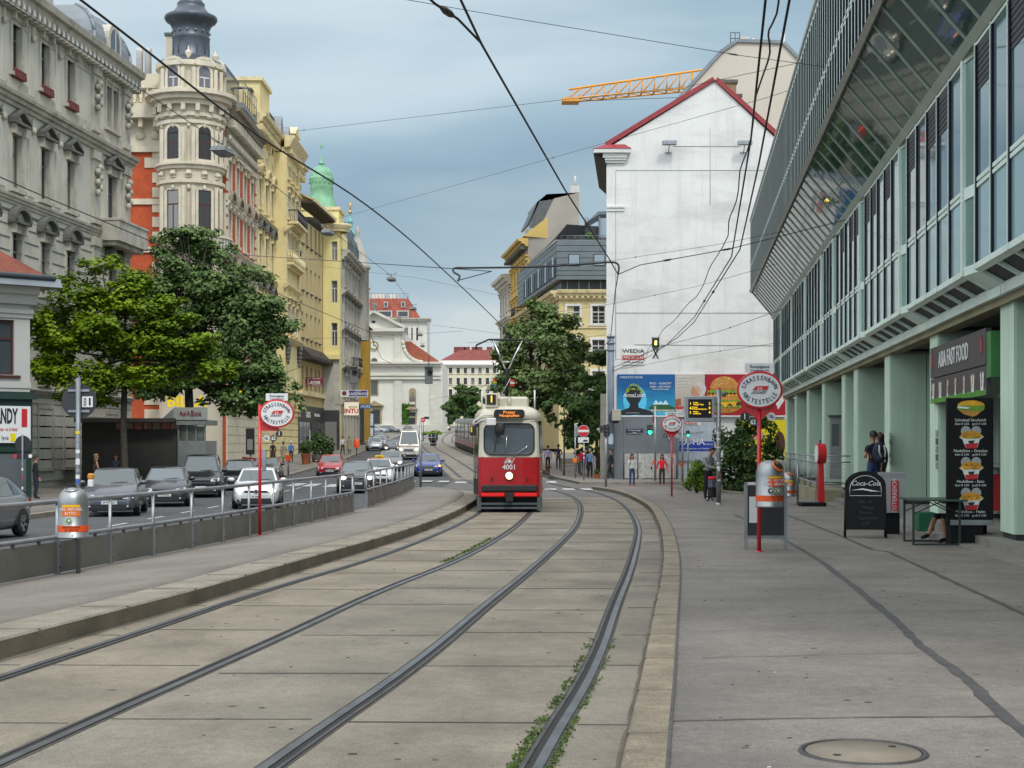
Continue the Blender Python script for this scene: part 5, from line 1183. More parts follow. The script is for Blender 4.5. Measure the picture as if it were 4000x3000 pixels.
def statue(u,v0,v1,Y0=-.4):
    b=Vector(q(u,v1,Y0)); hh=(v1-v0)*YC/6000; g.box((b.x-.5,b.y-.4,b.z),(b.x+.5,b.y+.4,b.z+.2*hh),m_cht); g.lathe([(.42,.2*hh),(.5,.35*hh),(.34,.6*hh),(.4,.76*hh),(.14,.82*hh)],m_stone,8,b); g.ball((b.x,b.y,b.z+.9*hh),(.2,.2,.25),m_stone,8,6); g.tube([(b.x+.35,b.y,b.z+.72*hh),(b.x+.5,b.y-.3,b.z+.5*hh)],.12,m_stone)
statue(1460,1170,1224,1.0); statue(1556,1220,1286,.5); statue(1611,1530,1580,-.5); g.build('statues',ch)
g=cb_(); m_ivy=leafm('ivy_leaf',(.03,.09,.01),(.10,.22,.03),1.,.2)
for k in range(420):
    u,v=R.uniform(1571,1597),R.uniform(1578,1656); p=Vector(q(u,v,-R.random()*.5)); s_=.22; a=R.random()*6
    g.face([p+Vector((s_*math.cos(a),-.1,s_*math.sin(a))),p+Vector((s_*math.cos(a+2),.1,s_*math.sin(a+2))),p+Vector((s_*math.cos(a+4),-.05,s_*math.sin(a+4)))],m_ivy)
iv=tag(g.build('ivy'),'strip of green ivy climbing the church front beside its door','ivy',None,(cx0,YC,1.9))
g=cb_(); g.ext([q(1572,1330,3),q(1600,1330,3),q(1722,1414,3),q(1572,1414,3)],(0,26,0),M('church_roof',(.30,.085,.045),.8,var=.2,scale=1)); g.box(q(1607,1370,4),q(1620,1270,5),m_ch); g.build('roof',ch)
# long low side wing going off to the right
g=cb_(); g.ext([q(1722,1690),q(1722,1416),q(1726,1420,20),q(1726,1690,20)],(.3,0,0),m_ch); g.build('side_wall',ch)
# copper spires
sp_=thing('green_onion_spire','small white bell turret with a green copper onion dome left of the church','spire',(gx(1416,290),290,0)); k=290/6000.; vv=lambda v: (HV-v)*k
g=MB(); g.box((-1.2,-1.2,0),(1.2,1.2,vv(1125)),M('turret_white',(.62,.58,.52),.9)); g.box((-1.5,-1.5,vv(1128)),(1.5,1.5,vv(1120)),m_cht); g.build('turret',sp_)
g=MB(); g.lathe([(1.5,vv(1120)),(1.2,vv(1112)),(.6,vv(1100)),(.45,vv(1090)),(.9,vv(1078)),(1.25,vv(1066)),(1.2,vv(1056)),(.7,vv(1044)),(.25,vv(1034)),(.1,vv(1020)),(0,vv(1000))],m_cop,14); g.build('onion_dome',sp_)
s2=thing('teal_lantern_spire','slender teal copper lantern spire with a gilded cross above the grey house','spire',(gx(1368,235),235,0)); k=235/6000.
g=MB(); g.lathe([(1.0,vv(1110)),(.9,vv(1030))],m_F,10)
g.lathe([(1.15,vv(1030)),(1.1,vv(1026)),(.9,vv(1020)),(.95,vv(960)),(1.15,vv(955)),(1.2,vv(950)),(.8,vv(944)),(.5,vv(935)),(.72,vv(925)),(.86,vv(915)),(.8,vv(908)),(.42,vv(900)),(.38,vv(870)),(.5,vv(866)),(.36,vv(862)),(.16,vv(838)),(.14,vv(836))],m_cop2,14); g.build('lantern_spire',s2)
m_gold=M('gilding',(.65,.42,.15),.35,metal=.7)
g=MB(); g.ball((0,0,vv(828)),.3,m_gold,10,6); g.tube([(0,0,vv(822)),(0,0,vv(790))],.09,m_gold); g.tube([(-.45,0,vv(800)),(.45,0,vv(800))],.08,m_gold); g.build('gilded_cross',s2)
# red-roofed house behind the church
YR=360.; k=YR/6000.
h=House('red_mansard_house','white house with a tall red mansard and roof terrace behind the church','x' and (gx(1380,YR),YR,2),0,gx(1668,YR)-gx(1380,YR),gz(1243,YR)-2,M('house_white',(.66,.64,.57),.9),m_cht,12)
for u in (1450,1500,1580,1620): h.window(gx(u,YR)-gx(1380,YR),gz(1330,YR)-2,1.6,3,m_wgrey,None)
h.band(-.1,h.L+1,h.H-1.0,h.H,1.2); h.finish()
m_rroof=brickm('red_mansard_tile',(.30,.075,.045),(.36,.095,.055),(.17,.04,.025),1.6,.5,.3,.03,.3)
g=MB(); x0=-.2; X=lambda u: gx(u,YR)-gx(1380,YR)
g.rings([[(x0,-.2,h.H),(X(1642),-.2,h.H),(X(1642),11,h.H),(x0,11,h.H)],[(x0,2.0,h.H+4.8),(X(1592),2.0,h.H+4.8),(X(1592),9,h.H+4.8),(x0,9,h.H+4.8)]],m_rroof,caps=True)
for u0,u1 in ((1476,1532),(1550,1597),(1410,1450)): g.box((X(u0),-.3,h.H+.2),(X(u1),2,h.H+1.75),m_wframe); g.box((X(u0)+.25,-.36,h.H+.4),(X(u1)-.25,-.3,h.H+1.55),m_glassl)
for u in (1430,1506,1574): g.box((X(u)-.45,.6,h.H+2.6),(X(u)+.45,1.5,h.H+3.9),m_wframe); g.box((X(u)-.3,.56,h.H+2.75),(X(u)+.3,.6,h.H+3.75),m_glassl)
for u in frange(1420,1592,14): g.tube([(X(u),2.1,h.H+4.8),(X(u),2.1,h.H+6)],.05,m_zinc,n=4)
g.tube([(X(1420),2.1,h.H+6),(X(1592),2.1,h.H+6)],.05,m_zinc,n=4)
for u0,u1 in ((1446,1496),(1515,1541)): g.box((X(u0),4,h.H+4.8),(X(u1),6,h.H+6),m_ch)
g.build('mansard',h.root)
# cream house at the very end
YZ=420.; x0=gx(1715,YZ); m_Z=M('plaster_ivory',(.68,.62,.44),.9,var=.05,stain=.2)
h=House('ivory_end_house','ivory palace front with a red roof closing the view at the end of the street',(x0,YZ,4),0,gx(2080,YZ)-x0,gz(1432,YZ)-4,m_Z,m_ch,12)
for u in (1740,1760,1790,1818,1847,1875,1904,1932):
    for v,hh in ((1458,1.5),(1502,1.8),(1548,1.9)): h.window(gx(u,YZ)-x0,gz(v,YZ)-4,.9,hh,m_wgrey,'plain',sm=m_ch)
h.band(-1,h.L,h.H-.3,h.H+.6,.9,m_ch); h.finish()
g=MB(); g.rings([[(-.5,-.4,h.H),(h.L,-.4,h.H),(h.L,11,h.H),(-.5,11,h.H)],[(-.5,.4,h.H+1.6),(h.L,.4,h.H+1.6),(h.L,11,h.H+1.6),(-.5,11,h.H+1.6)],[(-.5,.4,h.H+1.7),(h.L,.4,h.H+1.7),(h.L,11,h.H+1.7),(-.5,11,h.H+1.7)]],m_ch,caps=True)
m_far=M('far_roof_red',(.21,.055,.045),.85,var=.15,scale=.6)
g.rings([[(.3,.5,h.H+1.7),(h.L,.5,h.H+1.7),(h.L,11,h.H+1.7),(.3,11,h.H+1.7)],[(5.5,5,h.H+4.9),(h.L,5,h.H+4.9),(h.L,9,h.H+4.9),(5.5,9,h.H+4.9)]],m_far,caps=True)
for u in (1770,1792,1810,1840,1860,1900): g.box((gx(u,YZ)-x0,5,h.H+3.5),(gx(u,YZ)-x0+1.6,6.2,h.H+5.7),m_far)
g.build('roof',h.root)
# ================================================================ the old red tram
m_tred=M('tram_red',(.37,.005,.009),.36,var=.16,scale=1.2,coat=.15,stain=.3,stcol=(.22,.008,.012),stscale=(1,1,1.4)); m_tcream=M('tram_cream',(.55,.52,.41),.38,var=.06,scale=1,coat=.3,stain=.35,stcol=(.36,.34,.28),stscale=(1,1,.6))
m_rub=M('rubber_black',(.015,.015,.016),.65,var=.2); m_chr=M('chrome',(.6,.6,.6),.18,metal=1,var=.03)
m_lamp=glow('headlamp_glow',(1,.74,.34),2.6); m_led=glow('led_orange',(1,.30,.03),1.0); m_ledy=glow('led_amber',(1,.62,.02),1.3); m_white=M('decal_white',(.68,.68,.68),.5,var=.03)
def seeglass(name,tint=.55,col=(.02,.03,.035)):
    if name in MATS: return MATS[name]
    m,nt,b=nodes(name); L=nt.links.new
    b.inputs['Base Color'].default_value=c4(col); b.inputs['Roughness'].default_value=.03; b.inputs['Specular IOR Level'].default_value=.7
    t=N(nt,'ShaderNodeBsdfTransparent'); t.inputs['Color'].default_value=(.55,.62,.62,1); x=N(nt,'ShaderNodeMixShader'); x.inputs[0].default_value=tint
    L(t.outputs[0],x.inputs[1]); L(b.outputs[0],x.inputs[2]); L(x.outputs[0],nt.nodes['Material Output'].inputs['Surface']); return m
m_ts=seeglass('tram_windscreen',.5,(.14,.165,.18))
YT=44.; TX=-.08
tram=thing('old_tram','red and cream old tram number 4001 on line 1 coming towards the viewer','tram',(TX,YT,zt(YT)),rad(1.2))
FWd,BWd=.80,1.03
def outl(s=1.,dy=0,ins=0): 
    f,b=FWd*s-ins,BWd*s-ins
    return [(-f,dy),(-f*.5,dy-.05),(0,dy-.065),(f*.5,dy-.05),(f,dy),(f+.07*s,dy+.09),(b,dy+1.9),(b,13),(-b,13),(-b,dy+1.9),(-f-.07*s,dy+.09)]
def oz(o,z): return [(x,y,z) for x,y in o]
g=MB(); g.rings([oz(outl(.985,.02),.44),oz(outl(1,0),.52),oz(outl(1,0),1.575)],m_tred,sm=False); g.face(oz(outl(.985,.02),.44),m_rub); g.build('lower_body',tram)
# upper body: leave the front open for the windscreen
g=MB(); lo=oz(outl(1,0),1.58); hi=oz(outl(.97,.14),2.66)
for i in range(11):
    j=(i+1)%11
    if i in (0,1,2,3): continue
    g.face([lo[i],lo[j],hi[j],hi[i]],m_tcream)
rr=lambda hw,z0,z1,r,n=5: [(c_[0]+r*math.cos(a),c_[1]+r*math.sin(a)) for c_,a0 in (((hw-r,z0+r),-pi/2),((hw-r,z1-r),0),((-hw+r,z1-r),pi/2),((-hw+r,z0+r),pi)) for a in [a0+pi/2*k/n for k in range(n+1)]]
def fy(x,z): # y of the front skin
    t=(z-1.58)/1.08; return .14*t-.065*(1-(x/FWd)**2)
win=rr(.70,1.67,2.53,.2); out=[]
for x,z in win:
    cx_,cz_=0,2.1; dx,dz=x-cx_,z-cz_; k_=min((FWd*lerp(1,.97,(z-1.58)/1.08))/abs(dx) if abs(dx)>1e-6 else 9,(.52 if dz<0 else .56)/abs(dz) if abs(dz)>1e-6 else 9); out.append((cx_+dx*k_,cz_+dz*k_))
g.rings([[(x,fy(x,z),z) for x,z in out],[(x,fy(x,z)-.004,z) for x,z in win]],m_tcream,sm=False)
g.rings([[(x,fy(x,z)-.03,z) for x,z in rr(.735,1.635,2.565,.22)],[(x,fy(x,z)-.03,z) for x,z in win],[(x,fy(x,z)+.05,z) for x,z in win]],m_rub)
# roof dome
g.rings([hi,oz(outl(.975,.10),2.70),oz(outl(.95,.13),2.84),oz(outl(.86,.26),2.97),oz(outl(.66,.5),3.05),oz(outl(.3,1.0),3.09)],m_tcream,caps=False,sm=True); g.face(oz(outl(.3,1.0),3.09),m_tcream)
g.build('upper_body',tram)
g=MB(); n=len(win); ctr=[(0,fy(0,2.1)-.012,2.1)]
g.face([(x,fy(x,z)-.012,z) for x,z in win],m_ts); g.build('windscreen',tram)
g=MB(); g.box((-.98,1.5,1.5),(.98,1.6,2.62),M('tram_interior',(.10,.105,.10),.8)); g.box((-.78,.25,1.45),(.78,.55,1.62),m_rub); g.box((.1,1.15,1.3),(.55,1.3,2.0),M('seat_blue',(.03,.035,.06),.8)); g.face([(-.98,.1,2.62),(.98,.1,2.62),(.98,1.6,2.62),(-.98,1.6,2.62)],M('tram_interior',(.10,.105,.10),.8)); g.build('cab_interior',tram)
# side glazing on the tapered flanks and doors
def flank(s,t0,t1,z0,z1,m,off=.012):
    a=Vector((s*(FWd+.07),.09,0)); b=Vector((s*BWd,1.9,0)); nn=Vector((s*1.8,-.17,0)).normalized()
    p,q_=a.lerp(b,t0)+nn*off,a.lerp(b,t1)+nn*off; k_=lambda z: nn*(-.03*(z-1.58)/1.08 if z>1.58 else 0)
    return [p+k_(z0)+Vector((0,0,z0)),q_+k_(z0)+Vector((0,0,z0)),q_+k_(z1)+Vector((0,0,z1)),p+k_(z1)+Vector((0,0,z1))]
g=MB(); g.face(flank(1,.10,.92,1.68,2.5,m_glass),m_glass); g.build('side_window',tram)
g=MB(); g.face(flank(1,.08,.95,2.52,2.64,m_rub),m_rub); g.build('vent',tram)
for t0,t1 in ((.15,.48),(.54,.9)):
    g=MB(); g.face(flank(-1,t0-.04,t1+.03,.5,2.55,m_rub,.01),m_rub); g.face(flank(-1,t0,t1,.95,2.45,m_glass,.016),m_glass); g.build('door',tram)
for k in range(6):
    g=MB(); g.face([(BWd+.004,2.3+k*1.75,1.68),(BWd+.004,3.85+k*1.75,1.68),(BWd-.02,3.85+k*1.75,2.5),(BWd-.02,2.3+k*1.75,2.5)],m_glass); g.build('side_window',tram)
g=MB(); g.box((-.80,-.16,.60),(.80,.05,.79),m_rub,.03); g.build('bumper',tram)
for s in (-1,1):
    g=MB(); g.box((s*.13,-.13,.46),(s*.80,.05,.565),glow('tail_red',(.75,.01,.012),.12),.02); g.build('lamp_strip',tram)
g=MB(); g.box((-.12,-.18,.42),(.12,.05,.575),m_rub); g.box((-.10,-.35,.33),(.10,.1,.42),m_rub); g.build('coupling',tram)
g=MB(); g.box((-.95,.3,.12),(.95,12,.44),m_rub); g.box((-.80,-.0,.22),(.80,.05,.28),m_zincd); g.box((-.80,-.05,.10),(.80,.02,.16),m_zincd)
for s in (-1,1): g.box((s*.86-.06,.0,.05),(s*.86+.06,.3,.44),m_zincd)
g.build('underframe',tram)
for s in (-1,1):
    for y in (1.6,3.4): 
        g=MB(); g.M=Matrix.Translation((s*.7175,y,.345)); g.lathe([(.33,-.06),(.34,.06)],m_raild,20) if 0 else g.disc((0,0,0),.34,m_raild,'x',20,.12); g.build('wheel',tram)
hl=MB(); hl.M=Matrix.Translation((0,-.075,1.05))@Matrix.Rotation(pi/2,4,'X'); hl.lathe([(.125,-.02),(.13,.03),(.10,.05)],m_chr,24); hl.lathe([(0,.06),(.05,.055),(.10,.035)],m_lamp,24); hl.build('headlight',tram)
def logo(g,c,s,mr,mg,mw):
    """two slanted bars with a small shield between them"""
    for k,(dz,m,dx) in enumerate(((.12,mr,.06),(-.12,mg,-.06))):
        g.ext([(c[0]+s*(x+dx),c[1],c[2]+s*(z+dz)) for x,z in ((-.5,-.11),(.36,-.11),(.5,.11),(-.28,.11))],(0,-.004,0),m)
    g.ext([(c[0]+s*x,c[1]-.006,c[2]+s*z) for x,z in ((-.13,.14),(.13,.14),(.13,-.06),(0,-.2),(-.13,-.06))],(0,-.004,0),mw)
    g.ext([(c[0]+s*x,c[1]-.011,c[2]+s*z) for x,z in ((-.03,.14),(.03,.14),(.03,-.15),(-.03,-.15))],(0,-.003,0),mr); g.ext([(c[0]+s*x,c[1]-.011,c[2]+s*z) for x,z in ((-.12,.07),(.12,.07),(.12,.02),(-.12,.02))],(0,-.0025,0),mr)
g=MB(); 
for k,(dz,dx) in enumerate(((.055,.03),(-.055,-.03))):
    for w_,m_ in ((1.12,m_white),(.9,m_tred if k==0 else M('decal_grey',(.3,.3,.31),.5))): g.ext([(x*.24*w_+dx*.8,-.07-(.004 if w_<1 else 0),1.48+z*w_*.62+dz*.72) for x,z in ((-.5,-.05),(.38,-.05),(.5,.05),(-.3,.05))],(0,-.004,0),m_)
g.ext([(x*.8,-.083,1.48+z*.75) for x,z in ((-.045,.05),(.045,.05),(.045,-.03),(0,-.075),(-.045,-.03))],(0,-.003,0),m_white)
g.build('emblem',tram); g=MB(); addtext(g,'4001',(0,-.072,1.295),.205,m_white,.012,.95,.006); g.build('fleet_number',tram)
g=MB(); addtext(g,'4001',(0,0,0),.13,m_white,.01,.9,.004); o=g.build('fleet_number',tram); o.location=(.93,.55,1.15); o.rotation_euler=(0,0,rad(84.6)) 
for x in (-.5,.52): g=MB(); g.box((x-.02,-.08,.92),(x+.02,-.0,1.02),m_rub); g.build('step_hook',tram)
# destination box
g=MB(); g.ext([(x,-.075,z) for x,z in rr(.44,2.70,2.95,.09)],(0,.35,0),m_rub); g.ext([(x,-.08,z) for x,z in rr(.40,2.725,2.925,.08)],(0,.03,0),M('display_black',(.012,.012,.013),.3)); db=g.build('destination_display',tram)
g=MB(); addtext(g,'Prater',(0,-.085,2.868),.115,m_led,.0,1.2,.004); addtext(g,'Hauptallee',(0,-.085,2.775),.115,m_led,.0,1.15,.004); g.build('lettering',db)
g=MB(); g.box((-.68,.25,3.0),(-.32,.9,3.42),m_tcream,.03); g.box((-.64,.225,3.1),(-.38,.252,3.39),M('display_black',(.012,.012,.013),.3)); nb_=g.build('line_number_box',tram); g=MB(); addtext(g,'1',(-.505,.22,3.245),.27,m_ledy,.015,1,.004); g.build('lettering',nb_)
g=MB(); g.box((-.32,.7,3.0),(.58,3.6,3.34),m_tcream,.06); g.box((.58,.9,3.06),(.60,3.4,3.28),m_glass); g.build('roof_equipment_box',tram)
g=MB(); g.tube([(.02,.68,3.05),(.02,.68,3.34)],.05,m_tcream); g.build('roof_vent',tram)
def flag(x,cols,lab,tilt):
    g=MB(); g.tube([(x,.4,3.42),(x+tilt*.4,.35,3.85)],.008,m_white,n=4)
    n=len(cols)
    for k,c_ in enumerate(cols):
        a=Vector((x+tilt*.4,.35,3.84-.2*k/n)); b=a+Vector((tilt*1.0*.17+.02,.05,-.2/n)); 
        g.ext([a,a+Vector((.17*tilt+.02,.06,-.03)),b,a+Vector((-.02*tilt,0,-.2/n))],(0,.006,0),c_)
    o=g.build('flag',tram); o['label']=lab
flag(-.66,[M('flag_'+n_,c_,.7,var=.02) for n_,c_ in (('r',(.6,.03,.03)),('o',(.7,.25,.02)),('y',(.7,.6,.03)),('g',(.05,.4,.08)),('b',(.05,.12,.5)))],'small rainbow striped flag',.5)
flag(-.20,[M('flag_r',(.6,.03,.03),.7),m_white,M('flag_r',(.6,.03,.03),.7)],'small red and white striped flag',.6)
g=MB(); g.tube([(-.50,.0,2.79),(-.78,-.15,2.78),(-1.02,-.2,2.60),(-1.04,-.2,2.45)],.018,m_white); g.tube([(-.42,-.02,2.70),(-.76,-.15,2.66),(-1.0,-.2,2.52)],.016,m_white); g.build('mirror_arm',tram)
g=MB(); g.box((-1.13,-.24,2.20),(-.94,-.16,2.48),m_rub,.02); g.box((-1.10,-.245,2.30),(-1.06,-.24,2.45),m_yel); g.build('mirror',tram)
g=MB(); g.box((-.65,-.28,2.49),(-.38,-.14,2.70),m_white,.02); g.build('mirror',tram)
g=MB(); g.ball((-.27,-.20,2.38),(.14,.05,.16),m_rub,10,6); g.box((-.40,-.14,2.42),(-.12,-.02,2.56),m_rub,.02); g.build('mirror',tram)
for p in ([(-.10,-.09,1.60),(-.07,-.11,2.20)],[(.10,-.09,1.61),(.44,-.11,1.84),(.55,-.105,1.93)],[(-.08,-.11,2.05),(-.30,-.11,2.28)],[(-.42,-.1,1.75),(-.35,-.11,2.2)]):
    g=MB(); g.tube(p,.012,m_rub if p[0][0]<-.2 else m_chr,n=5); g.build('wiper',tram)
g=MB(); b0=Vector((.05,6.5,3.1)); hp=gz(1441,50.5)-zt(YT); tp=gz(1330,50.5)-zt(YT)
g.box((-.3,6,3.05),(.4,7.2,3.2),m_rub); g.tube([(.05,7.1,3.15),(.05,6.4,hp)],.06,m_rub); g.tube([(.0,6.4,hp),(-.40,6.5,tp)],.035,m_chr); g.tube([(.1,6.4,hp),(.56,6.5,tp)],.035,m_chr); g.tube([(-.1,6.4,hp+.22),(.22,6.4,hp+.22)],.02,m_chr)
g.tube([(-.98,6.5,tp-.28),(-.95,6.5,tp-.15),(-.55,6.5,tp+.03),(.6,6.5,tp+.03),(.95,6.5,tp-.12),(1.0,6.5,tp-.22)],.03,m_rub); g.tube([(-.5,6.75,tp+.03),(.6,6.75,tp+.03)],.03,m_rub); g.build('pantograph',tram)
g=MB(); g.tube([(.78,1.4,2.95),(.78,1.4,3.55)],.025,m_white); g.tube([(-.78,.9,2.95),(-.78,.9,3.5)],.02,m_white); g.build('roof_aerial',tram)
# ================================================================ the low-floor tram going away
m_ug=M('tram_grey',(.20,.205,.205),.4,var=.06,coat=.3); m_ur=M('tram_lowred',(.36,.012,.018),.35,var=.06,coat=.3)
ulf=thing('low_floor_tram','modern grey and red low-floor tram driving away behind the old red tram','tram',(Rc(141.5)+1.0,141.5,zt(141.5)))
for k in range(6):
    Ya=.3+6.2*k; Yb=Ya+5.7
    pa=Vector((Rc(141.5+Ya)-Rc(141.5)+0,Ya,zt(141.5+Ya)-zt(141.5))); pb=Vector((Rc(141.5+Yb)-Rc(141.5),Yb,zt(141.5+Yb)-zt(141.5)))
    d=(pb-pa).normalized(); r_=Vector((d.y,-d.x,0)); g=MB()
    def rg(p,w,z0,z1,c=.15): return [p+r_*x+Vector((0,0,z)) for x,z in ((-w,z0),(w,z0),(w,z1-c*2),(w-c,z1),(-w+c,z1),(-w,z1-c*2))]
    f=.86 if k==0 else 1
    g.rings([rg(pa,1.15*f,.12,.62,.05),rg(pa+d*.6,1.2,.12,.62,.05),rg(pb,1.2,.12,.62,.05)],m_rub,caps=True); g.rings([rg(pa,1.15*f,.62,1.15,.03),rg(pa+d*.6,1.2,.62,1.15,.03),rg(pb,1.2,.62,1.15,.03)],m_ur,caps=True)
    g.rings([rg(pa+d*.05,1.12*f,1.15,3.2),rg(pa+d*.6,1.19,1.15,3.28),rg(pb,1.19,1.15,3.28)],m_ug,caps=True)
    sec=g.build('section',ulf)
    g=MB(); a_,b_=pa+d*.75,pb-d*.2
    for s in (-1,1): g.face([a_+r_*s*1.205+Vector((0,0,1.3)),b_+r_*s*1.205+Vector((0,0,1.3)),b_+r_*s*1.205+Vector((0,0,2.75)),a_+r_*s*1.205+Vector((0,0,2.75))],m_glass)
    g.build('side_windows',sec)
    g=MB(); e=[pb+d*.0,pb+d*.5]; g.rings([rg(e[0],1.1,.2,3.1),rg(e[1],1.1,.2,3.1)],m_rub,caps=True); g.build('bellows',ulf)
    if k==0:
        g=MB(); g.box((-.8,.23,1.5),(.8,.28,2.75),m_glass); g.build('rear_window',ulf)
        for s in (-1,1): g=MB(); g.box((s*.75-.12,.22,1.0),(s*.75+.12,.3,1.12),glow('tail_lamp',(1,.03,.02),3)); g.build('tail_light',ulf)
        g=MB(); g.box((-1.32,.1,1.9),(-1.0,.3,2.75),m_rub,.03); g.box((-1.25,.07,2.15),(-1.17,.1,2.6),m_yel); g.build('camera_pod',ulf)
        g=MB(); g.box((1.0,.2,1.2),(1.1,.3,2.5),m_cr); g.build('marker',ulf)
# ================================================================ cars
m_tyre=M('tyre',(.014,.014,.014),.85); m_rim=M('alloy_rim',(.42,.43,.44),.3,metal=.8,var=.1); m_cglass=glassm('car_glass',(.085,.105,.11),.03,.3,spec=1.0); m_lens=M('lamp_lens',(.42,.44,.46),.12,var=.2,coat=1); m_lit=glow('lamp_lit',(1,.86,.62),5); m_ind=glow('indicator_lit',(1,.35,.04),4); m_plate=M('number_plate',(.62,.62,.6),.5,var=.02); m_eu=M('plate_blue',(.02,.06,.35),.5)
def paint(n,c): return M('car_paint_'+n,c,.32,metal=.25,var=.05,coat=.8,spec=.5)
_WH={}
def wheel(root,x,y,r,s):
    k=round(r,2)
    if k not in _WH:
        g=MB(); g.M=Matrix.Rotation(pi/2,4,'Y'); g.lathe([(r*.62,-.10),(r*.95,-.10),(r,-.06),(r,.06),(r*.95,.10),(r*.62,.10)],m_tyre,20); a=g.mesh('wheel')
        g=MB(); g.M=Matrix.Rotation(pi/2,4,'Y')
        for sg_ in (-1,1):
            g.lathe([(r*.64,.085*sg_),(r*.58,.10*sg_),(r*.54,.055*sg_),(0,.04*sg_)],m_rub,20); g.lathe([(r*.66,.095*sg_),(r*.57,.105*sg_)],m_rim,20)
            for j in range(5):
                t=2*pi*j/5; c_,s_=math.cos(t),math.sin(t); g.ext([(c_*.05-s_*.04,s_*.05+c_*.04,.075*sg_),(c_*.05+s_*.04,s_*.05-c_*.04,.075*sg_),(c_*r*.6+s_*.03,s_*r*.6-c_*.03,.10*sg_),(c_*r*.6-s_*.03,s_*r*.6+c_*.03,.10*sg_)],(0,0,.012*sg_),m_rim)
        _WH[k]=(a,g.mesh('rim'))
    o=mobj('wheel',_WH[k][0],root,(x,y,r)); mobj('rim',_WH[k][1],o)
def car(name,label,x,Y,z,rz,col,L_=4.2,W=1.76,H=1.47,hood=.98,belt=.98,yb=.24,yr=.42,yr2=.80,yb2=.97,front=.58,lit=False,plate=None,emblem=False,grille='bar',rails=False,zb=.2,r=.31,ind=False,cat='car',trunk=None,stripe=None,lampm=None,roofm=None,group=None):
    z=zrx(x,Y) if Y<96 else z; root=thing(name,label,cat,(x,Y,z),rz,group); w=W/2; trunk=trunk or belt
    top=[(0,front-.12),(.012,front+.06),(.05,front+.16),(.12,hood-.14),(yb,hood-.02),(yb+.04,belt),(yb2-.03,trunk),(.985,trunk-.12),(1,zb+.35)]
    wid=[(0,.70),(.012,.80),(.05,.91),(.12,.975),(.3,1),(.8,1),(.93,.96),(.985,.88),(1,.82)]
    g=MB(); rs=[]
    for f in (0,.006,.014,.03,.055,.09,.14,yb*.85,yb,yb+.05,.5,.7,.85,yb2-.03,.975,.99,1):
        t=interp(top,f); q=interp(wid,f)*w; b=zb+(.05 if f<.01 or f>.99 else 0); nose=max(0,1-f/.06)
        y=f*L_
        rs.append([(sx*px,y,pz) for sx,px,pz in ((1,q*.88,b),(1,q*.97,b+.10),(1,q,lerp(b,t,.45)),(1,q*.985,lerp(b,t,.72)),(1,q*.95,t-.05),(1,q*.86,t),(1,q*.4,t+.025),(-1,q*.4,t+.025),(-1,q*.86,t),(-1,q*.95,t-.05),(-1,q*.985,lerp(b,t,.72)),(-1,q,lerp(b,t,.45)),(-1,q*.97,b+.10),(-1,q*.88,b))])
    g.rings(rs,col,caps=True,sm=True); body=g.build('body',root)
    # cabin
    zb_=belt-.03; cw0,cw1=w*.90,w*.70
    B=[(-cw0*.97,yb*L_,zb_),(cw0*.97,yb*L_,zb_),(cw0,(yb+.12)*L_,zb_),(cw0,.75*L_,zb_),(cw0*.9,yb2*L_,zb_),(-cw0*.9,yb2*L_,zb_),(-cw0,.75*L_,zb_),(-cw0,(yb+.12)*L_,zb_)]
    T_=[(-cw1*.95,yr*L_,H-.07),(cw1*.95,yr*L_,H-.07),(cw1,(yr+.1)*L_,H-.03),(cw1,(yr2-.08)*L_,H-.03),(cw1*.9,yr2*L_,H-.07),(-cw1*.9,yr2*L_,H-.07),(-cw1,(yr2-.08)*L_,H-.03),(-cw1,(yr+.1)*L_,H-.03)]
    g=MB(); rm=roofm or col
    g.rings([B,T_],col,sm=False); cen=[(a[0]*.55,lerp(a[1],(yr+yr2)/2*L_,.35),H) for a in T_]; g.rings([T_,cen],rm,sm=True); g.face(cen,rm)
    cab=g.build('cabin',root)
    def pane(nm,p,q,s_,e_,lo=.06,hi=.93,o=.008):
        a,b=Vector(p[0]),Vector(q[0]); c,d=Vector(p[1]),Vector(q[1]); nn=((b-a).cross(c-a)).normalized()
        mid=(a+b+c+d)/4-Vector((0,(yb+yb2)/2*L_,belt+.2)); 
        if nn.dot(mid)<0: nn=-nn
        P_=lambda u,v: a.lerp(b,u).lerp(c.lerp(d,u),v)+nn*o
        g=MB(); g.face([P_(s_,lo),P_(e_,lo),P_(e_ if nm!='side_window' else e_,hi),P_(s_,hi)],m_cglass); g.build(nm,root)
    pane('windscreen',(B[0],T_[0]),(B[1],T_[1]),.05,.95)
    pane('rear_window',(B[4],T_[4]),(B[5],T_[5]),.07,.93,.15)
    for k,(i,j) in enumerate(((2,3),(7,6))):
        pane('side_window',(B[i],T_[i]),(B[j],T_[j]),.02,.47); pane('side_window',(B[i],T_[i]),(B[j],T_[j]),.53,.98)
        pane('side_window',(B[i-1 if k==0 else 0],T_[1 if k==0 else 0]),(B[i],T_[i]),.35,.97,.08,.8); pane('side_window',(B[j],T_[j]),(B[4 if k==0 else 5],T_[4 if k==0 else 5]),.06,.6,.12,.85)
    # nose
    fz=front
    g=MB(); gw=w*.42
    if grille=='bar': g.box((-gw*1.15,-.012,fz-.02),(gw*1.15,.07,fz+.045),m_rub)
    elif grille=='big':
        g.box((-gw,-.02,fz-.14),(gw,.08,fz+.07),m_rub)
        for k in range(4): g.box((-gw,-.028,fz-.12+.05*k),(gw,-.01,fz-.105+.05*k),m_chr)
        g.box((-gw-.02,-.025,fz+.06),(gw+.02,.06,fz+.085),m_chr)
    elif grille=='round': g.ext([(x_,-.02,z_+fz-.12) for x_,z_ in rr(gw*.8,-.1,.08,.09)],(0,.1,0),m_rub)
    g.build('grille',root)
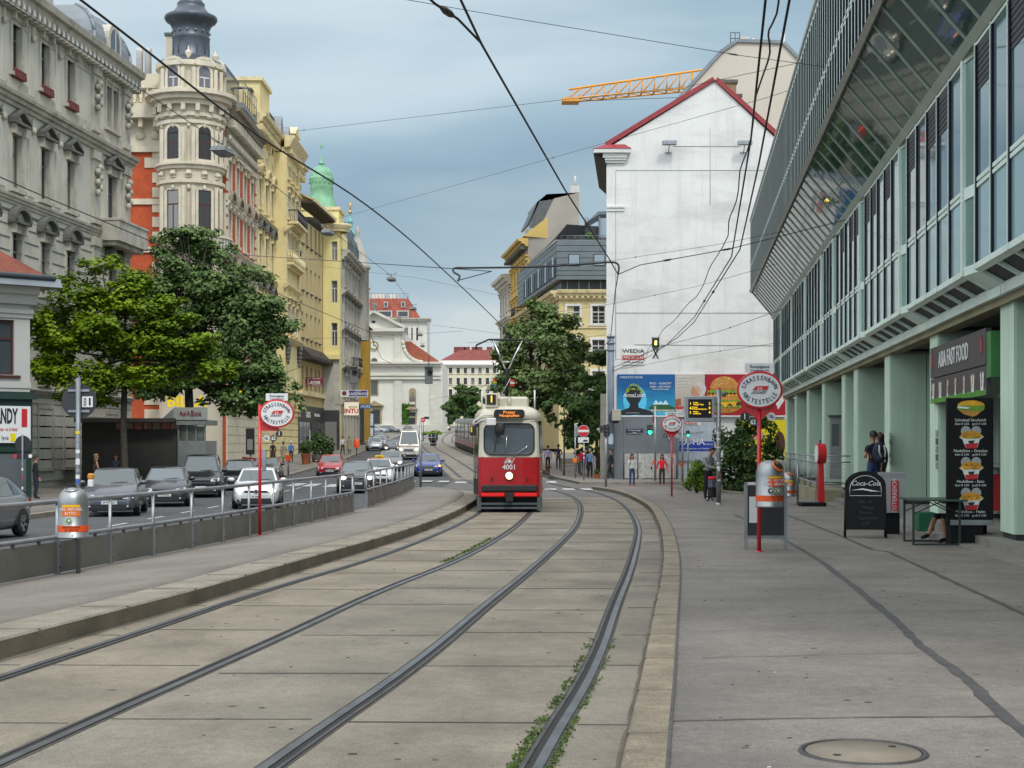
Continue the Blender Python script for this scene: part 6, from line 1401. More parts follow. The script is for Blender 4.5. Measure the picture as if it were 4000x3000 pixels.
    g=MB(); g.box((-w*.62,-.018,zb+.04),(w*.62,.1,zb+.19),m_rub); g.box((-w*.80,-.006,zb-.02),(w*.80,.12,zb+.03),m_rub); g.build('lower_intake',root)
    for s in (-1,1):
        g=MB(); x0=s*w*.50; x1=s*w*.86
        g.ext([(x0,.0,fz-.03),(x1,.14,fz-.01),(x1*1.03,.26,fz+.13),(x0,.09,fz+.09)],(s*.0,-.03,.012),lampm or m_lens)
        if lit: g.ball((s*w*.68,.03,fz+.04),(.10,.07,.085),m_lit,10,6)
        if ind and s==1: g.ball((s*w*.80,.10,fz+.06),(.08,.06,.06),m_ind,8,5)
        g.build('headlight',root)
        g=MB(); g.box((s*w*.55,.0,zb+.08),(s*w*.78,.06,zb+.16),m_rub); g.ball((s*w*.66,.0,zb+.12),.04,m_lens if not lit else m_lens,8,4); g.build('fog_light',root)
        g=MB(); yb1=(yb+.075)*L_; g.ball((s*(w+.08),yb1,belt+.05),(.12,.08,.075),col,10,6); g.box((s*(w*.93),yb1-.02,belt-.03),(s*(w+.06),yb1+.05,belt+.03),m_rub); g.build('wing_mirror',root)
        g=MB(); g.box((s*w*.62,L_-.02,belt-.33),(s*w*.88,L_-.14,belt-.10),M('rear_lamp_red',(.35,.01,.01),.2,coat=1)); g.build('rear_light',root)
        for yy in (.17*L_,.82*L_):
            g=MB(); nS=12; g.ext([(s*(w*.93),yy+r*1.22*math.cos(pi*i/nS),r+r*1.18*math.sin(pi*i/nS)-.02) for i in range(nS+1)],(s*(w*.07+.012),0,0),m_rub); g.build('wheel_arch',root)
            wheel(root,s*(w-.075),yy,r,s)
    g=MB(); pz=zb+.25 if grille!='round' else zb+.30; g.box((-.26,-.035,pz-.055),(.26,-.01,pz+.055),m_plate); g.box((-.26,-.037,pz-.055),(-.22,-.034,pz+.055),m_eu)
    if plate: addtext(g,plate,(.02,-.037,pz),.105,m_black,.004,.85,.004)
    g.build('number_plate',root)
    if emblem: g=MB(); g.disc((0,-.03,fz+.015),.07,m_chr,'y',16,.02); g.disc((0,-.042,fz+.015),.055,m_rub,'y',16,.006); addtext(g,'V',(0,-.047,fz+.035),.05,m_chr,.002,1,.004); addtext(g,'W',(0,-.047,fz-.003),.06,m_chr,.002,1,.004); g.build('emblem',root)
    if rails:
        for s in (-1,1): g=MB(); g.tube([(s*cw1,(yr+.06)*L_,H-.03),(s*cw1,(yr+.08)*L_,H+.03),(s*cw1,(yr2-.05)*L_,H+.03),(s*cw1,(yr2-.03)*L_,H-.03)],.02,m_rub,n=5); g.build('roof_rail',root)
    g=MB(); 
    for s in (-1,1): g.tube([(s*.05,(yb-.005)*L_,hood+.03),(s*.05+.45,(yb+.02)*L_,hood+.07)],.01,m_rub,n=4)
    g.build('wipers',root)
    if stripe: stripe(root,w,L_,H)
    return root
zroad=lambda Y: zr(Y)
def put(u,Y,v=None): return gx(u,Y)
p_grey=paint('slate_grey',(.085,.09,.105)); p_dk=paint('anthracite',(.028,.030,.038)); p_blk=paint('black',(.010,.010,.012)); p_wh=paint('white',(.66,.66,.65)); p_red=paint('red',(.38,.008,.015)); p_br=paint('umber',(.055,.045,.042)); p_sil=paint('silver',(.36,.37,.38)); p_blue=paint('blue',(.018,.035,.27)); p_mid=paint('mid_grey',(.15,.155,.165))
car('estate_car','silver-grey estate car cut off by the left edge behind the railing',gx(-300,33.5),33.2,zroad(35),rad(-4),p_mid,L_=4.5,W=1.72,H=1.44,yr2=.80,yb2=.97)
car('hatchback','slate grey hatchback behind the left litter bin, number plate 9T006V',gx(424,48),48,zroad(48),rad(9),p_grey,L_=4.3,H=1.50,plate='W·9T006V',hood=1.0,belt=1.0)
car('hatchback','anthracite hatchback between the slate grey hatchback and the black people carrier',gx(640,56.5),56.5,zroad(56),rad(9),p_dk,L_=4.25,H=1.48,plate='W·3418D',grille='big')
car('people_carrier','tall black people carrier third in the parked row',gx(782,66),66,zroad(66),rad(9),p_blk,L_=4.6,W=1.85,H=1.86,hood=1.12,belt=1.12,yb=.2,yr=.36,yr2=.93,yb2=.99,front=.72)
car('estate_car','black estate car partly hidden behind the black people carrier and the white hatchback',gx(935,75),75,zroad(75),rad(9),p_blk,L_=4.5,W=1.82,H=1.52,yr2=.88,grille='big')
car('parked_sedan','black car at the head of the parked row beside the advertising column',gx(1035,88),88,zroad(88),rad(6),p_dk,L_=4.3,H=1.4)
car('hatchback','white hatchback with lit headlamps and plate 2446A beside the left railing',gx(1000,54.3),54.3,zroad(55),rad(7),p_wh,L_=3.97,W=1.69,H=1.46,lit=True,plate='W·2446A',emblem=True,front=.62)
car('hatchback','red hatchback in the left lane by the pavement corner',gx(1287,96.5),96.5,zroad(95),rad(3),p_red,L_=3.9,W=1.66,H=1.46,plate='BL·608EX',emblem=True)
car('hatchback','umber brown hatchback with lit headlamps behind the gap in the railing',gx(1392,70.5),70.5,zroad(71),rad(5),p_br,L_=4.25,W=1.79,H=1.46,lit=True,plate='W·14414T',emblem=True,front=.66)
def taxi(root,w,L_,H):
    g=MB(); g.box((-.22,.5*L_,H),(.22,.5*L_+.14,H+.13),m_yel,.02); addtext(g,'TAXI',(0,.5*L_-.004,H+.065),.11,m_black,.004,1,.004); g.build('roof_sign',root)
car('taxi','white taxi with a red roof and yellow roof sign behind the umber hatchback',gx(1478,82),82,zroad(82),rad(4),p_wh,L_=4.4,W=1.78,H=1.5,stripe=taxi,roofm=p_red)
car('sedan','mid-grey sedan with lit headlamps behind the white taxi',gx(1527,106),106,zroad(106)+0,rad(6),p_mid,L_=4.6,W=1.8,H=1.44,lit=True,yr2=.72,yb2=.88)
car('hatchback','blue hatchback with lit amber indicator next to the tram track',gx(1673,97.5),97.5,zroad(97),rad(3),p_blue,L_=4.5,W=1.77,H=1.46,lit=False,ind=True,plate='WU·686S',grille='big',front=.64)
def vanx(root,w,L_,H):
    g=MB(); g.box((-w*.97,-.0,1.10),(w*.97,.06,1.15),p_red); g.build('red_line',root)
    g=MB(); g.box((-w*.3,L_*.25,H-.02),(w*.3,L_*.5,H+.10),m_wframe); g.build('roof_box',root)
car('delivery_van','tall cream-white delivery van with lit headlamps in the middle lane',gx(1597,131),131,zt(131),rad(2),paint('ivory',(.62,.60,.52)),L_=5.6,W=2.0,H=2.55,hood=1.28,belt=1.30,yb=.13,yr=.23,yr2=.97,yb2=.995,front=.86,lit=True,zb=.28,r=.36,grille='big',stripe=vanx,cat='van')
car('sedan','dark sedan with one lit headlamp visible left of the delivery van',gx(1533,148),148,zt(148),rad(3),p_dk,L_=4.5,W=1.78,H=1.42,lit=True,yr2=.72,yb2=.9)
car('small_car','silver small car first in the row parked along the left kerb',gx(1466,160),160,zt(160),rad(8),p_sil,L_=3.8,W=1.68,H=1.5,grille='round')
for k,(u,Y,l,c) in enumerate(((1484,170,'silver car parked second in the far row, behind the silver small car',p_sil),(1490,181,'grey-blue car parked third in the far row',p_mid),(1490,193,'dark car at the far end of the row by the church square',p_dk))): car('small_car',l,gx(u,Y),Y,zt(Y),rad(8),c,L_=4,W=1.7,H=1.5)
for u,Y,l,c,a in ((1512,285,'silver car parked sideways before the church, leftmost of its three',p_sil,60),(1556,288,'mid-grey car parked sideways between two others before the church',p_mid,60),(1598,286,'dark car parked before the church, right of the grey one',p_dk,10)): car('parked_car',l,gx(u,Y),Y,zt(Y),rad(a),c,L_=4.2,W=1.72,H=1.46)
car('far_car','small far car with two bright headlamps right of the church',gx(1741,330),330,zt(330),0,p_dk,L_=4.2,W=1.72,H=1.4,lit=True)
# ================================================================ street furniture
m_stopr=M('stop_red',(.56,.012,.02),.4,var=.08,coat=.3); m_navy=M('sign_navy',(.02,.025,.07),.5,var=.03); m_gdec=M('decal_grey',(.3,.3,.31),.5)
m_alu=M('bin_aluminium',(.34,.35,.355),.38,metal=.75,var=.12,scale=2,stain=.3,stcol=(.22,.22,.22),stscale=(3,3,.5)); m_or=M('sticker_orange',(.78,.17,.01),.5,var=.05); m_or2=M('sticker_redorange',(.78,.09,.01),.5,var=.05); m_grn=M('sticker_green',(.12,.28,.05),.5)
m_pole=M('pole_grey',(.20,.22,.24),.5,metal=.4,var=.15,scale=4)
def stop(label,loc,off,discs,box=True):
    t=thing('tram_stop_sign',label,'tram stop sign',loc,0,'oval tram stop signs on red posts'); cx=off
    g=MB(); g.tube([(0,0,0),(0,0,2.3 if off==0 else 2.8)],.034,m_stopr,n=12)
    if off: g.box((.0,-.012,2.24),(.42,.012,2.30),m_stopr); g.ext([(.03,-.01,2.29),(.40,-.01,2.29),(.32,-.01,2.36),(.03,-.01,2.44)],(0,.02,0),m_stopr)
    else: g.ext([(-.03,-.01,2.12),(.03,-.01,2.12),(.26,-.01,2.36),(-.26,-.01,2.36)],(0,.02,0),m_stopr)
    g.build('post',t)
    g=MB(); n=48; C_=(cx,-.05,2.61); E_=lambda a,b,y:[(C_[0]+a*math.cos(2*pi*i/n),y,C_[2]+b*math.sin(2*pi*i/n)) for i in range(n)]
    g.rings([E_(.355,.29,.0),E_(.37,.305,-.03),E_(.37,.305,-.06),E_(.335,.27,-.068)],m_stopr,sm=False); g.face(E_(.355,.29,.0),m_stopr); sb_=g.build('oval_ring',t)
    g=MB(); g.face(E_(.337,.272,-.066),m_signw); sp=g.build('face_plate',sb_)
    g=MB(); arctext(g,'STRASSENBAHN',(cx,-.072,2.605),.262,.198,rad(165),rad(15),.104,m_navy,True,.012,narrow=.74); arctext(g,'HALTESTELLE',(cx,-.072,2.615),.262,.20,rad(202),rad(338),.104,m_navy,False,.012,narrow=.74); g.build('lettering',sb_)
    g=MB(); logo(g,(cx,-.068,2.61),.27,m_signr,m_gdec,m_signw); g.build('emblem',sb_)
    g=MB(); g.box((cx-.235,-.05,2.885),(cx+.235,-.035,3.04),m_signw); q=g.build('name_plate',t)
    g=MB(); addtext(g,'Resselgasse',(cx,-.055,2.985),.068,m_navy,.003,1,.003); addtext(g,'Doppelhaltestelle',(cx,-.055,2.925),.042,m_navy,.001,1,.003); g.build('lettering',q)
    g=MB(); g.tube([(min(0,discs[0][0],discs[2][0]),.0,2.18),(max(discs[0][0],discs[2][0]),.0,2.18)],.01,m_galv); g.build('disc_rod',t)
    for (x,z,s) in discs:
        g=MB(); g.disc((x,-.045,z),.07,m_black if s!='B' else M('sign_cream',(.60,.58,.46),.5),'y',24,.012); d=g.build('line_disc',t)
        g=MB()
        if s!='B': addtext(g,s,(x,-.053,z),.125 if len(s)==1 else .105,m_signw,.03,.85,.004)
        else:
            for dx,dz in ((-.012,.012),(.012,-.012)): g.ext([(x+dx+a,-.053,z+dz+b) for a,b in ((-.035,-.01),(.02,-.01),(.035,.01),(-.02,.01))],(0,.004,0),M('badge_blue',(.05,.05,.4),.5))
        g.build('lettering',d)
    if box:
        g=MB(); g.box((.045,-.03,1.38),(.135,.03,1.85),m_galv,.01); g.build('timetable_tube',t)
    g=MB(); g.lathe([(.06,0),(.055,.015),(.036,.02)],m_stopr,14); g.build('foot',t)
    return t
stop('red tram stop sign on the left platform, oval set right of its post',(gx(1015,32.8),32.8,-1.985),.37,((.42,2.18,'1'),(.30,2.08,'62'),(.15,2.08,'B')))
stop('nearest oval tram stop sign on the right, a litter bin on its post',(3.99,24.8,zs(24.8)),0,((-.24,2.18,'1'),(-.105,2.09,'62'),(.19,2.18,'B')),False)
stop('small far tram stop sign on the right pavement near the two women',(gx(2624,55),55,zs(55)),0,((-.24,2.18,'1'),(-.105,2.09,'62'),(.19,2.18,'B')),False)
def bin_(label,loc,front,texts,z0,post=None,big=True):
    t=thing('litter_bin',label,'litter bin',loc,0,'aluminium litter bins with orange stickers'); r=.222
    g=MB(); g.lathe([(r*.98,z0),(r+.008,z0),(r+.008,z0+.025),(r,z0+.03),(r,z0+.52),(r*.97,z0+.58),(r*.86,z0+.65),(r*.66,z0+.71),(r*.4,z0+.74),(0,z0+.75)],m_alu,28); g.lathe([(0,z0+.005),(r*.98,z0)],m_alu,28)
    g.build('bin_body',t)
    g=MB(); fx,fz=front
    g.M=Matrix.Translation((0,0,z0+.5))@Matrix.Rotation(fx,4,'Z')@Matrix.Rotation(fz,4,'X'); g.lathe([(.085,.252),(.105,.245),(.108,.225),(.085,.22)],m_or if fz>.5 else m_alu,20); g.disc((0,0,.243),.088,m_groove,'z',20,.006); g.build('opening',t)
    def wrap(a0,a1,za,zb,m,nm,o=.004):
        g=MB(); n=10; g.rings([[((r+o)*math.sin(lerp(a0,a1,i/n)),-(r+o)*math.cos(lerp(a0,a1,i/n)),z) for i in range(n+1)] for z in (za,zb)],m,closed=False,sm=True); return g.build(nm,t)
    def ctext(parent,s,a,z,size,m,nar=.9,bold=.01,o=.008):
        g=MB(); wd=size*nar*.52; n=len(s)
        for i,c_ in enumerate(s):
            if c_==' ': continue
            th=a+(i-(n-1)/2)*wd/r; addtext(g,c_,((r+o)*math.sin(th),-(r+o)*math.cos(th),z),size,m,bold,nar,.002,rz=th)
        g.build('lettering',parent)
    a=texts['a']; w1=wrap(a-.62,a+.62,z0+.33,z0+.50,m_or if big else m_or2,'poster'); wrap(a-.60,a+.60,z0+.468,z0+.492,m_yel,'poster_header',.006); ctext(w1,texts['l1'],a,z0+.43,.062,m_signw); ctext(w1,texts['l2'],a,z0+.368,.062,m_signw)
    w2=wrap(-1.6,1.6,z0+.10,z0+.19,m_or2,'orange_band'); ctext(w2,'MISTTELEFON',texts.get('b',0),z0+.165,.036,m_black,1.15,.006); ctext(w2,'01 546 48',texts.get('b',0),z0+.125,.036,m_black,1.1,.006)
    for x,m_ in texts['st']:
        g=MB(); g.M=Matrix.Rotation(x,4,'Z'); g.disc((0,-r-.005,z0+.265),.05,m_signw,'y',18,.004); g.disc((0,-r-.008,z0+.265),.043,m_,'y',18,.004); g.disc((.004,-r-.011,z0+.268),.02,m_signw,'y',8,.004); g.build('sticker',t)
    g=MB(); g.disc((.05,-r-.003,z0+.05),.01,m_groove,'y',8,.006); g.build('lock',t)
    if post: post(t)
    return t
def signpost(t):
    g=MB(); g.tube([(0,.26,0),(0,.26,2.95)],.036,m_pole,n=12)
    for z in (.62,1.22): g.box((-.05,.18,z),(.05,.3,z+.05),m_galv)
    g.lathe([(.07,0),(.06,.01),(.04,.012)],m_or,14,(0,.26,0)); g.build('post',t)
    g=MB(); g.disc((0,.31,2.61),.262,M('sign_back',(.035,.037,.042),.6),'y',36,.012); s_=g.build('round_sign_back',t)
    g=MB()
    for z in (2.46,2.77): g.box((-.16,.285,z-.018),(.16,.30,z+.018),m_galv)
    g.build('clamp',t); g=MB(); g.box((.05,.285,2.52),(.21,.30,2.68),m_signw); addtext(g,'XXX',(.10,.28,2.6),.06,m_black,.004,1,.003,tilt=pi/2); g.box((.155,.275,2.55),(.18,.286,2.66),m_black); g.build('sticker',t)
    for k,(z,h_,m_) in enumerate(((1.45,.06,m_signw),(1.55,.05,m_gdec),(1.66,.09,m_signw),(1.83,.05,m_signw),(2.0,.06,m_gdec),(2.12,.04,m_yel),(1.38,.06,M('sticker_blue',(.05,.13,.5),.5)))):
        g=MB(); g.lathe([(.038,z),(.038,z+h_)],m_,10,(0,.26,0),a0=-2.6,a1=-.6); g.build('sticker',t)
    g=MB(); g.box((.17,.15,1.33),(.25,.23,1.44),m_signw,.01); g.box((.165,.145,1.44),(.255,.235,1.53),M('cap_orange',(.6,.26,.02),.4),.02); g.build('cup',t)
bin_('litter bin with paper sticker on a round-sign post at the left railing',(gx(286,22.7),22.7,-1.985),(0,rad(18)),{'a':.12,'l1':'IHRE PAPIERE,','l2':'BITTE!','st':((.0,m_grn),),'b':.15},.58,signpost)
bin_('litter bin fixed to the nearest red tram stop post on the right',(gx(3006,24.6),24.58,zs(24.6)),(rad(38),rad(48)),{'a':.35,'l1':'DARF ICH IHNEN','l2':'ETWAS ABNEHMEN?','st':((-.1,m_brown),(.42,m_grn)),'b':.5},.73,None,False)
bin_('small far litter bin on a thin post by the terrace railing on the right',(gx(3083,47),47,zs(47)),(0,rad(30)),{'a':-.3,'l1':'BITTE','l2':'FÜTTERN','st':()},.25,lambda t: (lambda g: (g.tube([(.28,.1,0),(.28,.1,1.25)],.03,m_galv),g.build('post',t)))(MB()))
# notice board behind the right bin
t=thing('notice_board','grey framed notice board on two legs behind the nearest tram stop post','notice board',(gx(2908,25.4),25.4,zs(25.4)))
k=25.4/6000; W_=(3075-2908)*k; zz_=lambda v: gz(v,25.4)-zs(25.4)
g=MB(); g.box((0,0,zz_(2104)),(W_,.05,zz_(2092)),m_galv); g.box((0,0,zz_(1895)),(W_,.05,zz_(1884)),m_signw)
for x in (0,W_-.05): g.box((x,-.01,0),(x+.05,.06,zz_(1884)),m_galv)
g.build('frame',t); g=MB(); g.box((.05,.01,zz_(2092)),(W_-.05,.04,zz_(1895)),M('board_dark',(.035,.035,.036),.6)); b_=g.build('panel',t); g=MB(); g.box((.08,0,zz_(2042)),(.22,.012,zz_(1940)),m_signw); g.build('notice',b_)
# ---------------------------------------------------------------- railings
def railing(label,Ys,y0,y1,capend):
    t=thing('platform_railing',label,'railing',(0,0,0),0,'steel railings of the left platform'); H=1.11
    fx=lambda Y: interp(FE,Y); pt=lambda Y,z: (fx(Y),Y,zf(Y)+z)
    yy=frange(y0,y1,.7)
    g=MB(); g.tube([pt(Y,H) for Y in yy],.036,m_galv,n=8); 
    for Y in capend: s=.22 if Y==y0 else -.22; g.tube([pt(Y,H),pt(Y-s*.6,H-.06),pt(Y-s,H-.2),pt(Y-s,.62),pt(Y,.57)],.034,m_galv,n=8)
    g.build('top_rail',t); g=MB(); g.tube([pt(Y,.57) for Y in yy],.034,m_galv,n=8); g.build('lower_rail',t)
    for Y in Ys:
        g=MB(); g.tube([pt(Y,0),pt(Y,H-.02)],.028,m_galv,n=8); g.box((fx(Y)-.045,Y-.03,zf(Y)),(fx(Y)+.045,Y+.03,zf(Y)+.52),m_pole)
        for z in (.12,.44): g.ball((fx(Y)+.05,Y-.02,zf(Y)+z),.016,m_raild,6,4)
        g.build('post',t)
    E_=[y0]+[Y for Y in Ys if y0<Y<y1]+[y1]
    for a,b in zip(E_,E_[1:]):
        g=MB(); ys=frange(a+.04,b-.04,.7); g.rings([[(fx(Y)+.012,Y,zf(Y)+.03),(fx(Y)+.012,Y,zf(Y)+.50),(fx(Y)-.012,Y,zf(Y)+.50),(fx(Y)-.012,Y,zf(Y)+.03)] for Y in ys],m_pan,caps=True); 
        for q in (.3,.7): Y=lerp(a,b,q); g.box((fx(Y)-.02,Y-.03,zf(Y)+.49),(fx(Y)+.02,Y+.03,zf(Y)+.56),m_raild)
        g.build('infill_panel',t)
m_pan=M('infill_sheet',(.155,.15,.132),.65,metal=.1,var=.22,scale=1.2,stain=.5,stcol=(.075,.07,.06),stscale=(1,.6,1.5))
railing('long steel railing with sheet infill along the left platform edge',[15.5,17.4,19.4,21.35,23.3,25.3,27.05,29,30.8,32.7,34.9,36.8,38.7,40.4,42.4,44.1],14,44.1,(44.1,))
railing('second shorter curved railing of the left platform beyond the gap',[46.9,49.2,51.5,53.8,56.1,58.4,60.7,63,65,67,68.7],46.9,68.7,(46.9,))
# ---------------------------------------------------------------- poles and signals
t=thing('sign_pole','grey steel pole at the platform tip carrying a round sign seen from behind','sign pole',(gx(1643,70.5),70.5,zt(70.5)+.02)); zz_=lambda v: gz(v,70.5)-zt(70.5)-.02; xx_=lambda u: gx(u,70.5)-gx(1643,70.5)
g=MB(); g.tube([(0,0,0),(0,0,zz_(1648))],.052,m_galv,n=10); g.build('post',t); g=MB(); g.tube([(0,0,zz_(1710)),(xx_(1708),0,zz_(1710))],.016,m_galv); g.tube([(0,0,zz_(1732)),(xx_(1708),0,zz_(1732))],.016,m_galv); g.build('bracket',t)
g=MB(); g.disc((xx_(1692),.05,zz_(1710)),.225,m_black,'y',24,.02); g.box((xx_(1680),.04,zz_(1742)),(xx_(1704),.06,zz_(1722)),m_black); g.tube([(xx_(1685),.03,zz_(1742)),(xx_(1685),.03,zz_(1695))],.012,m_galv); g.tube([(xx_(1700),.03,zz_(1742)),(xx_(1700),.03,zz_(1695))],.012,m_galv); g.build('round_sign_back',t)
t=thing('sign_pole','thin post with a dark round sign back and stickers in front of the phone shop','sign pole',(gx(88,57),57,zl(57))); g=MB(); g.tube([(0,0,0),(0,0,2.55)],.035,m_pole); g.build('post',t)
g=MB(); g.disc((0,.05,2.2),.30,m_black,'y',24,.02); g.box((-.24,.04,1.62),(.24,.06,1.86),m_black); g.build('round_sign_back',t)
for k,(z,m_) in enumerate(((.5,m_signw),(.9,m_signr),(1.2,m_signw),(1.4,m_gdec))): g=MB(); g.lathe([(.037,z),(.037,z+.1)],m_,8,a0=-2.6,a1=-.5); g.build('sticker',t)
for s,m_ in ((-.28,m_signr),(.28,m_signw)): g=MB(); g.disc((s,.03,1.74),.07,m_,'y',14,.02); g.build('sticker',t)
def pole(label,u,Y,z,top,r=.04,cat='pole',name='street_pole'):
    t=thing(name,label,cat,(gx(u,Y),Y,z)); g=MB(); g.tube([(0,0,0),(0,0,gz(top,Y)-z)],r,m_galv,n=10); g.lathe([(r+.03,0),(r+.025,.04),(r,.05)],m_pole,10); g.build('post',t); return t,(lambda u_: gx(u_,Y)-gx(u,Y)),(lambda v_: gz(v_,Y)-z)
m_box=M('cabinet_beige',(.40,.38,.30),.6,var=.1,stain=.3)
t,X,Z=pole('thick blue-grey overhead-line mast at the corner of the white gable house',2386,88.4,zt(88.4)+.1,1312,.2,'mast','overhead_line_mast'); t.children[0].data.materials[0]=M('mast_bluegrey',(.18,.21,.26),.5,var=.15,scale=1.5,stain=.3)
for v in (1320,1345,1372): g=MB(); g.lathe([(.21,Z(v)),(.24,Z(v)+.02),(.24,Z(v)+.1),(.21,Z(v)+.12)],m_pole,14); g.build('collar',t)
g=MB(); g.box((X(2388),-.75,Z(1644)),(X(2422),-.22,Z(1601)),m_box,.02); g.ext([(X(2390),-.7,Z(1645)),(X(2418),-.7,Z(1645)),(X(2410),-.5,Z(1654)),(X(2396),-.5,Z(1654))],(0,.3,0),m_black); g.build('switch_box',t)
g=MB(); g.tube([(X(2388),-.3,Z(1605)),(X(2378),-.3,Z(1625)),(X(2384),-.3,Z(1650))],.03,m_black); g.build('cable_loop',t)
g=MB(); g.lathe([(.205,Z(1735)),(.205,Z(1695))],M('poster_paleblue',(.42,.5,.58),.7),12,a0=-2.4,a1=-.9); g.build('poster',t)
def sigbox(t,x0,x1,z0,z1,y,lights,m=m_black):
    g=MB(); g.box((x0,y,z0),(x1,y+.2,z1),m,.02)
    n=len(lights)
    for i in range(n): zc=lerp(z1,z0,(i+.5)/n); rr_=min((x1-x0)*.38,(z1-z0)/n*.42); g.lathe([(rr_,0),(rr_*1.05,.16)],m,12) if 0 else g.tube([(((x0+x1)/2),y+.02,zc+rr_*.9),(((x0+x1)/2),y-.16,zc+rr_*.95)],rr_*.35,m,n=6)
    o=g.build('signal_head',t)
    for i,l in enumerate(lights): zc=lerp(z1,z0,(i+.5)/n); rr_=min((x1-x0)*.38,(z1-z0)/n*.42); g=MB(); g.disc(((x0+x1)/2,y-.008,zc),rr_,l or m_wgrey,'y',18,.02); g.build('lens',o)
    return o
m_green=glow('signal_green',(.02,1,.35),3.5); m_amb=glow('signal_amber',(1,.72,.12),5)
t,X,Z=pole('pole with the lit green pedestrian signal before the grey hoarding',2559,83,zt(83)+.1,1585,.055,'pedestrian signal','pedestrian_signal'); sigbox(t,X(2528),X(2549),Z(1698),Z(1660),-.1,(None,m_green)); g=MB(); g.box((X(2550),-.05,Z(1815)),(X(2558),.05,Z(1798)),m_or2); g.build('push_button',t); g=MB(); g.ext([(X(2548),0,Z(1650)),(X(2556),0,Z(1650)),(X(2554),0,Z(1624)),(X(2549),0,Z(1624))],(0,.03,0),m_redt); g.build('pennant',t)
t,X,Z=pole('second signal pole with a small green light in front of the A-HA poster',2666,80,zt(80)+.1,1640,.05,'pedestrian signal','pedestrian_signal'); sigbox(t,X(2681),X(2694),Z(1706),Z(1682),-.05,(None,m_green)); g=MB(); g.box((X(2656),-.05,Z(1822)),(X(2665),.05,Z(1806)),m_or2); g.build('push_button',t); g=MB(); g.tube([(X(2690),.3,Z(1705)),(X(2690),.3,0)],.04,m_galv); g.build('side_post',t)
t,X,Z=pole('pole with black traffic light heads right of the tram at the crossing',2367,71.3,zt(71.3)+.06,1655,.06,'traffic light','traffic_light'); sigbox(t,X(2358),X(2381),Z(1705),Z(1658),-.12,(None,None,None)); sigbox(t,X(2344),X(2357),Z(1690),Z(1662),.0,(None,None))
t,X,Z=pole('post with an orange push button box left of the no-entry sign',2247,89,zt(89)+.1,1655,.05,'signal post','signal_post'); g=MB(); g.box((X(2238),-.08,Z(1808)),(X(2254),.06,Z(1790)),m_or,.02); g.build('push_button',t); g=MB(); g.box((X(2247),-.1,Z(1705)),(X(2257),.05,Z(1662)),m_galv,.02); g.tube([(X(2246),0,Z(1656)),(X(2258),0,Z(1656))],.03,m_signw); g.build('signal_back',t)
t,X,Z=pole('no-entry sign on a red and white banded post before the cafe plants',2281,84.5,zt(84.5)+.1,1720,.032,'road sign','no_entry_sign')
g=MB(); g.disc((X(2279),-.06,Z(1683.5)),.32,m_signw,'y',32,.01); g.disc((X(2279),-.068,Z(1683.5)),.30,m_signr,'y',32,.01); g.box((X(2279)-.28,-.078,Z(1683.5)-.065),(X(2279)+.28,-.073,Z(1683.5)+.065),m_signw); g.build('disc_plate',t)
g=MB(); g.box((X(2258),-.06,Z(1729)),(X(2300),-.04,Z(1708)),m_signw); g.ext([(X(a),-.065,Z(b)) for a,b in ((2276,1722),(2284,1717),(2294,1719),(2298,1724),(2280,1726))],(0,.004,0),m_black); g.build('supplementary_plate',t)
for i,v in enumerate(range(1760,1800,8)): g=MB(); g.lathe([(.036,Z(v+8)),(.036,Z(v))],m_signr if i%2==0 else m_signw,10); g.build('band',t)
# real-time display
t=thing('departure_display','grey departure display with amber text on a silver pole behind the trolley man','departure display',(gx(2807,47),47,zs(47))); X=lambda u: gx(u,47)-gx(2807,47); Z=lambda v: gz(v,47)-zs(47)
g=MB(); g.tube([(0,0,0),(0,0,Z(1522))],.072,m_galv,n=14); g.lathe([(.12,0),(.11,.03),(.08,.06)],m_galv,14); g.build('post',t); g=MB(); g.lathe([(.065,Z(1522)),(.06,Z(1515)),(0,Z(1513))],m_stopr,12); g.build('cap',t)
g=MB(); g.box((X(2675),-.12,Z(1648)),(X(2790),.12,Z(1548)),M('display_case',(.36,.38,.40),.4,metal=.3,var=.06),.015); cs=g.build('case',t); g=MB(); g.box((X(2687),-.126,Z(1632)),(X(2778),-.12,Z(1560)),M('display_black',(.012,.012,.013),.3)); g.build('screen',cs)
g=MB()
for i,(a,b,c_,d_) in enumerate((('1','Stefan-','Fadinger-Platz','2'),('62','Lainz,','Wolkersbergenstr.','8'),('S','Baden','Josefsplatz','4'))):
    zb=Z(1577+17.5*i); addtext(g,a,(X(2692),-.13,zb),.115,m_ledy,.004,.9,.003,'LEFT'); addtext(g,b,(X(2706),-.13,zb+.028),.062,m_ledy,.004,1,.003,'LEFT'); addtext(g,c_,(X(2706),-.13,zb-.028),.062,m_ledy,.004,.9,.003,'LEFT'); addtext(g,d_,(X(2773),-.13,zb),.115,m_ledy,.004,.9,.003,'RIGHT')
g.build('lettering',cs); g=MB(); g.box((X(2790),-.06,Z(1570)),(X(2802),.06,Z(1552)),m_galv); g.box((X(2790),-.06,Z(1646)),(X(2802),.06,Z(1630)),m_galv); g.build('bracket',t)
g=MB(); g.ball((X(2826),-.1,Z(1541)),(.08,.1,.08),m_zincd,10,6); g.box((0,-.03,Z(1543)),(X(2822),.03,Z(1540)),m_galv); g.build('camera',t)
R.seed(31)
for k in range(16): z=R.uniform(.7,2.3); g=MB(); g.lathe([(.0745,z),(.0745,z+R.uniform(.04,.09))],R.choice((m_signw,m_gdec,m_gdec,m_signw,m_redt)),8,a0=-R.uniform(2,3),a1=-R.uniform(.3,1.2)); g.build('sticker',t)
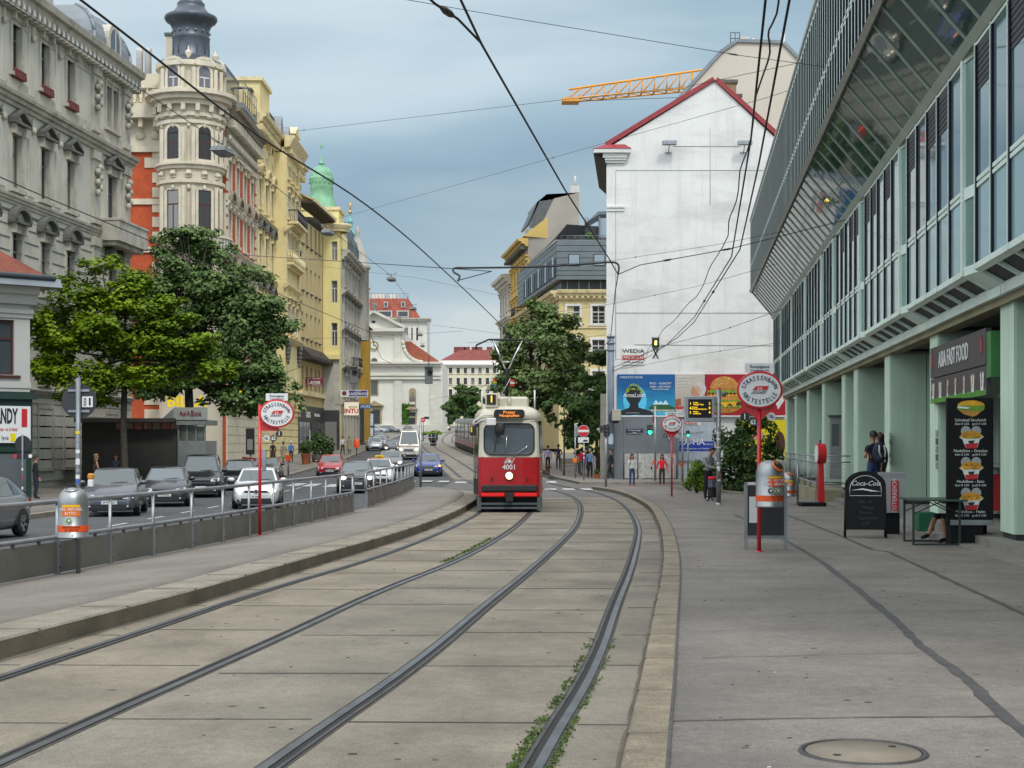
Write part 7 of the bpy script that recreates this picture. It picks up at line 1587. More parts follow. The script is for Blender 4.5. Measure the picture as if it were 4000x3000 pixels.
# ---------------------------------------------------------------- billboards on the white gable
def board(name,label,u0,u1,v0,v1,Y,bgm,cat='billboard',th=.12):
    t=thing(name,label,cat,(gx(u0,Y),Y,gz(v1,Y))); X=lambda u: gx(u,Y)-gx(u0,Y); Z=lambda v: gz(v,Y)-gz(v1,Y)
    g=MB(); g.box((0,0,0),(X(u1),th,Z(v0)),bgm); g.build('poster_sheet',t); return t,X,Z
def grad(name,c0,c1,z0,z1,noise_=.0):
    m,nt,b=nodes(name); L=nt.links.new; tc=N(nt,'ShaderNodeTexCoord'); s_=N(nt,'ShaderNodeSeparateXYZ'); L(tc.outputs['Object'],s_.inputs[0]); n1=N(nt,'ShaderNodeTexNoise'); n1.inputs['Scale'].default_value=1.6; n1.inputs['Detail'].default_value=5; L(tc.outputs['Object'],n1.inputs['Vector'])
    ad=N(nt,'ShaderNodeMath',operation='MULTIPLY_ADD'); ad.inputs[1].default_value=noise_; L(n1.outputs[0],ad.inputs[0]); L(s_.outputs['Z'],ad.inputs[2])
    mr=N(nt,'ShaderNodeMapRange'); mr.inputs[1].default_value=z0; mr.inputs[2].default_value=z1; L(ad.outputs[0],mr.inputs[0]); mx=N(nt,'ShaderNodeMix',data_type='RGBA'); mx.inputs[6].default_value=c4(c0); mx.inputs[7].default_value=c4(c1); L(mr.outputs[0],mx.inputs[0]); L(mx.outputs[2],b.inputs['Base Color']); b.inputs['Roughness'].default_value=.5; return m
YB=89.85
def blob(g,X,Z,pts,m,o=.004,sub=True):
    p=[(X(u),-o,Z(v)) for u,v in pts]; g.ext(p,(0,o*.8,0),m)
def ell(g,X,Z,u,v,a,b,m,o,a0=0,a1=2*pi,n=20): g.ext([(X(u+a*math.cos(lerp(a0,a1,i/n))),-o,Z(v-b*math.sin(lerp(a0,a1,i/n)))) for i in range(n+(0 if a1-a0>6 else 1))],(0,.003,0),m)
t,X,Z=board('billboard','blue circus billboard with a dark leafy-haired head, leftmost of the three billboards',2411,2636,1462,1622,YB,grad('poster_blue',(.03,.42,.62),(.006,.10,.30),.2,2.4,1.2))
g=MB(); ell(g,X,Z,2480,1565,46,60,M('poster_glow',(.10,.55,.80),.5),.006); ell(g,X,Z,2476,1545,30,38,M('poster_dark',(.012,.016,.02),.5),.010); blob(g,X,Z,[(2462,1570),(2492,1570),(2495,1592),(2540,1605),(2560,1621),(2412,1621),(2425,1605),(2458,1592)],M('poster_dark',(.012,.016,.02),.5),.013)
R.seed(8); mg=[M('poster_leaf%d'%i,c_,.6) for i,c_ in enumerate(((.30,.38,.03),(.42,.45,.06),(.12,.22,.03)))]
for k in range(60):
    a=R.uniform(.15,pi-.15); u,v=2476+34*math.cos(a)*R.uniform(.75,1.05),1528-38*math.sin(a)*R.uniform(.45,1.0)+10; s=R.uniform(2.5,5.5); b_=R.random()*6; g.ext([(X(u+s*math.cos(b_+q)),-.016-.0003*k,Z(v+s*math.sin(b_+q))) for q in (0,2.1,4.2)],(0,.002,0),R.choice(mg))
blob(g,X,Z,[(2535,1590),(2560,1578),(2590,1574),(2620,1584),(2635,1590),(2635,1600),(2535,1600)],M('poster_island',(.02,.10,.03),.6),.008); blob(g,X,Z,[(2550,1580),(2562,1562),(2573,1576),(2580,1566),(2590,1576),(2600,1562),(2612,1580)],M('poster_tent',(.55,.75,.85),.6),.010); blob(g,X,Z,[(2530,1600),(2635,1600),(2635,1606),(2545,1606)],M('poster_sand',(.45,.42,.30),.6),.0085)
g.build('artwork',t); g=MB(); m_w2=m_signw
addtext(g,'CIRQUE DU SOLEIL',(X(2421),-.02,Z(1474)),.165,m_w2,.006,.95,.006,'LEFT'); addtext(g,'09.03. – 02.04.2017',(X(2580),-.02,Z(1498)),.17,m_w2,.006,.95,.006); addtext(g,'WIEN – NEU MARX',(X(2580),-.02,Z(1511)),.15,m_w2,.004,.95,.006); addtext(g,'KARL-FARKAS-GASSE',(X(2580),-.02,Z(1521)),.11,m_w2,.003,.95,.006); addtext(g,'AmaLuna',(X(2476),-.036,Z(1544)),.36,m_w2,.008,.95,.006,shear=.3); addtext(g,'TICKETS UND INFORMATION',(X(2470),-.02,Z(1613)),.06,m_w2,.001,1,.006); addtext(g,'oeticket   ORF   o  ::  #',(X(2590),-.02,Z(1613)),.07,m_w2,.002,1,.006); g.build('lettering',t)
t,X,Z=board('billboard','narrow pale billboard of an elderly person shading their eyes, middle of the three billboards',2637,2753,1462,1622,YB,grad('poster_beige',(.36,.27,.20),(.50,.46,.40),.2,2.0,.6))
g=MB(); blob(g,X,Z,[(2638,1560),(2660,1556),(2660,1622),(2638,1622)],M('poster_wood',(.30,.10,.05),.6),.004); ell(g,X,Z,2732,1520,26,28,M('poster_hair',(.52,.51,.49),.7),.006); ell(g,X,Z,2718,1530,19,24,M('poster_skin',(.50,.25,.16),.6),.009); blob(g,X,Z,[(2690,1560),(2725,1550),(2753,1548),(2753,1622),(2650,1622),(2662,1590)],M('poster_cloth',(.34,.36,.42),.7),.011); blob(g,X,Z,[(2703,1508),(2722,1506),(2738,1530),(2730,1540),(2712,1520)],M('poster_hand',(.58,.36,.26),.6),.013); ell(g,X,Z,2655,1600,15,14,M('poster_hair',(.52,.51,.49),.7),.014); blob(g,X,Z,[(2640,1588),(2672,1588),(2668,1598),(2642,1600)],m_signr,.016); g.build('artwork',t)
g=MB(); 
for i,s in enumerate(('Kaum drückt','man drauf,','melden die','sich schon!')): addtext(g,s,(X(2644),-.02,Z(1473+11.3*i)),.185,m_w2,.007,.95,.006,'LEFT')
g.build('lettering',t)
t,X,Z=board('billboard','red billboard with a giant layered burger, rightmost of the three billboards',2754,3068,1462,1622,YB,M('poster_red',(.34,.008,.02),.5,var=.1))
g=MB(); B_=[('bun',(.52,.23,.045)),('bunb',(.42,.17,.03)),('meat',(.085,.03,.015)),('lett',(.16,.30,.03)),('cheese',(.75,.38,.02)),('sesame',(.68,.52,.28))]; mb_={n_:M('burger_'+n_,c_,.5,var=.25,scale=4) for n_,c_ in B_}
ell(g,X,Z,2830,1516,56,46,mb_['bun'],.006,0,pi); blob(g,X,Z,[(2774,1516),(2886,1516),(2880,1526),(2780,1526)],mb_['bunb'],.007)
def wav(v,a,m,o,h_=8): blob(g,X,Z,[(2764+i*7,v+(3 if i%2 else -2)) for i in range(20)]+[(2897-i*7,v+h_+(4 if i%2 else -3)) for i in range(20)],m,o)
wav(1526,0,mb_['meat'],.009,14); wav(1524,0,mb_['lett'],.010,10); wav(1541,0,mb_['cheese'],.011,6); blob(g,X,Z,[(2770,1548),(2890,1548),(2888,1562),(2772,1562)],mb_['bun'],.012); wav(1562,0,mb_['lett'],.013,8); wav(1570,0,mb_['meat'],.014,14); blob(g,X,Z,[(2780,1572),(2880,1568),(2870,1590),(2850,1574),(2835,1592),(2815,1576)],mb_['cheese'],.016); wav(1584,0,mb_['lett'],.015,8); ell(g,X,Z,2830,1594,58,20,mb_['bunb'],.017,-pi,0)
R.seed(2)
for k in range(46): a=R.uniform(.3,pi-.3); q=R.uniform(.3,.9); ell(g,X,Z,2830+56*q*math.cos(a),1514-44*q*math.sin(a),1.9,1.2,mb_['sesame'],.02+.0002*k,0,2*pi,7)
blob(g,X,Z,[(2990,1470),(3066,1470),(3066,1560),(3040,1600)],M('poster_white',(.6,.6,.58),.5),.006); g.build('artwork',t)
t=thing('billboard_ledge','long white metal ledge under the three billboards','ledge',(gx(2409,YB),YB-.05,gz(1628,YB))); g=MB(); g.box((0,-.05,0),(gx(3068,YB)-gx(2409,YB),.2,.075),m_signw); g.build('ledge',t)
t,X,Z=board('painted_sign','small wall sign of a poster company with a red phone strip','x' and 2430,2517,1358,1425,YB+.1,m_W,'wall sign',.06); g=MB(); g.box((X(2431),-.006,Z(1407)),(X(2516),0,Z(1388)),M('strip_red',(.50,.07,.06),.6)); g.build('red_strip',t); g=MB(); addtext(g,'WEDiA',(X(2474),-.01,Z(1372)),.30,m_black,.014,1.35,.006); addtext(g,'0800 20 30 97',(X(2474),-.012,Z(1397.5)),.20,m_w2,.006,1,.006); addtext(g,'www.wedia.at',(X(2474),-.01,Z(1414)),.19,m_black,.002,1.05,.006); g.build('lettering',t)
# hoarding
YH=88.9; m_hoard=M('hoarding_steel',(.195,.215,.235),.55,metal=.2,var=.14,scale=.8,stain=.45,stcol=(.11,.12,.13),stscale=(1.5,1,.3))
t=thing('steel_hoarding','blue-grey ribbed steel hoarding with torn posters under the billboards','hoarding',(gx(2400,YH),YH,zt(YH)+.1)); X=lambda u: gx(u,YH)-gx(2400,YH); Z=lambda v: gz(v,YH)-zt(YH)-.1
g=MB(); g.box((X(2400),0,0),(X(2650),.9,Z(1630)),m_hoard)
for u in frange(2436,2648,13.5): g.box((X(u),-.035,Z(1768)),(X(u)+.07,0,Z(1632)),m_hoard)
g.box((X(2400),-.03,0),(X(2434),0,Z(1630)),m_hoard); g.build('ribbed_sheet',t)
g=MB(); R.seed(4); mp=[M('torn_paper%d'%i,c_,.9,var=.25,scale=5,stain=.6,stcol=(.2,.2,.2),stscale=(3,3,3)) for i,c_ in enumerate(((.42,.42,.40),(.5,.5,.49),(.34,.33,.31)))]
g.box((X(2438),-.05,Z(1868)),(X(2642),-.0,Z(1772)),mp[0])
for k in range(30): u,v=R.uniform(2442,2625),R.uniform(1776,1855); g.box((X(u),-.058-.0004*k,Z(v+R.uniform(6,26))),(X(u+R.uniform(5,20)),-.05,Z(v)),R.choice(mp+[m_gdec,m_black] if k%6==0 else mp))
for u in (2437,2491,2560,2642): g.tube([(X(u),-.08,Z(1873)),(X(u),-.08,Z(1770))],.035,m_wgrey,n=5)
g.build('torn_posters',t)
t,X,Z=board('street_name_plate','dark blue street name plate on the steel hoarding','x' and 2446,2512,1675,1694,YH-.06,m_navy,'street sign',.03); g=MB(); addtext(g,'4.,Schaumburger-',(X(2479),-.01,Z(1680.5)),.115,m_w2,.004,.95,.004); addtext(g,'gasse',(X(2479),-.01,Z(1688.5)),.105,m_w2,.004,.95,.004); g.box((.015,-.004,.015),(X(2511),-.001,.03),m_w2); g.build('lettering',t)
t,X,Z=board('poster_wall','white and blue optician poster with big letters A-HA beside the hoarding',2650,2790,1640,1800,YB,M('poster_pale',(.46,.50,.56),.7,var=.1)); g=MB(); g.box((X(2652),-.008,Z(1762)),(X(2790),0,Z(1724)),M('poster_royal',(.02,.05,.38),.6)); g.box((X(2655),-.006,Z(1662)),(X(2738),0,Z(1648)),m_w2); g.build('blocks',t); g=MB(); addtext(g,'Hartlauer',(X(2694),-.012,Z(1652)),.24,m_signr,.012,1,.006); addtext(g,'LÖWENSTARK',(X(2700),-.012,Z(1660)),.10,m_navy,.004,1.2,.006); addtext(g,'A-HA',(X(2712),-.016,Z(1727)),.50,m_w2,.02,1,.008); addtext(g,'Mein',(X(2664),-.012,Z(1735)),.16,m_w2,.004,1,.006); addtext(g,'Erlebnis',(X(2768),-.012,Z(1735)),.16,m_w2,.004,1,.006); addtext(g,'mit Hörgeräten von Hartlauer',(X(2720),-.012,Z(1752)),.15,m_w2,.004,1,.006); addtext(g,'Was? Wie bitte?',(X(2700),-.012,Z(1692)),.22,m_gdec,.0,1,.006,tilt=.1); g.build('lettering',t)
t,X,Z=board('poster_wall','yellow poster with a dark brown circle behind the bushes',2880,3090,1640,1805,YB,M('poster_lemon',(.72,.58,.01),.6,var=.08)); g=MB(); ell(g,X,Z,3045,1735,22,50,M('burger_meat',(.085,.03,.015),.5),.006); g.build('artwork',t); g=MB(); ell(g,X,Z,2960,1700,24,20,M('poster_pink',(.6,.3,.2),.6),.006); g.build('artwork',t)
# ---------------------------------------------------------------- right-hand shop frontage
t=thing('tram_signal','hanging black tram signal with two amber lamps above a black cross plate','tram signal',P(2561,1322,80)); X=lambda u: gx(u,80)-gx(2561,80); Z=lambda v: gz(v,80)-gz(1322,80)
g=MB(); g.box((X(2547),-.1,Z(1358)),(X(2575),.12,Z(1322)),m_black,.01); g.box((X(2545),0,.0),(X(2577),.03,.06),m_pole); h_=g.build('signal_head',t)
for v in (1335,1344): g=MB(); g.disc((0,-.11,Z(v)),.058,m_amb,'y',16,.02); g.build('lens',h_)
g=MB(); g.box((X(2547),.0,Z(1402)),(X(2575),.015,Z(1359)),m_signw)
for s in (-1,1): g.ext([(s*-.17,-.01,Z(1360)),(s*-.10,-.01,Z(1360)),(s*.17,-.01,Z(1401)),(s*.10,-.01,Z(1401))],(0,.008,0),m_black)
g.build('cross_plate',t)
# food sign along the facade between two piers
g=MB(); SF=Matrix.Rotation(ROT,4,'Z'); 
def fb(Y,a=5.33): b=bY(Y,a/math.cos(TH)); return SF@Vector((a,b,0))
pL,pR=fb(33.0),fb(26.95); Ls=(pR-pL).length; ang=math.atan2((pR-pL).y,(pR-pL).x)
t=thing('food_stall_sign','long dark fascia sign reading Asia Fast Food above the food stall','shop sign',(pL.x,pL.y,.84),ang)
g=MB(); g.box((0,-.06,.54),(Ls,.04,1.18),M('fascia_charcoal',(.055,.05,.052),.5,var=.1)); g.build('fascia',t); g=MB(); addtext(g,'ASIA FAST FOOD',(Ls*.46,-.07,.86),.46,m_signw,.008,.95,.01); g.build('lettering',t)
g=MB(); g.box((0,-.05,.0),(Ls,.03,.52),M('fascia_charcoal',(.055,.05,.052),.5)); g.box((0,-.056,.0),(Ls,-.05,.11),M('grass_green',(.07,.26,.02),.6,var=.4,scale=8)); pp=g.build('picture_strip',t); R.seed(14)
for k in range(7):
    x=.35+k*(Ls-.7)/6; g=MB(); w_=.17 if k in (0,1,5,6) else .09; g.ext([(x-w_*.7,-.06,.09),(x+w_*.7,-.06,.09),(x+w_,-.06,.42),(x+w_*.4,-.06,.38),(x,-.06,.44),(x-w_*.4,-.06,.38),(x-w_,-.06,.42)],(0,.004,0),m_signw)
    for q in range(4): c_=(x+R.uniform(-.05,.05),-.064,.2+.06*q); g.ext([(c_[0]+R.uniform(.02,.06)*math.cos(j*1.57),c_[1],c_[2]+.05*math.sin(j*1.57)) for j in range(4)],(0,.003,0),M('burger_bun',(.52,.23,.045),.5) if k%2 else M('food_red',(.4,.05,.03),.6))
    g.build('picture',pp)
for x in (.25,Ls-.4): g=MB(); g.ext([(x+.16*math.cos(a_)*(1 if i%2 else .6),-.068,.9+.2*math.sin(a_)*(1 if i%2 else .6)) for i,a_ in enumerate([2*pi*j/12 for j in range(12)])],(0,.004,0),M('emblem_crimson',(.35,.015,.03),.5)); g.build('emblem',t)
g=MB(); g.box((Ls+.02,-.05,.3),(Ls+.4,.3,1.1),M('box_green',(.045,.20,.05),.5)); g.build('side_box',t)
# stall hatch inside the bay
g=MB(); q0=fb(32.5,6.6); q1=fb(27.2,6.6); t=thing('stall_front','dim shop window and counter of the food stall set back between two piers','shop front',(q0.x,q0.y,-1.5),ang); Lq=(q1-q0).length
g.box((0,0,0),(Lq,.1,1.0),M('counter_steel',(.22,.22,.22),.4,metal=.6)); g.box((0,-.25,1.0),(Lq,.1,1.06),m_galv); g.build('counter',t); g=MB(); g.box((0,.05,1.06),(Lq,.08,2.5),m_glassl)
g.build('glazing',t); g=MB()
for x in frange(0,Lq,1.1): g.box((x-.03,-.0,1.06),(x+.03,.1,2.5),m_wframe)
g.box((-.03,-.004,2.46),(Lq+.03,.104,2.55),m_wframe)
g.build('window_frame',t); g=MB(); g.box((.3,-.28,.1),(.9,-.02,.85),M('menu_red',(.45,.03,.03),.5)); g.build('price_board',t)
# menu board
Ym=26.6; t=thing('menu_board','tall black menu board with noodle box pictures and prices before the food stall','menu board',(gx(3790,Ym),Ym,zs(Ym)),rad(-4)); k=Ym/6000; X=lambda u: (u-3790)*k; Z=lambda v: gz(v,Ym)-zs(Ym)
m_mblk=M('menu_black',(.010,.010,.011),.6,var=.1,spec=.2); g=MB(); g.box((X(3700),0,Z(2050)),(X(3879),.10,Z(1554)),m_mblk,.008); g.build('panel',t); g=MB(); g.box((X(3713),-.02,Z(2051)),(X(3876),.12,Z(2031)),m_galv); g.box((X(3716),.02,0),(X(3840),.4,Z(2051)),m_mblk); g.build('stand',t)
def food(v,kind):
    g=MB(); u0=3793
    if kind==0:
        ell(g,X,Z,u0,1584,52,20,mb_['cheese'],.004,0,pi); blob(g,X,Z,[(3742,1584),(3844,1584),(3846,1594),(3840,1604),(3800,1606),(3742,1600),(3738,1592)],mb_['lett'],.006); blob(g,X,Z,[(3744,1600),(3842,1598),(3815,1622),(3800,1628),(3765,1618)],M('burger_bun',(.52,.23,.045),.5),.005); blob(g,X,Z,[(3742,1586),(3790,1592),(3780,1597),(3742,1594)],m_signw,.008)
    else:
        c=v; ell(g,X,Z,u0-20,c-20,19,20,M('flap_grey',(.36,.36,.37),.6),.003); ell(g,X,Z,u0+20,c-20,19,20,M('flap_grey',(.36,.36,.37),.6),.003); blob(g,X,Z,[(u0-46,c+2),(u0+50,c+0),(u0+36,c+12),(u0-34,c+12)],m_signw,.005); blob(g,X,Z,[(u0-34,c+10),(u0+34,c+10),(u0+24,c+44),(u0-20,c+46)],m_signw,.0055)
        blob(g,X,Z,[(u0-24,c+30),(u0+28,c+26),(u0+22,c+46),(u0-19,c+48)],m_signr,.007); fm=[M('noodle%d'%i,c_,.6,var=.3,scale=20) for i,c_ in enumerate(((.62,.30,.03),(.75,.42,.05),(.55,.12,.02),(.2,.24,.03)))]
        R.seed(c); ell(g,X,Z,u0,c-4,38,18,fm[0],.0085,0,pi); blob(g,X,Z,[(u0-42,c-4),(u0+44,c-6),(u0+36,c+8),(u0-32,c+9)],fm[1],.0087)
        for q in range(70): a=R.random()*6.28; r_=R.random()**.5; uu,vv_=u0+36*r_*math.cos(a),c-4+17*r_*math.sin(a)*(1 if math.sin(a)<0 else .7); s=R.uniform(5,10); b_=R.random()*3; g.ext([(X(uu+s*math.cos(b_)),-.009-.0002*q,Z(vv_+s*.4*math.sin(b_))),(X(uu-s*math.cos(b_)),-.009-.0002*q,Z(vv_-s*.4*math.sin(b_))),(X(uu-s*.6),-.009-.0002*q,Z(vv_+3))],(0,.002,0),fm[0] if q%4==0 else R.choice(fm[:3] if kind!=1 else fm))
        blob(g,X,Z,[(u0-12,c+18),(u0+14,c+16),(u0+8,c+30),(u0-8,c+28)],m_black,.008)
    g.build('dish_picture',t)
food(0,0); food(1704,1); food(1825,2); food(1945,3)
g=MB()
for v,a,b in ((1641,'Schnitzel Sandwich','klein € 2,50    groß € 3,50'),(1761,'Nudelbox - Gemüse','klein € 2,90    groß € 3,50'),(1881,'Nudelbox - Ente','klein € 3,90    groß € 4,90'),(1999,'Nudelbox - Huhn','klein € 2,90    groß € 3,90')): addtext(g,a,(X(3791),-.006,Z(v)),.070,m_signw,.003,1,.003); addtext(g,b,(X(3791),-.006,Z(v+15)),.052,m_signw,.002,.95,.003)
g.build('lettering',t)
# chalk board
Ya=28.9; t=thing('chalkboard','black round-topped pavement chalkboard with a white script soft-drink header','pavement sign',(gx(3380,Ya),Ya,zs(Ya)),rad(-10)); k=Ya/6000; hw=.36
def aframe(y,tilt,nm):
    g=MB(); g.M=Matrix.Translation((0,y,0))@Matrix.Rotation(tilt,4,'X'); n=10
    o=[(-hw,0,.16),(hw,0,.16),(hw*.97,0,1.0)]+[(hw*.97*math.cos(pi*i/n),0,1.0+.24*math.sin(pi*i/n)) for i in range(1,n)]+[(-hw*.97,0,1.0)]
    g.ext(o,(0,.02,0),m_mblk)
    for s in (-1,1): g.tube([(s*hw*1.04,.01,0),(s*hw,.01,1.0)],.016,m_mblk,n=6)
    g.tube([(hw*.99*math.cos(pi*i/n),.01,1.0+.25*math.sin(pi*i/n)) for i in range(n+1)],.018,m_mblk,n=6)
    return g,g.build(nm,t)
g_,fr=aframe(-.22,-rad(9),'front_panel'); aframe(.22,rad(9),'back_panel')
g=MB(); g.M=g_.M; addtext(g,'Coca-Cola',(0,-.008,1.03),.13,m_signw,.004,.95,.003,shear=.4); n=10
g.tube([(hw*.8*math.cos(pi*i/n),-.006,.93+.25*math.sin(pi*i/n)) for i in range(n+1)]+[(-hw*.8,-.006,.80),(hw*.8,-.006,.80),(hw*.8,-.006,.93)],.006,m_signw,n=4); g.ext([(-.27,-.006,.9),(-.05,-.006,.94),(.1,-.006,.91),(.27,-.006,.88),(.1,-.006,.88),(-.05,-.006,.91)],(0,.003,0),m_signw)
m_chalk=M('chalk_faint',(.07,.075,.075),.9)
for i,s in enumerate(('Mo - Fr','Mittag','Nudeln','Tagesmenü','4,90')): addtext(g,s,(.03*(i%2),-.006,.68-.10*i),.08,m_chalk,-.002,1,.003,shear=.2)
g.build('lettering',fr)
# newspaper box
Yn=30.2; t=thing('newspaper_box','grey plastic newspaper box with a red upright ÖSTERREICH strip behind the chalkboard','newspaper box',(gx(3482,Yn),Yn,zs(Yn)),rad(-8)); k=Yn/6000
g=MB(); g.rings([[(-.20,-.15,.42),(.22,-.15,.42),(.22,.15,.42),(-.20,.15,.42)],[(-.22,-.16,1.1),(.25,-.16,1.1),(.25,.16,1.1),(-.22,.16,1.1)],[(-.25,-.18,1.21),(.28,-.18,1.21),(.28,.18,1.21),(-.25,.18,1.21)]],M('plastic_grey',(.36,.37,.37),.5,var=.06),caps=True); g.build('box',t); g=MB(); g.box((-.10,-.1,0),(.15,.1,.42),m_mblk); g.build('foot',t); g=MB(); g.box((-.03,-.172,.46),(.12,-.16,1.05),m_signr); s_=g.build('strip',t); g=MB(); addtext(g,'ÖSTERREICH',(.045,-.178,.755),.115,m_signw,.003,1,.003,tilt=pi/2); g.build('lettering',s_)
# beer table
Yt=26.8; t=thing('folding_table','dark green folding beer table with steel legs before the menu board','table',(gx(3640,Yt),Yt,zs(Yt)),rad(-6)); g=MB(); g.box((-.42,-.35,.76),(.55,.9,.79),M('table_green',(.05,.075,.06),.4,var=.1)); g.build('table_top',t)
for y in (-.3,.75): 
    for x in (-.36,.42): g=MB(); g.box((x-.018,y-.018,0),(x+.018,y+.018,.76),M('table_leg',(.018,.035,.035),.5)); g.build('leg',t)
    g=MB(); g.box((-.36,y-.016,.0),(.42,y+.016,.03),M('table_leg',(.018,.035,.035),.5)); g.build('foot_bar',t); g=MB(); g.tube([(-.34,y,.55),(.1,y+.05,.75)],.01,m_black,n=4); g.build('brace',t); g=MB(); g.tube([(.40,y,.55),(.0,y+.05,.75)],.01,m_black,n=4); g.build('brace',t)
tag((lambda g:(g.box((-.16,-.12,0),(.16,.12,.36),M('bin_green',(.02,.13,.06),.5),.02),g.build('crate'))[1])(MB()),'small green plastic bin standing behind the folding table','bin',None,(gx(3612,29),29,zs(29)+.12))
# red weighing-scale stand seen edge on
Yr=45.5; t=thing('weighing_scale','red public weighing scale with a black foot plate before the terrace steps','weighing scale',(gx(3206,Yr),Yr,zs(Yr)+.06)); k=Yr/6000
g=MB(); g.box((-.62,-.25,-.06),(.12,.35,.06),m_mblk,.02); g.box((-.6,-.22,.06),(-.1,.32,.10),m_galv); g.build('foot_plate',t); g=MB(); g.rings([[(-.10,-.12,.0),(.10,-.12,.0),(.10,.12,.0),(-.10,.12,.0)],[(-.07,-.1,1.2),(.07,-.1,1.2),(.07,.1,1.2),(-.07,.1,1.2)]],m_stopr,caps=True); g.build('column',t); g=MB(); g.M=Matrix.Translation((0,0,1.50)); g.disc((0,0,0),.30,m_stopr,'x',26,.24); g.disc((-.13,0,0),.26,m_signw,'x',26,.01); g.tube([(-.02,0,.28),(-.02,0,.40)],.02,m_black); g.build('dial',t)
t=thing('grey_cabinet','grey metal door cabinet between two green piers','cabinet',P(3266,1872,55.5),ROT); g=MB(); g.box((-.20,0,0),(.21,.5,2.25),M('cabinet_grey',(.24,.25,.26),.5,var=.12,stain=.3)); g.box((-.25,-.06,2.25),(.26,.5,2.32),m_zincd); g.box((-.15,-.01,1.2),(.1,.0,2.0),m_glassl); g.build('cabinet',t)
t=thing('crate_pillar','clump','x') if 0 else None
for k,(Y,l) in enumerate(((33.0,'torn grey sticker strip on the second pier front'),(40.4,'torn grey sticker strip on the third pier front'))):
    p=fb(Y-.25,5.363); o=MB(); o.M=Matrix.Translation((p.x,p.y,-.25))@Matrix.Rotation(ang,4,'Z'); 
    for q in range(5): o.box((-.13,-.006,-.3+.17*q),(.13,.002,-.3+.17*q+.14),m_zincd if q%2 else m_gdec)
    tag(o.build('sticker_strip'),l,'stickers')
# ================================================================ signs on the left row
def bd(name,label,cat,u0,u1,v0,v1,Y,bgm,texts,th=.12,tw=None):
    t,X,Z=board(name,label,u0,u1,v0,v1,Y,bgm,cat,th); g=MB()
    for s,u,v,size,m,b in texts: addtext(g,s,(X(u),-.02,Z(v)),size,m,b,1,.012)
    if g.v: g.build('lettering',t)
    g=MB(); g.tube([(X(u0),th/2,Z(v0)*.8),(X(u0)-1.0,th/2,Z(v0)*.8)],.04,m_wgrey); g.tube([(X(u0),th/2,Z(v0)*.2),(X(u0)-1.0,th/2,Z(v0)*.2)],.04,m_wgrey); g.build('bracket',t); return t,X,Z
m_wine=M('sign_wine',(.22,.015,.035),.5)
bd('projecting_sign','wine red projecting sign reading Lanea over the tan house','shop sign',1186,1261,1474,1508,150,m_wine,(('Lanea',1226,1492,.55,m_signw,.015),('Cafe · Cocktails',1225,1479,.22,m_signw,0),('Pizza · Restaurant',1225,1503,.22,m_signw,0)))
t,X,Z=bd('projecting_sign','white and blue projecting hotel sign reading Kaiserhof','shop sign',1329,1436,1524,1551,160,m_signw,(('KAISERHOF',1399,1539,.42,m_signw,.02),('HOTEL',1399,1528,.2,m_signw,.0)))
g=MB(); g.box((X(1363),-.012,Z(1548)),(X(1434),0,Z(1526)),M('sign_hotelblue',(.02,.03,.22),.5)); g.disc((X(1345),-.01,Z(1536)),.24,m_wine,'y',12,.02); g.build('blue_field',t)
bd('projecting_sign','cream and yellow lit box sign reading BOOKS INTU','shop sign',1345,1401,1571,1622,158,glow('sign_warm',(.85,.75,.58),.25),(('BOOKS',1380,1590,.26,M('sign_green',(.15,.2,.02),.5),.006),('INTU',1373,1606,.62,m_signr,.03)))
bd('projecting_sign','bright blue projecting sign ending in the letters USS','shop sign',1395,1449,1579,1596,178,M('sign_azure',(.02,.16,.42),.5),(('KNUSS',1424,1588,.42,m_signw,.02),))
t=thing('shop_letters','big yellow block letters of the supermarket above the kiosk','shop sign',(gx(650,104),104,gz(1594,104))); X=lambda u: gx(u,104)-gx(650,104); g=MB(); addtext(g,'BILLA',(X(728),0,.42),1.05,glow('letter_yellow',(.8,.6,0),.25),.02,1.05,.10); g.build('lettering',t); g=MB(); addtext(g,'BILLA',(X(728)-.04,.12,.42),1.05,m_signr,.022,1.05,.12); g.build('letter_sides',t)
t=thing('bag_sign','yellow shopping bag shaped sign in a thin ring on the cream house','shop sign',(gx(930,111),111,gz(1585,111))); k=111/6000
g=MB(); g.ext([((u-930)*k,0,(1585-v)*k) for u,v in ((910,1526),(918,1516),(928,1522),(938,1514),(945,1524),(952,1568),(950,1576),(920,1582),(912,1580))],(0,.35,0),glow('bag_yellow',(.8,.62,0),.2)); g.build('bag',t); g=MB(); addtext(g,'BILLA',((930-930)*k+.02,-.01,(1585-1549)*k),.33,m_signr,.012,1,.01,tilt=.25); g.build('lettering',t); g=MB(); n=24; g.tube([((930-930+38*math.cos(2*pi*i/n))*k,.15,(1585-1548+36*math.sin(2*pi*i/n))*k) for i in range(n+1)],.03,m_wgrey,n=5); g.ball((.1,.1,1.25),(.25,.1,.18),m_signr,8,5); g.build('ring',t)
t=thing('advertising_column','tall dark framed double poster panel at the far left kerb','poster panel',(gx(1427,215),215,zt(215)+.1)); k=215/6000; g=MB(); g.box((0,0,-.3),(35*k,.4,103*k+.35),m_black); g.build('frame',t)
for a,b in ((.55,1.75),(2.0,3.7)): g=MB(); g.box((.14,-.03,a),(35*k-.14,0,b),M('poster_icy',(.42,.47,.53),.5,var=.2,scale=2)); g.build('poster',t)
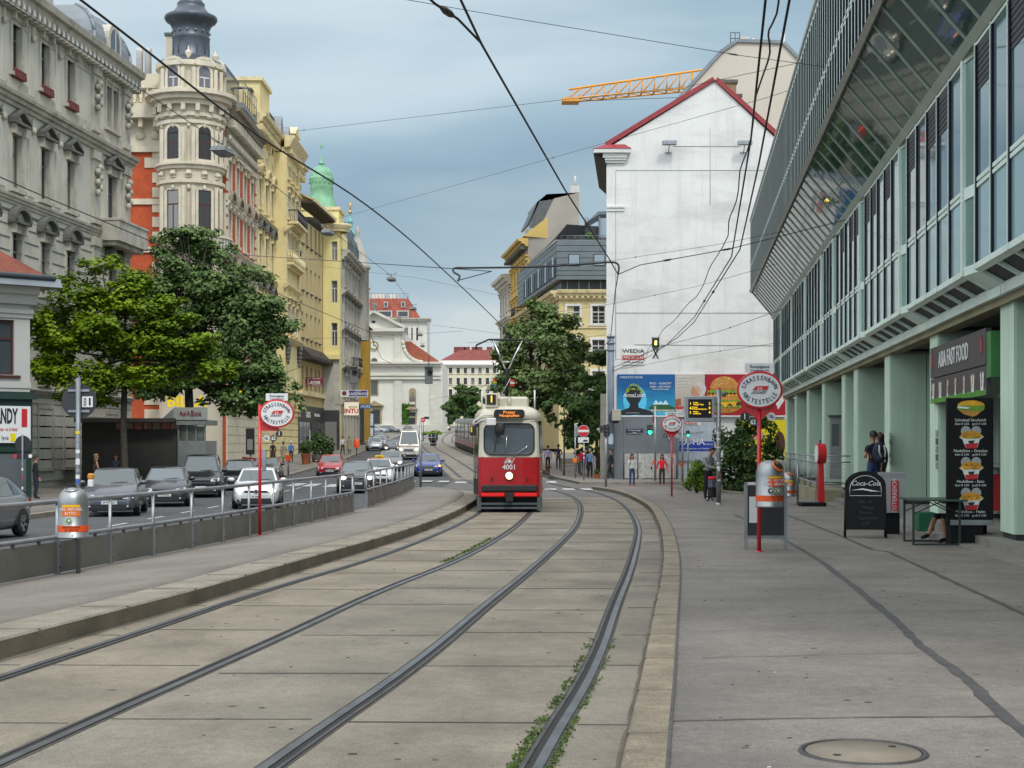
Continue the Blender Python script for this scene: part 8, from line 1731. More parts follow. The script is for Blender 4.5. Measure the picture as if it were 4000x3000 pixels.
# kiosk
YK=78.; m_kd=M('kiosk_dark',(.05,.047,.043),.7,var=.15,stain=.3); m_ks=M('kiosk_steel',(.26,.28,.27),.5,metal=.3)
t=thing('snack_kiosk','dark low snack kiosk under the trees with an Asia Box sign on its roof','kiosk',(gx(315,YK),YK,zl(YK))); X=lambda u: gx(u,YK)-gx(315,YK); Z=lambda v: gz(v,YK)-zl(YK)
g=MB(); g.box((X(315),.2,0),(X(694),3,Z(1650)),m_kd); g.box((X(300),-.5,Z(1650)),(X(690),3.1,Z(1634)),m_kd); g.build('body',t)
for k,u in enumerate((450,486,522,558,594,630,664)): g=MB(); g.box((X(u),.15,Z(1676)),(X(u+30),.21,Z(1652)),M('menu_photo%d'%(k%3),((.36,.16,.12),(.28,.20,.13),(.40,.13,.12))[k%3],.5,var=.6,scale=6)); g.build('menu_picture',t)
g=MB(); g.box((X(694),.0,0),(X(802),3,Z(1722)),m_ks); g.box((X(692),-.2,Z(1660)),(X(806),3,Z(1640)),m_ks); 
for u in (696,730,765,800): g.box((X(u)-.03,.0,Z(1722)),(X(u)+.04,.08,Z(1660)),m_ks)
g.build('glazed_front',t); g=MB(); g.box((X(697),.06,Z(1722)),(X(800),.08,Z(1665)),M('kiosk_window',(.10,.12,.10),.15,var=.6,scale=2.5)); g.box((X(700),.03,Z(1740)),(X(796),.06,Z(1724)),M('kiosk_counter',(.30,.33,.28),.6)); g.build('window',t)
g=MB(); g.box((X(680),-.25,Z(1640)),(X(812),-.1,Z(1592)),M('kiosk_sign_pale',(.34,.36,.33),.6)); g.ext([(X(634),-.2,Z(1638)),(X(680),-.2,Z(1638)),(X(680),-.2,Z(1596))],(0,.1,0),m_ks); s_=g.build('roof_sign',t); g=MB(); addtext(g,'AsiA',(X(726),-.27,Z(1616)),.36,m_wine,.004,.8,.02); addtext(g,'Box',(X(770),-.27,Z(1616)),.40,m_wine,.004,.85,.02); g.build('lettering',s_)
t=thing('information_column','black glass information panel on the left pavement before the cream house','information panel',(gx(978,100),100,zl(100))); k=100/6000.; g=MB(); g.box((-.3,0,1.2),(.25,.15,2.9),m_black); g.tube([(0,.1,0),(0,.1,1.3)],.06,m_wgrey); g.build('panel',t); g=MB(); g.box((-.2,-.02,1.5),(.15,0,2.2),m_glassl); g.build('screen',t)
for u,Y,l,h_ in ((1210,118,'slim sticker-covered post before the charcoal shopfront on the left pavement',2.6),(1126,97,'short post with an orange waste box on the left pavement corner',1.2)):
    t=thing('street_post',l,'post',(gx(u,Y),Y,zl(Y))); g=MB(); g.tube([(0,0,0),(0,0,h_)],.06,m_pole); g.build('post',t)
    if h_<2: g=MB(); g.rings([[(-.12,-.1,.85),(.12,-.1,.85),(.12,.1,.85),(-.12,.1,.85)],[(-.2,-.14,1.25),(.2,-.14,1.25),(.2,.14,1.25),(-.2,.14,1.25)]],m_or2,caps=True); g.build('waste_box',t)
t=thing('parking_bin','red and grey litter bin on a stand far down the left pavement','litter bin',(gx(1393,140),140,zl(140))); g=MB(); g.tube([(0,0,0),(0,0,.9)],.05,m_wgrey); g.build('stand',t); g=MB(); g.lathe([(.28,.7),(.27,.9),(.25,1.3),(.12,1.5),(0,1.52)],m_or2,14); g.build('bin_body',t)
def sandwich(u,Y,l): 
    t=thing('leaning_sign',l,'sign board',(gx(u,Y),Y,zl(Y))); g=MB(); g.ext([(-.5,0,.1),(.45,0,.0),(.55,0,1.1),(-.35,0,1.2)],(0,.1,0),m_wine); g.build('board',t); g=MB(); addtext(g,'SPERRE',(.03,-.01,.6),.2,m_signw,.01,1,.01,tilt=.1); g.box((-.4,-.012,.42),(.45,0,.47),m_signw); g.build('lettering',t)
sandwich(968,95,'red and white leaning sign board behind the parked cars')
# planters
m_terra=M('terracotta',(.34,.09,.035),.8,var=.1); m_green1=leafm('shrub_leaf_mid',(.02,.05,.012),(.09,.16,.03),2,.15); m_green2=leafm('shrub_leaf_lime',(.05,.11,.008),(.20,.30,.02),2,.2); m_green3=leafm('shrub_leaf_dark',(.02,.05,.011),(.085,.15,.03),1.2,.15); m_bark=M('bark',(.06,.05,.04),.9,var=.3,scale=6,bump=.5,bscale=15)
def leaves(g,blobs,n,size,m,seed=1,flat=.5,gap=.0,gs=.8):
    """leaf quads spread through overlapping ellipsoids, denser near their skins, with noise-cut gaps"""
    R.seed(seed); wts=[b[3]*b[4]*b[5]*0+b[3]*b[5] for b in blobs]; tot=sum(wts); k=g.mi(m)
    for i in range(n):
        x=R.random()*tot
        for b,w_ in zip(blobs,wts):
            x-=w_
            if x<=0: break
        while 1:
            d=Vector((R.uniform(-1,1),R.uniform(-1,1),R.uniform(-1,1)))
            if .02<d.length<1: break
        d=d.normalized()*(R.random()**.42)
        p=Vector((b[0]+d.x*b[3],b[1]+d.y*b[4],b[2]+d.z*b[5]))
        if gap and noise.noise(p*gs+Vector((seed*3.1,0,0)))<-.28+gap*.5: continue
        s=size*R.uniform(.65,1.3); nn=(Vector((d.x,d.y,d.z*.6+flat))+Vector((R.gauss(0,.45),R.gauss(0,.45),R.gauss(0,.35)))).normalized()
        a=nn.orthogonal().normalized(); a.rotate(Matrix.Rotation(R.random()*6.28,3,nn)); c=nn.cross(a)
        q=len(g.v); g.v+=[p+a*s*.5,p+c*s*.36,p-a*s*.5+nn*s*.12,p-c*s*.36]; g.f.append((q,q+1,q+2,q+3)); g.fm.append(k); g.fs.append(False)
def fastbuild(g,name,parent):
    me=bpy.data.meshes.new(name); me.from_pydata([tuple(v) for v in g.v],[],g.f); [me.materials.append(m) for m in g.mats]; me.polygons.foreach_set('material_index',g.fm); me.update(); return mobj(name,me,parent)
def tree(label,u,Y,z,blobs,n,size,m,trunk_r=.2,seed=1,flat=.5,gap=.5,gs=.8,name='street_tree',fork=None,sub=(7,.5,.3),group=None):
    """blobs in photo pixels at depth Y: (u,v,ru,rv[,dy])"""
    k=Y/6000.; t=thing(name,label,'tree',(gx(u,Y),Y,z),0,group); B=[((b[0]-u)*k,(b[4] if len(b)>4 else 0),gz(b[1],Y)-z,b[2]*k,max(b[2],b[3])*k*.85,b[3]*k) for b in blobs]
    R.seed(seed+9); S_=[]
    for b in B:
        S_.append((b[0],b[1],b[2],b[3]*.85,b[4]*.85,b[5]*.78))
        for q in range(sub[0]):
            a=R.random()*6.28; e=R.uniform(-.9,1); r_=R.uniform(.55,1.0); f=R.uniform(.75,1.25); h_=math.sqrt(max(.05,1-e*e)); S_.append((b[0]+b[3]*r_*h_*math.cos(a),b[1]+b[4]*r_*h_*math.sin(a),b[2]+b[5]*r_*e,b[3]*sub[1]*f,b[4]*sub[1]*f,max(.22,b[5]*sub[2]*f)))
    g=MB(); leaves(g,S_,n,size,m,seed,flat,gap,gs); fastbuild(g,'crown',t)
    g=MB(); top=Vector((0,0,(gz(fork,Y)-z) if fork else B[0][2]*.5)); R.seed(seed+50)
    pts=[Vector((0,0,-.1)),Vector((0,0,.25)),Vector((R.gauss(0,.05),R.gauss(0,.05),top.z*.5)),top]; g.tube(pts,[trunk_r*1.5,trunk_r*1.05,trunk_r*.95,trunk_r*.8],m_bark,n=10)
    for b in B:
        c=Vector(b[:3]); mid=top.lerp(c,.5)+Vector((R.gauss(0,.2),R.gauss(0,.2),-.1*abs(c.x)+R.gauss(0,.15))); g.tube([top,mid,c],[trunk_r*.5,trunk_r*.3,.03],m_bark,n=6)
        for q in range(3):
            e=c+Vector((R.uniform(-.8,.8)*b[3],R.uniform(-.8,.8)*b[4],R.uniform(-.5,.8)*b[5])); g.tube([mid,mid.lerp(e,.5)+Vector((0,0,.15)),e],[trunk_r*.22,trunk_r*.12,.012],m_bark,n=5)
    g.build('trunk',t); return t
m_maple=leafm('maple_leaf',(.035,.09,.006),(.27,.39,.012),.55,.22); m_linden=leafm('linden_leaf',(.022,.068,.012),(.19,.28,.085),.9,.16); m_linden2=leafm('linden_leaf_pale',(.04,.085,.018),(.26,.35,.12),1.1,.2)
tree('bright yellow-green maple nearest on the left before the grey palace',490,72,zl(72),[(400,1045,95,60),(500,1130,120,100),(300,1160,140,95),(640,1190,70,50),(250,1300,140,110),(430,1290,190,120),(560,1340,200,95),(700,1365,150,70),(810,1430,110,50),(880,1455,50,28),(770,1340,110,55),(640,1270,120,60),(200,1440,95,100),(400,1470,230,95),(600,1470,200,75),(330,1550,140,45),(160,1250,50,70)],36000,.24,m_maple,.16,3,1.4,.14,.75,fork=1400)
tree('tall dark linden with pale blossom behind the maple on the left',735,83,zl(83),[(735,925,110,60),(690,1000,120,90),(830,1000,100,80),(640,1110,110,110),(800,1110,150,110),(930,1130,120,110),(1030,1230,110,90),(900,1270,190,130),(720,1280,170,130),(1085,1330,50,50),(960,1400,150,120),(800,1430,190,110),(1060,1470,90,90),(1000,1540,150,60),(660,1440,130,90),(600,1530,140,50),(880,1545,100,45),(1095,1500,80,80),(1120,1580,55,45),(1030,1590,110,45),(930,1600,90,35),(545,1180,60,120)],44000,.25,m_linden,.27,5,.8,.12,.7,fork=1480)
tree('broad pale-flowered linden behind the old red tram',2090,113,zt(113)+.1,[(2110,1195,60,55),(2060,1270,100,80),(2150,1290,100,80),(2230,1350,90,70),(2030,1360,80,90),(2140,1400,150,100),(1965,1410,60,60),(2250,1430,70,60),(2060,1480,120,80),(2190,1500,110,60),(1960,1500,55,50),(2090,1560,110,45)],27000,.30,m_linden2,.25,7,.8,.14,.6,fork=1560)
tree('slender young maple beside the no-entry sign',2203,97,zt(97)+.1,[(2200,1560,40,45),(2260,1590,70,70),(2220,1650,60,55),(2290,1650,65,65),(2240,1710,50,40),(2320,1560,40,60),(2160,1620,40,50),(2300,1700,45,40)],9500,.30,m_green3,.06,9,.6,.4,.9,fork=1700)
tree('small leafy tree wedged between the pale yellow house and the white gable',2335,104,zt(104)+.1,[(2340,1400,40,45),(2310,1470,50,60),(2350,1500,40,60),(2330,1580,50,60),(2330,1680,40,45)],6500,.32,m_green1,.12,11,.5,.4,.8)
tree('round dark tree at the far bend right of the church',1815,290,zt(290)+.1,[(1815,1545,45,40),(1780,1580,32,42),(1860,1570,42,48),(1810,1600,60,40),(1885,1610,26,35),(1770,1630,28,30),(1840,1640,45,30)],7000,.75,m_green3,.3,13,.5,.35,.3)
def bush(label,u,Y,z,blobs,n,size,m,seed,name='shrub'):
    k=Y/6000.; t=thing(name,label,'shrub',(gx(u,Y),Y,z)); B=[((b[0]-u)*k,0,gz(b[1],Y)-z,b[2]*k,b[2]*k*.8,b[3]*k) for b in blobs]; g=MB(); leaves(g,B,n,size,m,seed,.4,.3,1.6); fastbuild(g,'foliage',t); g=MB(); R.seed(seed)
    for b in B: g.tube([(0,0,-.05),(b[0]*.5,0,b[2]*.5),b[:3]],[.04,.03,.01],m_bark,n=5)
    g.build('stems',t); return t
bush('big dark green shrub in the planting bed right of the display pole',2890,61,zs(61)+.05,[(2880,1860,105,70),(2960,1880,90,60),(2850,1760,60,70),(2930,1770,90,90),(2985,1700,65,65),(2900,1680,60,50),(2830,1700,50,40),(3030,1790,35,60),(2790,1860,40,60),(2960,1640,50,30)],9500,.15,m_green3,21)
bush('rounded lime green shrub left of the man with the shopping trolley',2722,60,zs(60)+.05,[(2722,1845,45,50),(2700,1880,38,38),(2745,1880,40,40)],3200,.11,m_green2,23)
for u,v,Y,l,s in ((2262,1757,100,'leafy potted plants at the cafe, left clump',33),(2300,1757,100,'leafy potted plants at the cafe, right clump by the red jacket',34),(2335,1760,99,'leafy potted plants at the cafe beside the beige post',35)): bush(l,u,Y,zt(Y)+.1,[(u,v,18,16),(u-8,v+10,14,12)],700,.16,m_green1,s,'potted_plant')
t=thing('planter_box','square terracotta planter with a small plant near the grey mast','planter',(gx(2332,90),90,zt(90)+.1)); g=MB(); g.box((-.16,-.16,0),(.16,.16,.28),m_terra); g.build('pot',t); g=MB(); leaves(g,[(0,0,.42,.18,.18,.2)],160,.1,m_green1,41); fastbuild(g,'plant',t)
t=thing('planter_pot','orange terracotta pot against the charcoal shopfront on the left','planter',(gx(1194,116),116,zl(116))); g=MB(); g.lathe([(.25,0),(.36,.75),(.4,.8),(.3,.8)],m_terra,14); g.build('pot',t); g=MB(); leaves(g,[(0,0,1.3,.5,.5,.6)],400,.2,m_green3,42); fastbuild(g,'plant',t)
t=thing('planter_pot','tall dark plants in a tub by the glazed shop door on the left','planter',(gx(1240,121),121,zl(121))); g=MB(); g.lathe([(.4,0),(.5,.6),(.45,.6)],m_kd,14); g.build('pot',t); g=MB(); leaves(g,[(0,0,1.5,.9,.7,1.1),(.8,0,1.2,.6,.6,.9)],1000,.24,m_green3,43); fastbuild(g,'plant',t)
g=MB(); g.ext([(gx(2629,66),66,-2.3),(gx(2905,58),58,-2.3),(12.4,58,-2.3),(12.4,66,-2.3)],(0,0,2.3+zs(62)+.02),m_soil); struct('bed_ground',g)
g=MB(); a,b=Vector((gx(2620,66.2),66.2,-2.3)),Vector((gx(2915,57.6),57.6,-2.3)); n_=Vector((b.y-a.y,-(b.x-a.x),0)).normalized()*-.2
g.ext([a,b,b+n_,a+n_],(0,0,2.3+zs(62)+.11),m_kerb2); g.ext([b,Vector((12.4,57.6,-2.3)),Vector((12.4,57.8,-2.3)),b+Vector((0,.2,0))],(0,0,2.3+zs(60)+.10),m_kerb2); struct('bed_kerb',g)
bush('low green verge plants before the church',1690,270,zt(270),[(1670,1695,30,9),(1700,1692,25,10)],500,.5,m_green2,51)
# bits around the cafe
t=thing('cafe_canopy','white cafe canopy with a brown blind behind the no-entry sign','canopy',P(2302,1690,103)); k=103/6000.; g=MB(); g.box((0,0,0),(46*k,2,19*k),m_signw); g.box((0,-.02,8*k),(46*k,0,9*k),m_wgrey); g.build('canopy',t); g=MB(); g.box((0,.3,20*k),(33*k,.5,50*k),M('blind_brown',(.28,.18,.09),.8)); g.build('blind',t); g=MB(); [g.tube([(x,1,-.02),(x,1,zt(103)+.1-gz(1690,103))],.04,m_wgrey) for x in (.06,.75)]; g.build('posts',t)
t=thing('fire_hydrant','brown-red street hydrant beside the tram on the corner pavement','hydrant',(gx(2141,99),99,zt(99)+.1)); g=MB(); g.lathe([(.12,0),(.09,.05),(.08,.42),(.1,.45),(.1,.55),(.05,.62),(0,.65)],M('hydrant_red',(.14,.035,.025),.6),12); g.tube([(-.22,0,.45),(.22,0,.45)],.045,M('hydrant_red',(.14,.035,.025),.6)); g.build('hydrant_body',t)
t=thing('park_bench','wooden slatted bench on the corner pavement near the young maple','bench',(gx(2222,103),103,zt(103)+.1)); m_wood=M('bench_wood',(.17,.12,.07),.8)
for nm,bx in (('seat',[(-.6,-.2+.1*i,.42,.6,-.12+.1*i,.45) for i in range(4)]),('backrest',[(-.6,.2,.55+.12*i,.6,.23,.63+.12*i) for i in range(3)])):
    g=MB(); [g.box(b[:3],b[3:],m_wood) for b in bx]; g.build(nm,t)
for x in (-.5,.5): g=MB(); g.box((x-.03,-.2,0),(x+.03,.24,.42),m_wgrey); g.box((x-.03,.23,.4),(x+.03,.27,.9),m_wgrey); g.build('leg',t)
t=thing('beige_post','tall beige plastered post with stickers left of the grey mast','post',(gx(2360,91),91,zt(91)+.1)); k=91/6000.; g=MB(); g.box((-13*k,0,0),(11*k,.4,gz(1545,91)-zt(91)),M('post_beige',(.42,.40,.33),.9,var=.1,stain=.5)); g.build('post',t)
# ================================================================ street lamps and wires
m_wire=M('wire_black',(.018,.018,.02),.6,var=.05); m_lampg=M('lamp_grey',(.16,.17,.17),.5,var=.1); m_lampb=M('lamp_diffuser',(.20,.21,.21),.35,var=.1)
LP=[(868,566,43),(1280,892,64),(1528,1078,84),(1613,1196,108),(1640,1300,140),(1650,1345,165)]
for i,(u,v,Y) in enumerate(LP):
    l=('street lamp hung on the long wire before the red corner house','street lamp hung on the wire before the tan house','street lamp hung on the wire against the sky over the far lane','small lamp hung beside the red mansard roof','tiny lamp hung before the church roof, upper of two','tiny lamp hung before the church roof, lower of two')[i]
    t=thing('hanging_street_lamp',l,'street lamp',P(u,v,Y),rad(-8),'street lamps hung over the left carriageway'); s=1 if Y<50 else .9
    g=MB(); g.rings([[(-.22*s,-.42*s,-.22),(.22*s,-.42*s,-.22),(.24*s,.45*s,-.22),(-.24*s,.45*s,-.22)],[(-.19*s,-.36*s,-.10),(.19*s,-.36*s,-.10),(.19*s,.4*s,-.08),(-.19*s,.4*s,-.08)],[(-.08,-.15,-.03),(.08,-.15,-.03),(.08,.15,-.03),(-.08,.15,-.03)]],m_lampg,caps=True); g.build('housing',t); g=MB(); g.rings([[(-.2*s,-.38*s,-.222),(.2*s,-.38*s,-.222),(.2*s,.4*s,-.222),(-.2*s,.4*s,-.222)],[(-.13*s,-.28*s,-.30),(.13*s,-.28*s,-.30),(.13*s,.3*s,-.30),(-.13*s,.3*s,-.30)]],m_lampb,caps=True); g.build('diffuser',t)
    g=MB(); g.tube([(0,0,-.04),(0,0,.14)],.025,m_lampg); [g.tube([(x,0,.18),(x*.4,0,.06)],.02,m_lampg,n=5) for x in (-.3,.3)]; g.build('hanger',t)
def D(x,y,Y): return P(x*1.8083,y*1.8083,Y)
def cr_(pts,n=7):
    out=[]
    for i in range(len(pts)-1):
        p0,p1,p2,p3=pts[max(i-1,0)],pts[i],pts[i+1],pts[min(i+2,len(pts)-1)]
        for j in range(n): t=j/n; out.append(.5*((2*p1)+(p2-p0)*t+(2*p0-5*p1+4*p2-p3)*t*t+(3*p1-p0-3*p2+p3)*t**3))
    return out+[pts[-1]]
def wire(label,pts,r=.012,curve=False,ins=(),wavy=0,cat='overhead wire',name='overhead_wire'):
    c=pts[0].copy(); p=cr_(pts) if curve else pts; g=MB(); p=[q-c for q in p]
    if wavy:
        q=[]; 
        for a,b in zip(p,p[1:]):
            for j in range(8): q.append(a.lerp(b,j/8))
        p=[v+Vector((.03*math.sin(i*1.1),0,.03*math.cos(i*1.1))) for i,v in enumerate(q)]
    g.tube(p,r,m_wire,n=5); t=tag(g.build(name),label,cat,None,c)
    for f in ins:
        L_=[(b-a).length for a,b in zip(p,p[1:])]; s=f*sum(L_); i=0
        while i<len(L_)-1 and s>L_[i]: s-=L_[i]; i+=1
        q=p[i].lerp(p[i+1],s/L_[i]); d=(p[i+1]-p[i]).normalized(); g=MB(); g.tube([q-d*.16,q-d*.08,q+d*.08,q+d*.16],[r*1.5,r*2.6,r*2.6,r*1.5],m_raild,n=6); g.build('insulator',t)
cz=lambda Y: zt(Y)+5.45
lw=[Vector((gx(316,12.66)-(12.66-5)*.105,5,cz(5))),P(316,0,12.66),P(1000,524,18.2),P(1430,800,23),P(1727,1050,31.6),P(1990,1308,49.4)]+[Vector((Lc(Y)+.1,Y,cz(Y))) for Y in (60,70,80,95,110,130,160,190)]
wire('thick contact wire over the old red tram running down from the top left',lw,.012,True)
rw=[Vector((gx(1800,12.66)-.55,5,cz(5))),P(1800,0,12.66),P(1880,170,14.0),P(2206,740,21.6),P(2376,1005,29.3),P(2414,1072,32.3),P(2403,1140,35.8),P(2384,1330,52)]+[Vector((Rc(Y),Y,cz(Y))) for Y in (66,80,95,120,150)]
wire('thick contact wire over the empty right-hand track crossing the white gable',rw,.012,False)
wire('short feeder wire joining the right contact wire near the top edge',[P(1640,-40,12.2),P(1700,15,12.8),P(1790,75,13.4),P(1880,168,14.0)],.012,False,(.5,))
wire('rigid curved pull-off rod linking the two contact wires above the tram',[P(1789,1098,32),P(1795,1078,32.1),P(1772,1062,32.3),P(1778,1047,32.4),P(1850,1046,32.4),P(2100,1042,32.4),P(2300,1030,32.4),P(2390,1024,32.4),P(2416,1036,32.4),P(2414,1070,32.3)],.022,True,(),0,'pull-off rod','pull_off_rod')
wire('steadying wire from the rod end to the office block',[P(2414,1072,32.3),P(2500,1035,33),P(2640,1010,34),P(2850,972,35),P(3300,860,37)],.010,False,(.25,.5))
wire('steadying wire from the left contact wire to the red corner house',[P(1795,1094,32),P(1920,1060,32.2),P(1700,1045,34),P(1460,1029,40),P(945,996,60),P(880,990,105)],.010,False,(.35,))
wire('long lamp wire carrying the hung street lamps',[P(14,0,27.7),P(300,180,32)]+[P(u,v-2,Y) for u,v,Y in LP]+[P(1660,1400,200)],.011)
wire('low wire running along the parked cars from the left edge',[P(-40,674,31),P(127,748,33.5),P(560,930,41),P(1000,1112,53),P(1442,1296,76),P(1490,1400,95),P(1590,1452,120)],.014,False,(.8,))
for l,pts,r,ins in (('high span wire crossing the top of the sky to the office block',[D(870,-2,38),D(1100,38,39),(D(1600,120,41)),D(1900,160,36)],.009,(.6,)),
 ('span wire across the sky over the green dome',[D(560,297,95),D(640,283,90),D(1220,215,66),D(1480,188,58),D(1800,120,44)],.010,(.12,.8)),
 ('span wire slanting up before the white gable',[D(690,483,120),D(850,438,105),D(1310,308,75),D(1660,210,55),D(1800,163,47)],.010,(.16,.55)),
 ('thin span wire on the white gable at mid height',[D(1080,580,80),D(1330,562,72),D(1540,530,62),D(1700,498,52)],.009,(.4,)),
 ('thin span wire low across the white gable',[D(1100,690,90),D(1330,655,80),D(1500,620,70),D(1680,570,58)],.009,(.5,)),
 ('span wire that holds the hanging tram signal',[D(1325,778,88),D(1380,770,84),D(1415,752,80),D(1560,714,70),D(1690,668,60)],.011,(.7,)),
 ('lowest span wire from the grey mast to the office block',[D(1325,802,88),D(1480,770,78),D(1600,752,68),D(1700,738,60)],.009,(.6,)),
 ('span wire from the lime church end to the grey mast',[D(835,690,150),D(1000,710,130),D(1180,735,110),D(1322,765,89)],.010,(.3,)),
 ('pale span wire through the linden behind the tram',[D(1010,740,120),D(1180,738,110),D(1322,722,89)],.010,()),
 ('thin wire from the maple to the yellow stucco house',[D(0,455,60),D(300,575,75),D(640,640,110)],.008,()),
 ('far span wire before the church gable',[D(650,732,150),D(800,728,150),D(1000,715,140)],.012,(.4,)),
 ('thin span wire over the far end of the street',[D(700,576,150),D(900,600,140),D(1090,640,120)],.010,(.5,))): wire(l,pts,r,False,ins)
fz=lambda x,y,h: D(x,y,6000*h/(1730-y*1.8083))
wire('left-hand thick feeder cable curving to the grey mast',[fz(1655,-15,5),fz(1622,300,5),fz(1580,555,4.9),fz(1500,685,4.85),fz(1440,745,4.85),D(1322,795,88.3)],.017,False,(.5,))
wire('right-hand thick feeder cable curving past the tram signal',[fz(1708,-15,5),fz(1640,350,5),fz(1598,540,4.9),fz(1500,695,4.8),fz(1465,728,4.8),D(1400,772,86),D(1322,802,88.3)],.017,False,(.45,))
wire('twisted wavy cable between the two feeder cables',[fz(1680,-15,4.6),fz(1655,130,4.6),fz(1602,370,4.6),fz(1570,510,4.6),fz(1505,640,4.6),fz(1430,717,4.6),D(1405,745,84),D(1390,785,86),D(1325,800,88.2)],.012,False,(),1)
for u,v,Y,l in ((1381,1450,140,'grey hanging traffic signal seen from behind before the ochre wall'),(1675,1450,140,'grey hanging traffic signal before the right end of the church')):
    t=thing('hanging_signal',l,'traffic signal',P(u,v-15,Y)); g=MB(); g.box((-.36,-.1,-1.5),(.36,.3,0),m_lampg,.05); g.box((-.42,-.3,.0),(.42,.3,.12),m_lampg); g.build('signal_case',t); g=MB(); g.disc((.1,-.14,-.45),.26,m_black,'y',14,.06); g.tube([(.1,-.15,-.4),(.35,-.4,-.35)],.1,m_black); g.build('lens',t); g=MB(); g.tube([(0,.1,.1),(0,.1,1.0)],.04,m_wire); g.build('hanger',t)

t=thing('no_entry_sign','small no-entry disc with a dark plate on a far pole before the church','road sign',(gx(1654,205),205,zt(205)+.1)); k=205/6000; z1=gz(1640,205)-zt(205)-.1
g=MB(); g.tube([(0,0,0),(0,0,z1+.3)],.05,m_pole); g.build('post',t); g=MB(); g.disc((-.05,-.08,z1),.32,m_signr,'y',20,.02); g.box((-.25,-.1,z1-.06),(.15,-.092,z1+.06),m_signw); g.build('disc_plate',t); g=MB(); g.box((.1,-.05,z1+.1),(.75,-.02,z1+.42),m_navy); g.build('name_plate',t)
# ================================================================ people
skinm=M('skin',(.42,.22,.14),.55,var=.06); skind=M('skin_brown',(.16,.075,.045),.55,var=.06)
def cloth(n,c): return M('cloth_'+n,c,.85,var=.18,scale=9)
def person(label,x,Y,z,rz,h,top,legs,shoe,hairc,pose={},hair='short',sleeve='long',skin=None,lean=0,coat=None,bare=False):
    """one skinned body grown over a posed skeleton (faces -y); hair, face and skirt are children"""
    skin=skin or skinm; t=thing('person',label,'person',(x,Y,z),rz); s=h/1.76
    J={'pel':(0,0,.94),'wai':(0,0,1.08),'che':(0,0,1.27),'nb':(0,.01,1.43),'ne':(0,0,1.50),'h1':(0,-.02,1.57),'h2':(0,-.005,1.65),'h3':(0,.0,1.72)}
    Rr={'pel':.135,'wai':.118,'che':.142,'nb':.075,'ne':.052,'h1':.070,'h2':.092,'h3':.070}
    reg={'pel':'legs','wai':'top','che':'top','nb':'top','ne':'skin','h1':'skin','h2':'skin','h3':'skin'}
    E=[('pel','wai'),('wai','che'),('che','nb'),('nb','ne'),('ne','h1'),('h1','h2'),('h2','h3')]
    for S,sx in (('L',1),('R',-1)):
        d={'sh'+S:(sx*.165,.01,1.39),'el'+S:(sx*.225,.03,1.11),'wr'+S:(sx*.235,-.04,.87),'hi'+S:(sx*.09,0,.88),'kn'+S:(sx*.10,-.02,.49),'an'+S:(sx*.10,.03,.085),'to'+S:(sx*.115,-.14,.035)}
        d.update({k:v for k,v in pose.items() if k in d}); J.update(d)
        Rr.update({'sh'+S:.062,'el'+S:.042,'wr'+S:.028,'hi'+S:.095,'kn'+S:.062,'an'+S:.043,'to'+S:.035})
        reg.update({'sh'+S:'top','el'+S:'top','wr'+S:'top' if sleeve=='long' else 'skin','hi'+S:'legs','kn'+S:'legs','an'+S:'skin' if bare else 'legs','to'+S:'shoe'})
        E+=[('che','sh'+S),('sh'+S,'el'+S),('el'+S,'wr'+S),('pel','hi'+S),('hi'+S,'kn'+S),('kn'+S,'an'+S),('an'+S,'to'+S)]
        w=Vector(J['wr'+S]); d=(w-Vector(J['el'+S])).normalized(); side=Vector((0,-1,0)) if abs(d.y)<.8 else Vector((-sx,0,0)); side=(side-d*side.dot(d)).normalized(); nrm=d.cross(side)
        J['pa'+S]=tuple(w+d*.07); Rr['pa'+S]=.030; reg['pa'+S]='skin'; E.append(('wr'+S,'pa'+S))
        for f in range(4):
            k=w+d*.10+side*(.030-.02*f); ln=(.062,.072,.068,.052)[f]; cu=nrm*(-.02*sx)
            J['f%d'%f+S]=tuple(k); J['g%d'%f+S]=tuple(k+d*ln*.55+cu*.5); J['i%d'%f+S]=tuple(k+d*ln+cu*1.4)
            for a,r_ in (('f',.0098),('g',.0088),('i',.0075)): Rr[a+'%d'%f+S]=r_; reg[a+'%d'%f+S]='skin'
            E+=[('pa'+S,'f%d'%f+S),('f%d'%f+S,'g%d'%f+S),('g%d'%f+S,'i%d'%f+S)]
        J['th'+S]=tuple(w+d*.055+side*.05); J['tj'+S]=tuple(w+d*.095+side*.062); Rr['th'+S]=.011; Rr['tj'+S]=.009; reg['th'+S]=reg['tj'+S]='skin'; E+=[('pa'+S,'th'+S),('th'+S,'tj'+S)]
    if lean or 'lift' in pose:
        for k,v in J.items():
            if k[:2] in ('wa','ch','nb','ne','h1','h2','h3'): J[k]=(v[0],v[1]-lean*(v[2]-.94),v[2])
    hd=pose.get('head',(0,0,0))
    for k in ('h1','h2','h3'): v=J[k]; J[k]=(v[0]+hd[0],v[1]+hd[1],v[2]+hd[2])
    names=list(J); idx={n_:i for i,n_ in enumerate(names)}; P_=[Vector(J[n_])*s for n_ in names]
    me=bpy.data.meshes.new('body'); me.from_pydata([tuple(p) for p in P_],[(idx[a],idx[b]) for a,b in E],[])
    o=bpy.data.objects.new('b',me); sc=bpy.data.scenes['lettering']; sc.collection.objects.link(o); sk_=o.modifiers.new('s','SKIN'); o.modifiers.new('d','SUBSURF').levels=1; sk_.use_smooth_shade=True; sk_.branch_smoothing=.4
    for i,n_ in enumerate(names): v=me.skin_vertices[0].data[i]; r_=Rr[n_]*s; v.radius=(r_,r_); v.use_root=(n_=='pel')
    vl=sc.view_layers[0]; vl.update(); bm_=bpy.data.meshes.new_from_object(o.evaluated_get(vl.depsgraph)); bpy.data.objects.remove(o)
